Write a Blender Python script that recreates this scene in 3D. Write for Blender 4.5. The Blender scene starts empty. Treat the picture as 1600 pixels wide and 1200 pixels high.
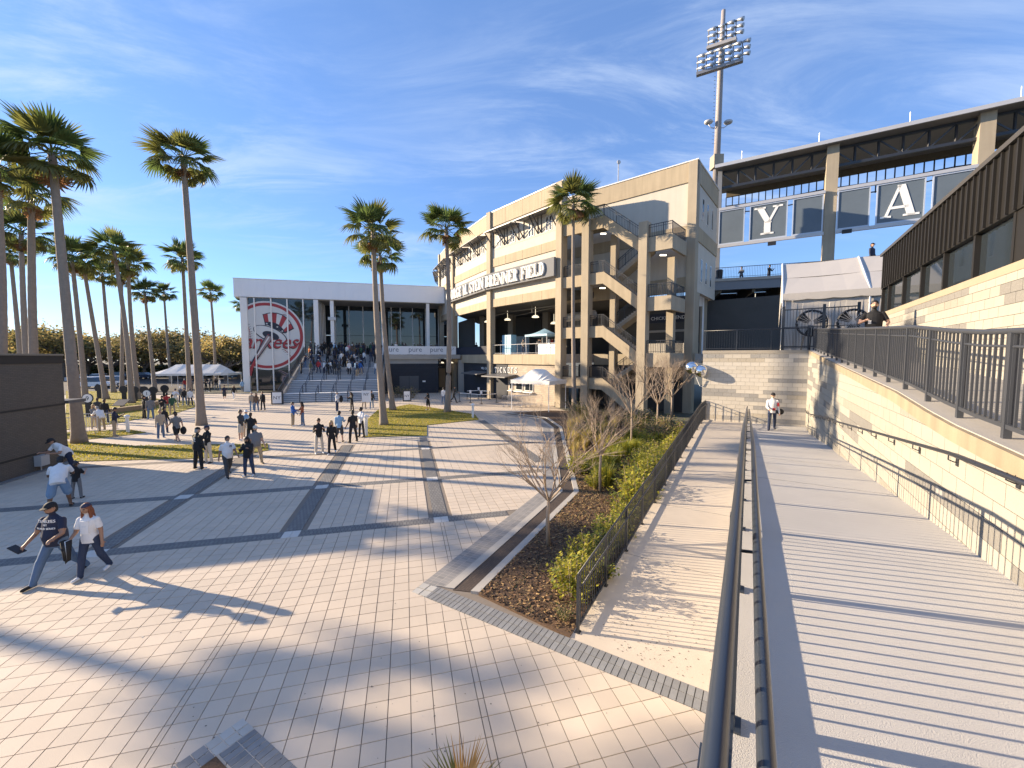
import bpy, bmesh, math, random
from mathutils import Vector, Matrix
R = math.radians
C = bpy.context.scene.collection
SC = bpy.context.scene

# ------------------------------------------------------------------ camera, sky, sun, exposure
CAM_H, FPX, PITCH = 4.85, 640.0, R(3.74)
cam = bpy.data.cameras.new('camera'); co = bpy.data.objects.new('camera', cam); C.objects.link(co)
co.location = (0, 0, CAM_H); co.rotation_euler = (R(90) - PITCH, 0, 0)
cam.sensor_width = 36; cam.lens = 36 * FPX / 1600; cam.clip_start = .05; cam.clip_end = 2000
SC.camera = co
SUN_EL, SUN_AZ = R(17.3), R(-75.5)          # azimuth from +Y, clockwise
w = bpy.data.worlds.new('World'); SC.world = w; w.use_nodes = True
nt = w.node_tree; nt.nodes.clear()
def N(tree, t, **kw):
    n = tree.nodes.new(t)
    for k, v in kw.items(): setattr(n, k, v)
    return n
sky = N(nt, 'ShaderNodeTexSky', sky_type='NISHITA', sun_disc=False)
sky.sun_elevation = SUN_EL; sky.sun_rotation = SUN_AZ; sky.altitude = 0; sky.air_density = 1.0; sky.dust_density = .12; sky.ozone_density = 3.0
bg = N(nt, 'ShaderNodeBackground'); bg.inputs['Strength'].default_value = .110
out = N(nt, 'ShaderNodeOutputWorld')
tc = N(nt, 'ShaderNodeTexCoord'); sx = N(nt, 'ShaderNodeSeparateXYZ'); nt.links.new(tc.outputs['Generated'], sx.inputs[0])
def M(op, a, b=None, c=None, tree=nt):
    n = N(tree, 'ShaderNodeMath', operation=op)
    for i, v in enumerate((a, b, c)):
        if v is None: continue
        if isinstance(v, (int, float)): n.inputs[i].default_value = v
        else: tree.links.new(v, n.inputs[i])
    return n.outputs[0]
zc = M('MAXIMUM', sx.outputs[2], .06)
cx = M('DIVIDE', sx.outputs[0], M('ADD', zc, .12)); cy = M('DIVIDE', sx.outputs[1], M('ADD', zc, .12))
cb = N(nt, 'ShaderNodeCombineXYZ'); nt.links.new(cx, cb.inputs[0]); nt.links.new(cy, cb.inputs[1])
mp = N(nt, 'ShaderNodeMapping'); nt.links.new(cb.outputs[0], mp.inputs[0])
mp.inputs['Rotation'].default_value = (0, 0, R(-28)); mp.inputs['Scale'].default_value = (.45, 1.25, 1); mp.inputs['Location'].default_value = (3.1, .7, 0)
n1 = N(nt, 'ShaderNodeTexNoise'); n1.inputs['Scale'].default_value = 2.1; n1.inputs['Detail'].default_value = 11; n1.inputs['Roughness'].default_value = .66; n1.inputs['Distortion'].default_value = 1.1
nt.links.new(mp.outputs[0], n1.inputs['Vector'])
n2 = N(nt, 'ShaderNodeTexNoise'); n2.inputs['Scale'].default_value = .55; n2.inputs['Detail'].default_value = 3
nt.links.new(cb.outputs[0], n2.inputs['Vector'])
r1 = N(nt, 'ShaderNodeMapRange', interpolation_type='SMOOTHSTEP'); r1.inputs[1].default_value = .40; r1.inputs[2].default_value = .76
nt.links.new(n1.outputs[0], r1.inputs[0])
r2 = N(nt, 'ShaderNodeMapRange', interpolation_type='SMOOTHSTEP'); r2.inputs[1].default_value = .33; r2.inputs[2].default_value = .60
nt.links.new(n2.outputs[0], r2.inputs[0])
cf = M('ADD', M('MULTIPLY', M('MULTIPLY', r1.outputs[0], r2.outputs[0]), .62), .07)
mx = N(nt, 'ShaderNodeMix', data_type='RGBA'); nt.links.new(cf, mx.inputs[0])
hs = N(nt, 'ShaderNodeHueSaturation'); hs.inputs['Saturation'].default_value = 1.0; nt.links.new(sky.outputs[0], hs.inputs['Color'])
wb = N(nt, 'ShaderNodeVectorMath', operation='MULTIPLY'); wb.inputs[1].default_value = (.72, .84, 1.02); nt.links.new(hs.outputs[0], wb.inputs[0])
ev = N(nt, 'ShaderNodeMix', data_type='RGBA'); ev.inputs[0].default_value = .42; nt.links.new(wb.outputs[0], ev.inputs[6]); ev.inputs[7].default_value = (.42, 1.0, 2.55, 1)
nt.links.new(ev.outputs[2], mx.inputs[6]); mx.inputs[7].default_value = (2.7, 3.2, 4.0, 1)
nt.links.new(mx.outputs[2], bg.inputs[0]); nt.links.new(bg.outputs[0], out.inputs[0])
sl = bpy.data.lights.new('sun', 'SUN'); so = bpy.data.objects.new('sun', sl); C.objects.link(so)
sl.energy = 5.0; sl.angle = R(.5); sl.color = (1, .80, .56)
sd = Vector((math.sin(SUN_AZ) * math.cos(SUN_EL), math.cos(SUN_AZ) * math.cos(SUN_EL), math.sin(SUN_EL)))
so.rotation_euler = (-sd).to_track_quat('-Z', 'Y').to_euler()
vs = SC.view_settings; vs.view_transform = 'Standard'; vs.look = 'None'; vs.gamma = 1; vs.exposure = 1.42; vs.use_curve_mapping = False

# ------------------------------------------------------------------ helpers
rnd = random.Random(7)
def ray(u, v):
    x, y = (u - 800) / FPX, (600 - v) / FPX
    return Vector((x, math.cos(PITCH) + y * math.sin(PITCH), -math.sin(PITCH) + y * math.cos(PITCH)))
def G(u, v, z=0.0):
    d = ray(u, v); t = (z - CAM_H) / d.z
    return Vector((d.x * t, d.y * t, z))
def AY(u, v, Y):
    d = ray(u, v); t = Y / d.y
    return Vector((d.x * t, Y, CAM_H + d.z * t))
def S(p):
    x, y, z = p[0], p[1], p[2] - CAM_H
    c = y * math.cos(PITCH) - z * math.sin(PITCH); k = y * math.sin(PITCH) + z * math.cos(PITCH)
    return (800 + FPX * x / max(c, 1e-4), 600 - FPX * k / max(c, 1e-4), c)
class Frame:
    def __init__(s, o, q=None, ang=None):
        s.o = Vector((o[0], o[1], 0))
        if q is not None:
            u = Vector((q[0] - o[0], q[1] - o[1], 0)); s.L = u.length; s.u = u.normalized()
        else:
            s.u = Vector((math.cos(ang), math.sin(ang), 0)); s.L = 1
        s.n = Vector((s.u.y, -s.u.x, 0))
        s.yaw = math.atan2(s.u.y, s.u.x)
    def p(s, a, d, z): return s.o + s.u * a + s.n * d + Vector((0, 0, z))
GR = Frame((0, 0), ang=R(14.57))                 # plaza grid: s = a, b = -d
def GP(a, b, z=0): return GR.p(a, -b, z)
RP = Frame((0, 0), ang=R(90 - 31.7))             # ramp frame: s along the ramp away from the camera, d to its right

MATS = {}
def mat(name, col, rough=.7, var=.12, scale=3., bump=0., bscale=40., metal=0., spec=None, streak=0., detail=5, alpha=None, emit=None, objvar=0., coords='Object', world=False):
    if name in MATS: return MATS[name]
    m = bpy.data.materials.new(name); m.use_nodes = True; t = m.node_tree; b = t.nodes['Principled BSDF']
    MATS[name] = m
    b.inputs['Roughness'].default_value = rough; b.inputs['Metallic'].default_value = metal
    if spec is not None: b.inputs['Specular IOR Level'].default_value = spec
    base = (*col, 1)
    tcn = N(t, 'ShaderNodeTexCoord')
    src = None
    if var or streak or objvar:
        nz = N(t, 'ShaderNodeTexNoise'); nz.inputs['Scale'].default_value = scale; nz.inputs['Detail'].default_value = detail; nz.inputs['Roughness'].default_value = .6
        t.links.new(N(t, 'ShaderNodeNewGeometry').outputs['Position'] if world else tcn.outputs[coords], nz.inputs['Vector'])
        v = M('MULTIPLY_ADD', nz.outputs[0], 2 * var, 1 - var, tree=t)
        if streak:
            mpn = N(t, 'ShaderNodeMapping'); mpn.inputs['Scale'].default_value = (2.2, 2.2, .16); t.links.new(tcn.outputs[coords], mpn.inputs[0])
            ns = N(t, 'ShaderNodeTexNoise'); ns.inputs['Scale'].default_value = 1.6; ns.inputs['Detail'].default_value = 6; t.links.new(mpn.outputs[0], ns.inputs['Vector'])
            v = M('MULTIPLY', v, M('MULTIPLY_ADD', ns.outputs[0], 2 * streak, 1 - streak, tree=t), tree=t)
        if objvar:
            oi = N(t, 'ShaderNodeObjectInfo'); v = M('MULTIPLY', v, M('MULTIPLY_ADD', oi.outputs['Random'], 2 * objvar, 1 - objvar, tree=t), tree=t)
        mxn = N(t, 'ShaderNodeVectorMath', operation='SCALE'); mxn.inputs[0].default_value = col; t.links.new(v, mxn.inputs['Scale'])
        t.links.new(mxn.outputs[0], b.inputs['Base Color'])
    else: b.inputs['Base Color'].default_value = base
    if bump:
        nb = N(t, 'ShaderNodeTexNoise'); nb.inputs['Scale'].default_value = bscale; nb.inputs['Detail'].default_value = 4; t.links.new(tcn.outputs[coords], nb.inputs['Vector'])
        bp = N(t, 'ShaderNodeBump'); bp.inputs['Strength'].default_value = bump; bp.inputs['Distance'].default_value = .02
        t.links.new(nb.outputs[0], bp.inputs['Height']); t.links.new(bp.outputs[0], b.inputs['Normal'])
    if emit: b.inputs['Emission Color'].default_value = (*emit[:3], 1); b.inputs['Emission Strength'].default_value = emit[3]
    return m
def brick_mat(name, c1, c2, mortar, bw, bh, ms=.006, off=.5, rough=.75, bump=.35, vert=False, var=.1, coords='Object', smooth=.1, rotz=0.):
    if name in MATS: return MATS[name]
    m = mat(name, c1, rough, 0); t = m.node_tree; b = t.nodes['Principled BSDF']
    tcn = N(t, 'ShaderNodeTexCoord'); vec = tcn.outputs[coords]
    if vert:   # wall: use (along, z)
        s = N(t, 'ShaderNodeSeparateXYZ'); t.links.new(vec, s.inputs[0]); c = N(t, 'ShaderNodeCombineXYZ')
        t.links.new(s.outputs[0], c.inputs[0]); t.links.new(s.outputs[2], c.inputs[1]); vec = c.outputs[0]
    if rotz:
        mp_ = N(t, 'ShaderNodeMapping'); mp_.inputs['Rotation'].default_value = (0, 0, -rotz); t.links.new(vec, mp_.inputs[0]); vec = mp_.outputs[0]
    bt = N(t, 'ShaderNodeTexBrick'); bt.offset = off; bt.inputs['Scale'].default_value = 1
    bt.inputs['Brick Width'].default_value = bw; bt.inputs['Row Height'].default_value = bh; bt.inputs['Mortar Size'].default_value = ms; bt.inputs['Mortar Smooth'].default_value = smooth
    bt.inputs['Color1'].default_value = (*c1, 1); bt.inputs['Color2'].default_value = (*c2, 1); bt.inputs['Mortar'].default_value = (*mortar, 1)
    t.links.new(vec, bt.inputs['Vector'])
    nz = N(t, 'ShaderNodeTexNoise'); nz.inputs['Scale'].default_value = 1.1; nz.inputs['Detail'].default_value = 6; t.links.new(tcn.outputs[coords], nz.inputs['Vector'])
    sc = N(t, 'ShaderNodeVectorMath', operation='SCALE'); t.links.new(bt.outputs[0], sc.inputs[0]); t.links.new(M('MULTIPLY_ADD', nz.outputs[0], 2 * var, 1 - var, tree=t), sc.inputs['Scale'])
    t.links.new(sc.outputs[0], b.inputs['Base Color'])
    bp = N(t, 'ShaderNodeBump'); bp.inputs['Strength'].default_value = bump; bp.inputs['Distance'].default_value = .006; bp.invert = True
    t.links.new(bt.outputs['Fac'], bp.inputs['Height']); t.links.new(bp.outputs[0], b.inputs['Normal'])
    return m

def leafify(m, tl=.45):
    """thin leaf: part of the light passes through"""
    t = m.node_tree; b = t.nodes['Principled BSDF']; o = t.nodes['Material Output']; tr = N(t, 'ShaderNodeBsdfTranslucent'); mxs = N(t, 'ShaderNodeMixShader'); mxs.inputs[0].default_value = tl
    src = b.inputs['Base Color'].links
    if src: t.links.new(src[0].from_socket, tr.inputs[0])
    else: tr.inputs[0].default_value = b.inputs['Base Color'].default_value
    t.links.new(b.outputs[0], mxs.inputs[1]); t.links.new(tr.outputs[0], mxs.inputs[2]); t.links.new(mxs.outputs[0], o.inputs[0]); return m
class MB:
    def __init__(s): s.v = []; s.f = []; s.m = []
    def face(s, pts, m=0):
        i = len(s.v); s.v.extend([tuple(p) for p in pts]); s.f.append(tuple(range(i, i + len(pts)))); s.m.append(m)
    def hexa(s, p, m=0):   # p: 4 bottom, 4 top
        i = len(s.v); s.v.extend([tuple(q) for q in p])
        for q in ((3, 2, 1, 0), (4, 5, 6, 7), (0, 1, 5, 4), (1, 2, 6, 5), (2, 3, 7, 6), (3, 0, 4, 7)):
            s.f.append(tuple(i + k for k in q)); s.m.append(m)
    def box(s, c, sz, m=0, rot=None):
        x, y, z = sz[0] / 2, sz[1] / 2, sz[2] / 2
        p = [Vector(q) for q in ((-x, -y, -z), (x, -y, -z), (x, y, -z), (-x, y, -z), (-x, -y, z), (x, -y, z), (x, y, z), (-x, y, z))]
        if rot is not None: p = [rot @ q for q in p]
        s.hexa([q + Vector(c) for q in p], m)
    def fbox(s, F, a0, a1, d0, d1, z0, z1, m=0):
        s.hexa([F.p(a0, d0, z0), F.p(a1, d0, z0), F.p(a1, d1, z0), F.p(a0, d1, z0), F.p(a0, d0, z1), F.p(a1, d0, z1), F.p(a1, d1, z1), F.p(a0, d1, z1)], m)
    def fslope(s, F, a0, a1, d0, d1, zb0, zb1, zt0, zt1, m=0):   # z bottom/top at a0 and a1
        s.hexa([F.p(a0, d0, zb0), F.p(a1, d0, zb1), F.p(a1, d1, zb1), F.p(a0, d1, zb0), F.p(a0, d0, zt0), F.p(a1, d0, zt1), F.p(a1, d1, zt1), F.p(a0, d1, zt0)], m)
    def prism(s, poly, z0, z1, m=0):
        n = len(poly); i = len(s.v)
        s.v.extend([(p[0], p[1], z0) for p in poly]); s.v.extend([(p[0], p[1], z1) for p in poly])
        s.f.append(tuple(i + n + k for k in range(n))); s.m.append(m)
        s.f.append(tuple(i + n - 1 - k for k in range(n))); s.m.append(m)
        for k in range(n):
            q = (k + 1) % n; s.f.append((i + k, i + q, i + n + q, i + n + k)); s.m.append(m)
    def tube(s, pts, r, n=8, m=0, cap=True):
        pts = [Vector(p) for p in pts]; k = len(pts); i = len(s.v)
        rr = r if isinstance(r, (list, tuple)) else [r] * k
        up = Vector((0, 0, 1))
        for j, p in enumerate(pts):
            t = (pts[min(j + 1, k - 1)] - pts[max(j - 1, 0)]).normalized()
            a = t.cross(up)
            if a.length < .05: a = t.cross(Vector((1, 0, 0)))
            a.normalize(); b = a.cross(t)
            for q in range(n):
                w_ = 2 * math.pi * q / n
                s.v.append(tuple(p + (a * math.cos(w_) + b * math.sin(w_)) * rr[j]))
        for j in range(k - 1):
            for q in range(n):
                q2 = (q + 1) % n
                s.f.append((i + j * n + q, i + j * n + q2, i + (j + 1) * n + q2, i + (j + 1) * n + q)); s.m.append(m)
        if cap:
            s.f.append(tuple(i + q for q in range(n - 1, -1, -1))); s.m.append(m)
            s.f.append(tuple(i + (k - 1) * n + q for q in range(n))); s.m.append(m)
    def bar(s, a, b, wd, ht=None, m=0):   # square bar from a to b
        a, b = Vector(a), Vector(b); t = (b - a).normalized(); up = Vector((0, 0, 1))
        x = t.cross(up)
        if x.length < .05: x = t.cross(Vector((1, 0, 0)))
        x.normalize(); y = x.cross(t); ht = ht or wd
        x *= wd / 2; y *= ht / 2
        s.hexa([a - x - y, a + x - y, a + x + y, a - x + y, b - x - y, b + x - y, b + x + y, b - x + y], m)
    def ball(s, c, r, m=0, nu=10, nv=7, zlo=-1.):
        c = Vector(c); rx, ry, rz = (r, r, r) if isinstance(r, (int, float)) else r; i = len(s.v)
        for a in range(nv + 1):
            ph = -math.pi / 2 + math.pi * a / nv
            ph = max(ph, math.asin(zlo))
            for q in range(nu):
                th = 2 * math.pi * q / nu
                s.v.append((c.x + rx * math.cos(ph) * math.cos(th), c.y + ry * math.cos(ph) * math.sin(th), c.z + rz * math.sin(ph)))
        for a in range(nv):
            for q in range(nu):
                q2 = (q + 1) % nu
                s.f.append((i + a * nu + q, i + a * nu + q2, i + (a + 1) * nu + q2, i + (a + 1) * nu + q)); s.m.append(m)
    def mesh(s, name, smooth=False, recalc=False):
        me = bpy.data.meshes.new(name); me.from_pydata(s.v, [], s.f)
        if any(s.m): me.polygons.foreach_set('material_index', s.m)
        if recalc:
            bm = bmesh.new(); bm.from_mesh(me); bmesh.ops.remove_doubles(bm, verts=bm.verts, dist=1e-5); bmesh.ops.recalc_face_normals(bm, faces=bm.faces); bm.to_mesh(me); bm.free()
        if smooth: me.polygons.foreach_set('use_smooth', [True] * len(me.polygons))
        me.update(); return me
    def build(s, name, mats, parent=None, smooth=False, recalc=True, off=None, **kw):
        if off is not None: s.v = [(x - off[0], y - off[1], z - off[2]) for x, y, z in s.v]
        elif parent is not None:
            W = parent.matrix_basis.inverted() if parent.parent is None else (parent.parent.matrix_basis @ parent.matrix_basis).inverted()
            s.v = [tuple(W @ Vector(q)) for q in s.v]
        me = s.mesh(name, smooth, recalc)
        return link(name, me, mats, parent, **kw)
def link(name, me, mats, parent=None, label=None, cat=None, group=None, kind=None, loc=None, rot=None, scale=None):
    o = bpy.data.objects.new(name, me); C.objects.link(o)
    if mats is not None and me is not None:
        ml = mats if isinstance(mats, (list, tuple)) else [mats]
        if len(me.materials) == 0:
            for q in ml: me.materials.append(q)
    if parent is not None: o.parent = parent
    if loc is not None: o.location = loc
    if rot is not None: o.rotation_euler = rot
    if scale is not None: o.scale = (scale,) * 3 if isinstance(scale, (int, float)) else scale
    tag(o, label, cat, group, kind)
    return o
def tag(o, label=None, cat=None, group=None, kind=None):
    if label: o['label'] = label
    if cat: o['category'] = cat
    if group: o['group'] = group
    if kind: o['kind'] = kind
    return o
def thing(name, label, cat, loc=(0, 0, 0), rz=0, group=None, scale=None):
    o = bpy.data.objects.new(name, None); C.objects.link(o); o.empty_display_size = .2
    o.location = loc; o.rotation_euler = (0, 0, rz)
    if scale: o.scale = (scale,) * 3
    bpy_basis(o)
    return tag(o, label, cat, group)
def bpy_basis(o): return o.matrix_basis   # location/rotation are reflected at once in matrix_basis
def dup(root, loc, rz=None, label=None, group=None, scale=None):
    r = root.copy(); C.objects.link(r); r.location = loc
    if rz is not None: r.rotation_euler = (0, 0, rz)
    if scale is not None: r.scale = (scale,) * 3
    if label: r['label'] = label
    if group: r['group'] = group
    for ch in list(root.children):
        c = ch.copy(); C.objects.link(c); c.parent = r
        for g in list(ch.children):
            d = g.copy(); C.objects.link(d); d.parent = c
    return r
def text_mesh(txt, size=1., ext=.02, shear=0., align='CENTER', space=1.):
    cu = bpy.data.curves.new('text', 'FONT'); cu.body = txt; cu.size = size; cu.extrude = ext; cu.shear = shear; cu.align_x = align; cu.resolution_u = 2; cu.space_character = space
    ob = bpy.data.objects.new('text', cu); C.objects.link(ob)
    dg = bpy.context.evaluated_depsgraph_get(); me = bpy.data.meshes.new_from_object(ob.evaluated_get(dg))
    bpy.data.objects.remove(ob); bpy.data.curves.remove(cu)
    return me
def wall_text(name, txt, F, a, d, z, size, m, parent, ext=.02, shear=0., label=None, align='CENTER', space=1.):
    """text standing on a vertical wall of frame F, facing its outward side"""
    me = text_mesh(txt, size, ext, shear, align, space)
    B = Matrix(((F.u.x, 0, F.n.x), (F.u.y, 0, F.n.y), (0, 1, 0)))
    P = F.p(a, d, z)
    W = (parent.matrix_basis if parent.parent is None else parent.parent.matrix_basis @ parent.matrix_basis).inverted()
    for q in me.vertices: q.co = W @ (B @ q.co + P)
    return link(name, me, m, parent, label=label)

# common materials
m_con_tan = mat('tan_concrete', (.335, .285, .212), .85, .16, .8, .25, 30, streak=.20)
m_con_grey = mat('grey_concrete', (.36, .34, .31), .85, .14, 1.2, .12, 50, streak=.05)
m_stucco = mat('cream_stucco', (.50, .46, .395), .85, .08, .9, .08, 60, streak=.10)
m_white = mat('white_paint', (.78, .78, .77), .5, .04, 2.)
m_metal_dark = mat('dark_rail_metal', (.022, .024, .030), .38, .08, 5., spec=.6)
m_black = mat('black_plastic', (.015, .015, .017), .5, .1, 8.)
m_glass = mat('dark_glass', (.018, .024, .030), .04, 0., spec=.9)
m_joint = mat('joint_sand', (.20, .17, .14), .9, .2, 9.)
m_steel_pale = mat('pale_steel', (.48, .48, .49), .45, .08, 3., metal=.3)
# ------------------------------------------------------------------ ground sheets
mb = MB(); mb.face([(-600, -60, -.06), (600, -60, -.06), (600, 900, -.06), (-600, 900, -.06)])
m_ground = mat('ground_soil', (.085, .085, .06), .95, .3, .15, .2, 3)
mb.build('ground', m_ground, kind='structure', recalc=False)
# parking lot asphalt and pale road beyond the lawns
m_asph = mat('asphalt', (.052, .052, .054), .9, .2, .8, .2, 60)
mb = MB(); mb.prism([GP(-150, 58)[:2], GP(-30, 58)[:2], GP(-30, 170)[:2], GP(-150, 170)[:2]], -.2, -.03)
mb.build('parking_lot', m_asph, kind='structure')
m_conc_road = mat('pale_road_concrete', (.36, .34, .31), .9, .12, .4, .1, 40)
mb = MB(); mb.prism([GP(-120, 61)[:2], GP(-37, 61)[:2], GP(-37, 65)[:2], GP(-120, 65)[:2]], -.1, -.02)
mb.build('service_road', m_conc_road, kind='structure')

# ------------------------------------------------------------------ plaza: pavers, bands, light squares
TS = .307
BA = [-7.537 - 4.423, -7.537, -3.114, .96]          # column bands (centres, grid a)
BB = [12.125, 16.40, 22.02]                         # row bands (centres, grid b)
BW = .43
def pav_mat(name, col):
    m = mat(name, col, .8, .17, .55, .18, 90, objvar=.05, detail=9, world=True)
    return m
m_pav = [pav_mat('paver_sand', (.545, .465, .375)), pav_mat('paver_pale', (.565, .48, .385)), pav_mat('paver_dun', (.52, .445, .36))]
m_plaza_far = brick_mat('plaza_far_pavers', (.545, .465, .375), (.51, .435, .35), (.27, .23, .19), .307, .307, .010, off=0., bump=.3)
m_band = brick_mat('band_bricks', (.155, .152, .148), (.195, .19, .182), (.05, .05, .05), .10, .20, .006, off=.5, bump=.4)
m_lightsq = mat('pale_square_paver', (.56, .54, .50), .8, .08, 6., .1, 90)
plaza = bpy.data.objects.new('plaza', None); C.objects.link(plaza); plaza.rotation_euler = (0, 0, GR.yaw); plaza['kind'] = 'structure'
def L2(a, b, z): return (a, b, z)
# base sheets in plaza-local coordinates
mb = MB(); mb.face([(-34, 1, -.012), (12, 1, -.012), (12, 24.0, -.012), (-34, 24.0, -.012)])
mb.build('joint_bed', m_joint, plaza, off=(0, 0, 0), recalc=False)
mb = MB(); mb.face([(-60, 24.0, -.004), (14, 24.0, -.004), (14, 62, -.004), (-60, 62, -.004)])
mb.build('far_paving', m_plaza_far, plaza, off=(0, 0, 0), recalc=False)
# planter / ramp outline polygons (world) used to keep pavers out
GB = [(640, 927), (833, 780)]                        # outer edge of the grey border
pl_near = G(640, 927); 
border_dir = (G(833, 780) - G(640, 927)).normalized()
def inpoly(p, poly):
    c = False; j = len(poly) - 1
    for i in range(len(poly)):
        if (poly[i][1] > p[1]) != (poly[j][1] > p[1]) and p[0] < (poly[j][0] - poly[i][0]) * (p[1] - poly[i][1]) / (poly[j][1] - poly[i][1]) + poly[i][0]: c = not c
        j = i
    return c
K0 = G(640, 927)
E0 = RP.p(6.3, -2.75, 0); E1 = RP.p(6.3, -.25, 0)     # near edge of the lower ramp
bd = (E1 - E0).normalized()
bw_ = .42                                             # width of the brick edging in front of planter and ramp
nb_ = Vector((bd.y, -bd.x, 0))                        # towards the camera
K1 = E1 + nb_ * bw_
corner_far = G(820, 790)
out_poly = [K0, K1 + bd * 8, K1 + bd * 8 + Vector((20, 40, 0)), Vector((20, 60, 0)), G(842, 655), G(846, 668), G(846, 757), G(833, 780)]
lawn_r = [G(570, 683), G(667, 681), G(667, 664.5), G(748, 656), G(742, 648), G(700, 641), G(640, 632), G(590, 641), G(575, 655)]
lawn_l1 = [G(100, 722), G(210, 719), G(330, 716), G(420, 704), G(418, 694), G(330, 695), G(210, 697), G(140, 692), G(100, 690)]
kiosk_poly = [Vector((-20.53, 18.71, 0)), Vector((-19.2, 13.6, 0)), Vector((-30, 11, 0)), Vector((-31, 16.2, 0))]
def visible(p, mg=40):
    u, v, c = S(p); return c > .3 and -mg < u < 1600 + mg and v < 1200 + mg + 30
cells = []; cuts = []
KA = E1 + nb_ * bw_; nB_ = Vector((-border_dir.y, border_dir.x, 0))     # half planes that hold whole pavers
def clip(pg, o, n):
    r = []
    for i in range(len(pg)):
        a, b = pg[i - 1], pg[i]; da, db = (a - o).dot(n), (b - o).dot(n)
        if (da > 0) != (db > 0): r.append(a + (b - a) * (da / (da - db)))
        if db > 0: r.append(b)
    return r
lines = [BA[0] - 3 * 4.25, BA[0] - 2 * 4.25, BA[0] - 4.25] + BA + [BA[3] + 4.07, BA[3] + 8.14]
for i in range(len(lines) - 1):
    x0 = lines[i] + .045; n = int(round((lines[i + 1] - .045 - x0) / TS)); wdt = (lines[i + 1] - .045 - x0) / n
    cols = [(x0 + k * wdt, x0 + (k + 1) * wdt) for k in range(n)] + [(lines[i + 1] - .045, lines[i + 1] + .045)]
    for (c0, c1) in cols:
        rows = []
        b = BB[0] - BW / 2
        while b > 1.5: rows.append((b - TS, b)); b -= TS
        for q0, q1 in ((BB[0] + BW / 2, BB[1] - BW / 2), (BB[1] + BW / 2, BB[2] - BW / 2), (BB[2] + BW / 2, 24.0)):
            n2 = int(round((q1 - q0) / TS)); h = (q1 - q0) / n2
            rows += [(q0 + k * h, q0 + (k + 1) * h) for k in range(n2)]
        for (r0, r1) in rows:
            ca, cbm = (c0 + c1) / 2, (r0 + r1) / 2
            if cbm > BB[0] and min(abs(ca - q) for q in BA[1:]) < BW / 2 + .01: continue
            P = GP(ca, cbm)
            if not visible(P): continue
            if inpoly(P, kiosk_poly): continue
            cor = [GP(c0, r0), GP(c1, r0), GP(c1, r1), GP(c0, r1)]
            ia = [(q - KA).dot(nb_) > 0 for q in cor]; ib = [(q - K0).dot(nB_) > 0 and q.y < 14.5 or q.y >= 14.5 and not inpoly(q, out_poly) for q in cor]
            u, v, c = S(P)
            if all(ia) or all(ib): cells.append((c, c0, c1, r0, r1))
            elif any(ia) or any(ib): cuts.append((c0, c1, r0, r1))
cells.sort()
def paver(mbx, c0, c1, r0, r1, cz, g=.0032, mi=0):
    mbx.hexa([(c0 + g, r0 + g, -.03), (c1 - g, r0 + g, -.03), (c1 - g, r1 - g, -.03), (c0 + g, r1 - g, -.03), (c0 + g + .003, r0 + g + .003, cz), (c1 - g - .003, r0 + g + .003, cz), (c1 - g - .003, r1 - g - .003, cz), (c0 + g + .003, r1 - g - .003, cz)], mi)
shared = {}
big = [q for q in cells if q[2] - q[1] > .2]
first = set(id(q) for q in big[:290])
field = MB()
for q in cells:
    c, c0, c1, r0, r1 = q
    mi = rnd.choice((0, 0, 0, 1, 1, 2)); cz = rnd.uniform(-.0012, .0012)
    if id(q) in first:
        key = (round(c1 - c0, 3), round(r1 - r0, 3), mi)
        if key not in shared:
            t = MB(); wd, hd = (c1 - c0) / 2, (r1 - r0) / 2; paver(t, -wd, wd, -hd, hd, 0); shared[key] = t.mesh('paver', recalc=False); shared[key].materials.append(m_pav[mi])
        link('paver', shared[key], None, plaza, loc=((c0 + c1) / 2, (r0 + r1) / 2, cz), rot=(rnd.uniform(-.002, .002), rnd.uniform(-.002, .002), 0))
    else: paver(field, c0, c1, r0, r1, cz, .0044, mi)
loc_ = lambda q: (q.dot(GR.u), -q.dot(GR.n))
for c0, c1, r0, r1 in cuts:
    g = .0045; cor = [GP(c0 + g, r0 + g), GP(c1 - g, r0 + g), GP(c1 - g, r1 - g), GP(c0 + g, r1 - g)]
    A_ = clip(cor, KA + nb_ * .004, nb_); B_ = clip(clip(cor, KA, -nb_), K0 + nB_ * .004, nB_)
    for pg in (A_, B_):
        if len(pg) > 2: field.prism([loc_(q) for q in pg], -.03, rnd.uniform(-.001, .001), rnd.choice((0, 0, 1, 2)))
field.build('paver_field', m_pav, plaza, off=(0, 0, 0), recalc=False, kind='stuff')
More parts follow.
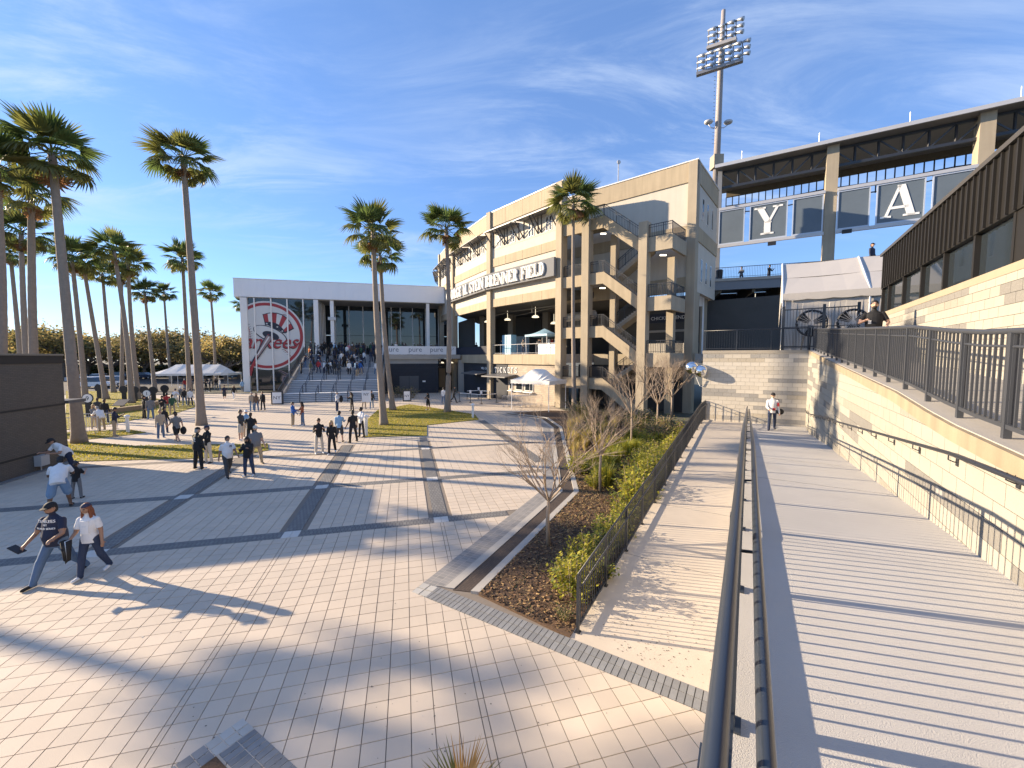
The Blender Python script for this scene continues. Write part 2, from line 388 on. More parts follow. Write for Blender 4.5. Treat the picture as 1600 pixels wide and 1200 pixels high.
# dark brick bands and pale squares
def band(a0, a1, b0, b1, z=.0015): 
    t = MB(); t.hexa([(a0, b0, -.03), (a1, b0, -.03), (a1, b1, -.03), (a0, b1, -.03), (a0, b0, z), (a1, b0, z), (a1, b1, z), (a0, b1, z)])
    t.build('paving_band', m_band, plaza, off=(0, 0, 0))
hb = BW / 2
for k, b in enumerate(BB):
    xs = [-26] + BA[1:] + [3.4]
    for i in range(len(xs) - 1):
        a0, a1 = xs[i] + (hb if i else 0), xs[i + 1] - (hb if i < len(xs) - 2 else 0)
        if i == len(xs) - 2: a1 = {0: 2.98, 1: 4.6, 2: 6.0}[k]
        if k == 2 and i < 2: continue
        if k == 1 and i == 0: a0 = -22.
        if k == 0 and i == 0: a0 = -17.
        band(a0, a1, b - hb, b + hb)
    for a in BA[1:]:
        if k == 2 and a < 0: continue
        t = MB(); g = .004
        for ii in (0, 1):
            for jj in (0, 1):
                t.hexa([(a - hb + ii * hb + g, b - hb + jj * hb + g, -.03), (a - hb + (ii + 1) * hb - g, b - hb + jj * hb + g, -.03), (a - hb + (ii + 1) * hb - g, b - hb + (jj + 1) * hb - g, -.03), (a - hb + ii * hb + g, b - hb + (jj + 1) * hb - g, -.03)] +
                       [(a - hb + ii * hb + g, b - hb + jj * hb + g, .003), (a - hb + (ii + 1) * hb - g, b - hb + jj * hb + g, .003), (a - hb + (ii + 1) * hb - g, b - hb + (jj + 1) * hb - g, .003), (a - hb + ii * hb + g, b - hb + (jj + 1) * hb - g, .003)])
        t.build('pale_square', m_lightsq, plaza, off=(0, 0, 0))
for i, a in enumerate(BA[1:]):
    band(a - hb, a + hb, BB[0] + hb, BB[1] - hb)
    band(a - hb, a + hb, BB[1] + hb, (BB[2] - hb) if i == 2 else (20.5 if i == 0 else 23.9))
band(BA[3] - hb, BA[3] + hb, BB[2] + hb, 25.3)
# diagonal dark band on the right
t = MB(); A_, B_ = G(752, 657), G(845, 722); dv = (B_ - A_).normalized(); nv = Vector((dv.y, -dv.x, 0)) * .28
t.prism([A_ - nv, B_ - nv, B_ + nv, A_ + nv], -.03, .0035); t.build('paving_band', m_band, plaza)

# near flower bed border at the foot of the picture: pale corner pavers and dark soldier bricks
m_edge = [mat('edging_brick_grey', (.21, .215, .22), .8, .15, 7., .15, 80, objvar=.12), mat('edging_brick_pale', (.43, .42, .39), .8, .1, 7., .1, 80, objvar=.08)]
def brick_mesh(w_, l_, h_=.05, mi=0):
    t = MB(); g = .004; paver(t, -w_ / 2, w_ / 2, -l_ / 2, l_ / 2, .004, g); me = t.mesh('brick', recalc=False); me.materials.append(m_edge[mi]); return me
bm_dark = brick_mesh(.10, .21); bm_pale = brick_mesh(.15, .15, mi=1); bm_sq = brick_mesh(.15, .15)
bed = bpy.data.objects.new('bed_border', None); C.objects.link(bed); bed['kind'] = 'structure'
Lc = G(380, 1122); ang = R(-31.7) 
e_r = Vector((math.cos(ang), math.sin(ang), 0)); e_l = Vector((-math.sin(ang), math.cos(ang), 0)) * -1
for i in range(2):
    for j in range(3):
        P = Lc + e_r * (.075 + .15 * i) + e_l * (.075 + .15 * j); link('brick', bm_pale, None, bed, loc=(P.x, P.y, .001), rot=(0, 0, ang))
for i in range(12):
    for j in range(2):
        P = Lc + e_r * (.35 + .10 * i) + e_l * (.105 + .21 * j); link('brick', bm_dark, None, bed, loc=(P.x, P.y, .002), rot=(0, 0, ang))
for i in range(2):
    for j in range(8):
        P = Lc + e_r * (.075 + .15 * i) + e_l * (.525 + .15 * j); link('brick', bm_sq, None, bed, loc=(P.x, P.y, .002), rot=(0, 0, ang))
m_mulch = mat('bark_mulch', (.105, .062, .036), .95, .55, 14., .9, 60)
P0 = Lc + e_r * .31 + e_l * .45
mb = MB(); mb.prism([P0, P0 + e_r * 1.3, P0 + e_r * 1.3 + e_l * 2, P0 + e_l * 2], -.03, .02); mb.build('bed_soil', m_mulch, kind='structure')

# brick edging in front of the planter and the ramp
edg = bpy.data.objects.new('ramp_brick_edging', None); C.objects.link(edg); edg['kind'] = 'structure'
ya = math.atan2(bd.y, bd.x)
st = E0 + nb_ * .105 - bd * 4.2
bm_bw = brick_mesh(.105, .21)
L_ = (E1 - st).length + .35; nbk = int(L_ / .105)
for i in range(nbk):
    for j in range(2):
        P = st + bd * (.105 * i) + nb_ * (.21 * j)
        if (P - K0).dot(Vector((border_dir.y, -border_dir.x, 0))) < .30: continue
        link('brick', bm_bw, None, edg, loc=(P.x, P.y, .004), rot=(0, 0, ya))
for i in range(2):
    for j in range(2):
        P = K0 + border_dir * (.14 + .2 * i) + Vector((border_dir.y, -border_dir.x, 0)) * (.1 + .2 * j)
        link('brick', bm_pale, None, edg, loc=(P.x, P.y, .006), rot=(0, 0, math.atan2(border_dir.y, border_dir.x)), scale=(1.28, 1.28, 1))

# ------------------------------------------------------------------ planter beside the lower ramp
def line_off(pts, off):
    """offset polyline to its right by off"""
    o = []
    for i, p in enumerate(pts):
        d1 = (pts[i] - pts[i - 1]).normalized() if i else (pts[1] - pts[0]).normalized()
        d2 = (pts[i + 1] - pts[i]).normalized() if i < len(pts) - 1 else d1
        n1_, n2_ = Vector((d1.y, -d1.x, 0)), Vector((d2.y, -d2.x, 0)); n_ = (n1_ + n2_)
        n_ = n_ / max(n_.length_squared / 2, .2)
        o.append(p + n_ * off)
    return o
# left edge of the grey border, then the bend, then away
pl_line = [K0 + border_dir * .02, G(848, 765), G(848.5, 668), G(833, 655), G(780, 648)]
def strip(name, o0, o1, z0, z1, m, parent=None, kind='structure', s0=.0, **kw):
    a, b = line_off(pl_line, o0), line_off(pl_line, o1)
    t = MB()
    for i in range(len(a) - 1):
        p, q, r, s_ = a[i], a[i + 1], b[i + 1], b[i]
        if i == 0: p = p + border_dir * (s0 + o0 * .25); s_ = s_ + border_dir * (s0 + o1 * .25)
        t.prism([p, q, r, s_], z0, z1)
    return t.build(name, m, parent, kind=kind, **kw)
m_gband = brick_mat('grey_border_bricks', (.20, .195, .19), (.255, .245, .235), (.36, .33, .29), .105, .175, .005, off=0, bump=.3, rotz=math.atan2(border_dir.y, border_dir.x))
strip('grey_border', 0, .52, -.03, .004, m_gband, s0=.36)
m_kerb = mat('kerb_concrete', (.40, .375, .335), .85, .12, 3., .1, 60)
strip('inner_kerb', .52, .72, -.03, .012, m_kerb, s0=.34)
m_drain = brick_mat('brown_strip_bricks', (.065, .045, .034), (.085, .06, .046), (.03, .025, .02), .11, .055, .004, off=.5, bump=.5, rotz=math.atan2(border_dir.y, border_dir.x))
strip('brown_paver_strip', .72, 1.12, -.03, .001, m_drain, s0=.30)
strip('outer_kerb', 1.12, 1.30, -.03, .05, m_kerb, s0=.26)
soil_l = line_off(pl_line, 1.30)
rampL = [RP.p(6.3, -2.72, 0), RP.p(23.6, -2.80, 0)]
far_pts = [RP.p(27, -2.80, 0), Vector((8, 36, 0)), Vector((3.5, 37, 0))]
soil_poly = [E0 - bd * 0.0] 
mb = MB(); poly = [soil_l[0] + border_dir * .55 , soil_l[1], soil_l[2], soil_l[3], soil_l[4]] + far_pts[::-1] + [rampL[1], rampL[0]]
mb.prism(poly, -.05, .03); mb.build('planter_soil', m_mulch, kind='structure')
# bark chips and litter, one mass
chips = MB(); rc = random.Random(3); m_chip = [mat('bark_chip', (.16, .09, .045), .9, .3, 9.), mat('dead_leaf', (.30, .19, .085), .9, .3, 9.), mat('bark_chip_dark', (.045, .028, .018), .9, .3, 9.)]
n_ = 0
while n_ < 9000:
    a_ = rc.random() ** 1.5; P = RP.p(6.4 + 15 * a_, rc.uniform(-7.5, -2.75), .035)
    if not inpoly(P, poly): continue
    n_ += 1; s_ = rc.uniform(.012, .035) * (1 + a_); an = rc.uniform(0, 6.3); tl = rc.uniform(-.6, .6)
    ux = Vector((math.cos(an), math.sin(an), tl * .5)) * s_; uy = Vector((-math.sin(an), math.cos(an), tl)) * s_ * .5; P.z += rc.uniform(0, .02)
    chips.face([P - ux - uy, P + ux - uy, P + ux + uy, P - ux + uy], rc.choice((0, 0, 1, 2, 2)))
chips.build('bark_mulch', m_chip, kind='stuff', recalc=False)
# lawns
def lawn_mat():
    m = mat('lawn_grass', (.24, .20, .032), .95, .35, 5., 1., 70); return m
m_lawn = lawn_mat()
lawn_l2 = [G(103, 686), G(135, 687), G(200, 680), G(228, 676), G(205, 672), G(103, 676)]
lawn_l3 = [G(103, 672), G(180, 662), G(215, 655), G(262, 650), G(305, 636), G(303, 627), G(255, 625), G(200, 612), G(103, 611)]
lawn_l4 = [G(340, 592), G(379, 592), G(379, 583), G(340, 583)]
blades = MB()
m_blade = [leafify(mat('grass_blade_green', (.26, .25, .03), .8, .2, 3.), .5), leafify(mat('grass_blade_straw', (.42, .33, .07), .8, .2, 3.), .5)]
for poly_ in (lawn_r, lawn_l1, lawn_l2, lawn_l3):
    mb = MB(); mb.prism([(p.x, p.y) for p in poly_], -.05, .03); mb.build('lawn', m_lawn, kind='structure')
    xs = [p.x for p in poly_]; ys = [p.y for p in poly_]
    area = (max(xs) - min(xs)) * (max(ys) - min(ys))
    for k in range(int(min(area * 60, 14000))):
        P = Vector((rc.uniform(min(xs), max(xs)), rc.uniform(min(ys), max(ys)), .03))
        if not inpoly(P, poly_): continue
        an = rc.uniform(0, 3.2); d_ = Vector((math.cos(an), math.sin(an), 0)) * .035; tp = Vector((rc.uniform(-.03, .03), rc.uniform(-.03, .03), rc.uniform(.03, .075)))
        blades.face([P - d_, P + d_, P + tp], rc.choice((0, 0, 1)))
blades.build('grass', m_blade, kind='stuff', recalc=False)

# scattered leaves, gum spots and scuffs on the plaza
lit = MB(); r_ = random.Random(17)
for k in range(420):
    Y_ = 4 + 26 * r_.random() ** 1.6; P = Vector((r_.uniform(-1.15, .35) * Y_, Y_, .0035))
    if inpoly(P, out_poly) or inpoly(P, kiosk_poly): continue
    s_ = r_.uniform(.004, .012) if r_.random() < .9 else r_.uniform(.012, .022); a0 = r_.uniform(0, 6.28)
    lit.face([P + Vector((s_ * r_.uniform(.6, 1.3) * math.cos(a0 + q), s_ * r_.uniform(.6, 1.3) * math.sin(a0 + q), .001)) for q in (0, 1.2, 2.4, 3.6, 4.9)], r_.choice((0, 0, 1)))
lit.build('plaza_litter', [mat('gum_spot', (.14, .125, .11), .9, .2), mat('pale_scuff', (.50, .46, .40), .9, .1)], kind='stuff', recalc=False)
# ------------------------------------------------------------------ ramps
def lerp_tab(tab, t):
    if t <= tab[0][0]: return tab[0][1] + (tab[1][1] - tab[0][1]) / (tab[1][0] - tab[0][0]) * (t - tab[0][0]) * 0
    for (a, za), (b, zb) in zip(tab, tab[1:]):
        if t <= b: return za + (zb - za) * (t - a) / (b - a)
    return tab[-1][1]
T_END = 24.0
TAB1 = [(6.3, 0.0), (13, .62), (22, 1.5), (30, 1.5)]
TAB2 = [(-4, 3.2), (0, 3.16), (4.6, 3.08), (6, 2.97), (14, 2.24), (15.2, 2.17), (22, 1.5), (30, 1.5)]
TAB3 = [(-4, 4.0), (4.0, 4.02), (4.8, 4.06), (6.2, 4.11), (7.05, 4.17), (8.56, 4.31), (11, 4.44), (16, 4.71), (24, 5.18), (40, 5.18)]
z1 = lambda t: lerp_tab(TAB1, t)
z2 = lambda t: lerp_tab(TAB2, t)
z3 = lambda t: lerp_tab(TAB3, t)
W2 = 1.75
m_ramp_low = mat('lower_ramp_concrete', (.49, .43, .355), .85, .16, 1.4, .25, 90)
m_ramp_up = mat('upper_ramp_concrete', (.49, .47, .44), .85, .15, .8, .30, 160)
GD = .028                                              # the middle guard swings slightly left of the right-hand wall
dE = lambda t: -.075 - GD * t
def ramp(name, tab, zf, d0, d1, t0, t1, zb, m):
    f0 = d0 if callable(d0) else (lambda t: d0); f1 = d1 if callable(d1) else (lambda t: d1)
    ts = sorted(set([t0, t1] + [a for a, _ in tab if t0 < a < t1])); t_ = MB()
    for a, b in zip(ts, ts[1:]): t_.hexa([RP.p(a, f0(a), zb), RP.p(b, f0(b), zb), RP.p(b, f1(b), zb), RP.p(a, f1(a), zb), RP.p(a, f0(a), zf(a)), RP.p(b, f0(b), zf(b)), RP.p(b, f1(b), zf(b)), RP.p(a, f1(a), zf(a))])
    return t_.build(name, m, kind='structure')
ramp('lower_ramp', TAB1, z1, -2.72, lambda t: dE(t) - .005, 6.3, T_END, -.2, m_ramp_low)
ramp('upper_ramp', TAB2, z2, dE, W2 - .004, -4, T_END, -.2, m_ramp_up)
ramp('top_ramp', TAB3, z3, W2 + .30, 3.69, -4, 24, 2., m_con_grey)
jt = MB()
for t_ in (8.2, 11.2, 14.2, 17.2, 20.2): jt.fslope(RP, t_, t_ + .009, dE(t_) + .02, W2 - .02, z2(t_) - .01, z2(t_) - .01, z2(t_) + .002, z2(t_ + .009) + .002)
for t_ in (9.3, 12.3, 15.3, 18.3, 21.3): jt.fslope(RP, t_, t_ + .009, -2.7, dE(t_) - .03, z1(t_) - .01, z1(t_) - .01, z1(t_) + .002, z1(t_ + .009) + .002)
jt.build('expansion_joints', mat('joint_filler', (.12, .115, .11), .9, .1), kind='stuff')
# a dark drip of leaf litter and spots on the lower ramp
spots = MB(); rs = random.Random(12)
for k in range(260):
    t_ = 6.4 + abs(rs.gauss(0, .9)); d_ = -1.5 + rs.gauss(0, .5)
    if not -2.6 < d_ < -.4: continue
    p = RP.p(t_, d_, z1(t_) + .004); r_ = rs.uniform(.004, .014)
    spots.face([p + Vector((r_ * math.cos(q) * rs.uniform(.6, 1.2), r_ * math.sin(q) * rs.uniform(.6, 1.2), .001)) for q in (0, 1.2, 2.5, 3.7, 5)])
spots.build('leaf_litter', mat('litter_dark', (.10, .085, .07), .9, .2), kind='stuff', recalc=False)

# ------------------------------------------------------------------ block walls
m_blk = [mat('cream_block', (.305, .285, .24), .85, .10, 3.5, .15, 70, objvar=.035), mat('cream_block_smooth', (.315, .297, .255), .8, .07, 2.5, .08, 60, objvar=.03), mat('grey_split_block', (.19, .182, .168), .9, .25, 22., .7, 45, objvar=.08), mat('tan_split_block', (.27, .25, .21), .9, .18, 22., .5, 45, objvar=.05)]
m_core = mat('wall_mortar', (.27, .25, .21), .9, .1, 5.)
def block_wall(parent, F, s0, s1, d, zbot, ztop, seed, proud=.012, nmax=290, near_first=True, bl=.40, bh=.20, z_base=0., m_blk=m_blk):
    rb = random.Random(seed); rest = MB(); items = []
    zmin = min(zbot(s0), zbot(s1), zbot((s0 + s1) / 2)); zmax = max(ztop(s0), ztop(s1))
    k = int((zmin - z_base) // bh) ; row = 0
    while z_base + k * bh < zmax:
        za = z_base + k * bh; zb_ = za + bh; k += 1; row += 1
        off = (row % 2) * bl / 2; mi = 0; left = 0
        typ = rb.random(); n0 = int((s0) // bl) - 1
        j = n0
        while j * bl + off < s1:
            a = max(j * bl + off, s0); b = min((j + 1) * bl + off, s1); j += 1
            if left <= 0:
                r_ = rb.random()
                if r_ < .19: mi, left = 2, rb.randint(3, 8)
                elif r_ < .30: mi, left = 3, rb.randint(3, 8)
                else: mi, left = rb.choice((0, 1, 1)), rb.randint(3, 9)
            left -= 1
            if b - a < .05 or zb_ < min(zbot(a), zbot(b)): continue
            ta, tb = min(zb_, ztop(a)), min(zb_, ztop(b))
            if ta - za < .02 and tb - za < .02: continue
            items.append((a, b, za, max(ta, za + .004), max(tb, za + .004), mi))
    items.sort(key=lambda q: (q[0] if near_first else 0))
    sh = {}
    for i, (a, b, za, ta, tb, mi) in enumerate(items):
        g = .004
        full = abs(ta - tb) < 1e-6 and abs(ta - za - bh) < 1e-6 and abs(b - a - bl) < 1e-6
        t_ = rest if i >= nmax else MB()
        if i < nmax and full:
            key = mi
            if key not in sh:
                q = MB(); q.hexa([(-bl / 2 + g, -proud, -bh / 2 + g), (bl / 2 - g, -proud, -bh / 2 + g), (bl / 2 - g, .02, -bh / 2 + g), (-bl / 2 + g, .02, -bh / 2 + g), (-bl / 2 + g, -proud, bh / 2 - g), (bl / 2 - g, -proud, bh / 2 - g), (bl / 2 - g, .02, bh / 2 - g), (-bl / 2 + g, .02, bh / 2 - g)])
                sh[key] = q.mesh('block', recalc=False); sh[key].materials.append(m_blk[mi])
            P = F.p((a + b) / 2, d + rb.uniform(-.0015, .0015), (za + ta) / 2)
            link('block', sh[key], None, parent, loc=P - parent.location, rot=(0, 0, F.yaw))
        else:
            t_.hexa([F.p(a + g, d + proud, za + g), F.p(b - g, d + proud, za + g), F.p(b - g, d - .02, za + g), F.p(a + g, d - .02, za + g), F.p(a + g, d + proud, ta - g * .5), F.p(b - g, d + proud, tb - g * .5), F.p(b - g, d - .02, tb - g * .5), F.p(a + g, d - .02, ta - g * .5)], mi)
            if i < nmax:
                for q in range(len(t_.m)): t_.m[q] = 0
                t_.build('block', m_blk[mi], parent)
    if rest.v: rest.build('block_field', m_blk, parent, kind='stuff')
# retaining wall between the upper ramp and the top ramp. its own face looks to -d, so build a flipped frame
RPF = Frame(RP.p(0, 0, 0), ang=RP.yaw + math.pi)      # s = -t, outward normal = -RP.n
wallR = thing('retaining_wall', 'cream and grey block wall with tan coping on the right of the sloping ramp', 'wall', RP.p(10, W2 + .15, 0))
mb = MB()
ts = [-4, 4.0, 4.8, 6.2, 7.05, 8.56, 11, 16, 24.0]
for a, b in zip(ts, ts[1:]): mb.fslope(RP, a, b, W2 + .012, W2 + .29, 0, 0, z3(a) - .16, z3(b) - .16)
mb.build('wall_core', m_core, wallR)
m_coping = mat('tan_coping', (.27, .22, .15), .85, .16, 2., .15, 60, streak=.42)
mb = MB()
for a, b in zip(ts, ts[1:]): mb.fslope(RP, a, b, W2 - .03, W2 + .36, z3(a) - .158, z3(b) - .158, z3(a) + .004, z3(b) + .004)
mb.build('coping', m_coping, wallR); mb = MB()
for a, b in zip(ts, ts[1:]): mb.fslope(RP, a, b, W2 + .02, W2 + .37, z3(a) + .005, z3(b) + .005, z3(a) + .016, z3(b) + .016)
mb.build('coping_top', m_con_grey, wallR)
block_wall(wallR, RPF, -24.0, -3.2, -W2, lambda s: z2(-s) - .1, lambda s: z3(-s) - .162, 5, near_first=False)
# the objects nearest the camera are the individual blocks: re-sorting happens through s (s = -t)
wl = MB()
for u_, v_ in ((1473, 770), (1366, 715), (1318, 683)):
    d_ = ray(u_, v_); n_ = RP.n; t_ = W2 / (n_.x * d_.x + n_.y * d_.y); P = Vector((d_.x * t_, d_.y * t_, CAM_H + d_.z * t_)); s_ = P.dot(RP.u)
    wl.fbox(RP, s_ - .12, s_ + .12, W2 - .03, W2, P.z - .045, P.z + .045)
    wl.build('wall_light', mat('light_cover', (.30, .29, .27), .5, .05), wallR); wl = MB()
# end wall
wallE = thing('landing_wall', 'pale block wall closing the far end of the ramps', 'wall', RP.p(24, -.5, 0))
FE = Frame(RP.p(T_END, -2.84, 0), q=RP.p(T_END, W2, 0))
mb = MB(); mb.fbox(FE, 0, FE.L, -2.0, -.012, 0, 5.04); mb.build('wall_core', m_core, wallE)
m_cop2 = mat('grey_coping', (.36, .32, .26), .85, .12, 2., .1, 60)
mb = MB(); mb.fbox(FE, -.03, FE.L, -2.0, .03, 5.042, 5.20); mb.build('coping', m_cop2, wallE)
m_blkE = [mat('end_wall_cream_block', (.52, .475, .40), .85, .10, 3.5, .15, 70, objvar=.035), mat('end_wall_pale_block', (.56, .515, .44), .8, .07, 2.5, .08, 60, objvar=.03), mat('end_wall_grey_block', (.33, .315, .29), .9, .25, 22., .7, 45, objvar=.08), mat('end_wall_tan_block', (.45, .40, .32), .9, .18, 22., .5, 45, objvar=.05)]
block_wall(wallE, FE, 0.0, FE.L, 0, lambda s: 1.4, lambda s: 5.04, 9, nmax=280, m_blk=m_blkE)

# ------------------------------------------------------------------ railings
def railing(name, label, tf, d, t0, t1, zf, top=1.0, bot=.1, post_step=1.35, bal_step=.12, r=.024, bal=.008, handrail=None, near_parts=None, posts_at=None, group=None, m=m_metal_dark, post_w=.05, second=None, round_top=True, RP=RP):
    root = thing(name, label, 'railing', RP.p((t0 + t1) / 2, d, zf((t0 + t1) / 2)), group=group)
    ks = sorted(set([t0, t1] + [a for a, _ in tf if t0 < a < t1]))
    pl = lambda h, dd=0.: [RP.p(t, d + dd, zf(t) + h) for t in ks]
    q = MB(); q.tube(pl(top), r, 12); q.build('top_rail', m, root, smooth=True)
    q = MB()
    for a, b in zip(ks, ks[1:]): q.bar(RP.p(a, d, zf(a) + bot), RP.p(b, d, zf(b) + bot), .04, .04)
    q.build('bottom_rail', m, root)
    if second:
        q = MB(); q.tube(pl(second), .014, 8); q.build('middle_rail', m, root, smooth=True)
    n = max(1, round((t1 - t0) / post_step)); st = (t1 - t0) / n
    base_p = None
    for i in range(n + 1):
        t = t0 + i * st; q = MB(); q.fbox(RP, t - post_w / 2, t + post_w / 2, d - post_w / 2, d + post_w / 2, zf(t) - .02, zf(t) + top - r * .5)
        q.fbox(RP, t - post_w, t + post_w, d - post_w, d + post_w, zf(t) - .02, zf(t) + .012)
        q.build('post', m, root)
    rest = MB()
    nb = int((t1 - t0) / bal_step)
    for i in range(1, nb):
        t = t0 + i * (t1 - t0) / nb; q = MB() if (near_parts and t < near_parts) else rest
        q.fbox(RP, t - bal, t + bal, d - bal, d + bal, zf(t) + bot, zf(t) + top)
        if q is not rest: q.build('baluster', m, root)
    if rest.v: rest.build('baluster_row', m, root, kind='stuff')
    if handrail:
        dd, hh = handrail
        q = MB(); q.tube(pl(hh, dd), .018, 12); q.build('handrail', m, root, smooth=True)
        for i in range(n + 1):
            t = t0 + i * st + .03; q = MB()
            if t > t1: t = t1 - .02
            q.tube([RP.p(t, d, zf(t) + hh - .07), RP.p(t, d + dd, zf(t) + hh - .06), RP.p(t, d + dd, zf(t) + hh)], .008, 6); q.build('bracket', m, root, smooth=True)
    return root
m_rail_blue = mat('blue_black_pipe', (.030, .038, .052), .30, .06, 5., spec=.7)
railing('ramp_guard', 'dark pipe guard rail running from the lens down the middle between the two ramps', TAB2, 0., -.6, 22.3, z2, top=1.02, bot=.085, post_step=1.35, bal_step=.105, bal=.0062, r=.021, handrail=(.085, .90), m=m_rail_blue, RP=Frame(RP.p(0, -.030, 0), ang=RP.yaw + GD))
railing('planter_fence', 'black slim picket railing between planter and lower ramp', TAB1, -2.65, 6.5, 24.0 - .05, z1, top=1.05, bot=.10, post_step=1.45, bal_step=.115, r=.02, handrail=(.07, .86), near_parts=11)
railing('wall_fence', 'dark grey picket fence on the coping above the block wall', TAB3, W2 + .16, 3.4, 24.0, z3, top=1.0, bot=.13, post_step=1.07, bal_step=.119, r=.028, bal=.010, near_parts=9.5, second=.86, m=mat('slate_rail_metal', (.042, .047, .058), .42, .08, 5., spec=.6), post_w=.055)
# handrail on the block wall
hr = thing('wall_handrail', 'dark round handrail on hooked brackets fixed to the block wall', 'handrail', RP.p(12, W2 - .08, z2(12) + .87))
ks = [3.0, 6, 14, 15.2, 22, 23.5]
q = MB(); q.tube([RP.p(t, W2 - .085, z2(t) + .88) for t in ks], .021, 12); q.build('handrail', m_metal_dark, hr, smooth=True)
t = 3.6
while t < 23:
    q = MB(); q.tube([RP.p(t, W2 - .085, z2(t) + .87), RP.p(t, W2 - .085, z2(t) + .81), RP.p(t, W2 - .04, z2(t) + .79), RP.p(t, W2 - .012, z2(t) + .79)], .007, 6)
    q.fbox(RP, t - .03, t + .03, W2 - .022, W2 - .010, z2(t) + .75, z2(t) + .83); q.build('bracket', m_metal_dark, hr, smooth=False); t += 1.2

# ------------------------------------------------------------------ upper terrace and its fence
terr = [RP.p(24.0, -2.8, 0), RP.p(24, 30, 0), RP.p(60, 30, 0), RP.p(60, -2.8, 0)]
mb = MB(); mb.prism([(p.x, p.y) for p in [RP.p(26.0, -2.80, 0), RP.p(26.0, 30, 0), RP.p(46, 30, 0), RP.p(38, 2, 0), RP.p(34, -2.8, 0)]], 4.4, 5.19)
mb.prism([(p.x, p.y) for p in [RP.p(24.0, W2 + .3, 0), RP.p(24.0, 30, 0), RP.p(25.998, 30, 0), RP.p(25.998, W2 + .3, 0)]], 4.4, 5.188)
mb.build('terrace_slab', m_con_grey, kind='structure')
ft = thing('terrace_fence', 'black picket fence along the top of the end wall', 'fence', FE.p(2, -.2, 5.2))
q = MB(); q.tube([FE.p(0, -.15, 6.25), FE.p(FE.L, -.15, 6.25)], .022, 8); q.build('top_rail', m_metal_dark, ft, smooth=True)
q = MB(); q.fbox(FE, 0, FE.L, -.17, -.13, 5.28, 5.32); q.build('bottom_rail', m_metal_dark, ft)
q = MB()
for i in range(int(FE.L / .115)): q.fbox(FE, .06 + i * .115 - .008, .06 + i * .115 + .008, -.158, -.142, 5.3, 6.25)
q.build('baluster_row', m_metal_dark, ft, kind='stuff')
for i in range(4):
    q = MB(); s_ = .03 + i * (FE.L - .06) / 3; q.fbox(FE, s_ - .03, s_ + .03, -.18, -.12, 5.19, 6.24); q.build('post', m_metal_dark, ft)
# taller gate with posts behind
gt = thing('tall_gate', 'tall black picket gate panels in front of the white tent', 'gate', RP.p(25, 2.6, 5.19))
FG = Frame(RP.p(24.6, -.2, 0), q=RP.p(24.2, 3.6, 0))
for s_ in (0.9, 2.5, 3.75):
    q = MB(); q.fbox(FG, s_ - .06, s_ + .06, -.06, .06, 5.18, 7.35); q.build('post', m_metal_dark, gt)
for a, b in ((0.96, 2.44), (2.56, 3.69)):
    q = MB(); q.fbox(FG, a, b, -.02, .02, 7.15, 7.2); q.fbox(FG, a, b, -.02, .02, 5.35, 5.4); q.fbox(FG, a, b, -.02, .02, 6.3, 6.34)
    s_ = a + .1
    while s_ < b: q.fbox(FG, s_ - .009, s_ + .009, -.009, .009, 5.3, 7.2); s_ += .12
    q.build('gate_leaf', m_metal_dark, gt)

# ------------------------------------------------------------------ dark metal clad building on the right
m_clad = mat('brown_metal_cladding', (.020, .0185, .017), .45, .1, 2., metal=.3, spec=.5)
m_sill = mat('tan_sill', (.30, .25, .18), .8, .12, 2., .1, 60)
W3 = 3.7
bR = thing('metal_clad_building', 'low building with dark brown ribbed metal top, strip windows and block base', 'building', RP.p(14, 6, 0))
mb = MB(); mb.fbox(RP, -2, 20.8, W3 + .012, 12, 2, 6.36); mb.build('wall_core', m_core, bR)
mb = MB(); mb.fbox(RP, -2, 20.82, W3 - .02, 12, 6.362, 6.52); mb.build('sill', m_sill, bR)
block_wall(bR, RPF, -20.8, -8.2, -W3, lambda s: z3(-s) - .1, lambda s: 6.36, 21, nmax=290, near_first=False)
mb = MB(); mb.fbox(RP, 4, 20.8, W3 + .30, 12, 6.522, 8.5); mb.build('upper_wall', m_black, bR)
mb = MB(); mb.fbox(RP, 4, 20.82, W3 - .05, W3 + .298, 7.42, 8.66); mb.build('cladding', m_clad, bR)
mb = MB(); mb.fbox(RP, 4, 20.9, W3 - .12, 12.1, 8.662, 8.76); mb.build('roof_edge', mat('roof_edge_metal', (.09, .085, .08), .4, .05, metal=.4), bR)
t = 7.0
k = 0
rib = None
while t < 20.8:
    q = MB(); q.fbox(RP, t - .022, t + .022, W3 - .095, W3 - .051, 7.43, 8.655); q.build('rib', m_clad, bR); t += .30
for t in (11.0, 12.65, 14.4, 16.15, 17.95, 19.8, 20.75):
    q = MB(); q.fbox(RP, t - .045, t + .045, W3 - .03, W3 + .20, 6.524, 7.418); q.build('mullion', m_clad, bR)
ed = [11.0, 12.65, 14.4, 16.15, 17.95, 19.8, 20.75]
for a, b in zip(ed, ed[1:]):
    q = MB(); q.fbox(RP, a + .05, b - .05, W3 + .06, W3 + .08, 6.526, 7.416); q.build('pane', m_glass, bR)
mb = MB(); mb.fbox(RP, 10.0, 10.95, W3 - .02, W3 + .29, 6.524, 7.418); mb.build('corner_panel', m_clad, bR)
mb = MB(); mb.fbox(RP, 4, 9.98, W3 + .01, W3 + .29, 6.524, 7.418); mb.build('door_panel', mat('dark_brown_panel', (.022, .016, .013), .3, .1), bR)
hr2 = thing('top_ramp_handrail', 'thin dark handrail along the base of the metal clad building', 'handrail', RP.p(9, W3 - .1, 5))
q = MB(); q.tube([RP.p(t, W3 - .09, z3(t) + .9) for t in (3.5, 4.8, 7.05, 9.3)], .021, 10); q.build('handrail', m_metal_dark, hr2, smooth=True)
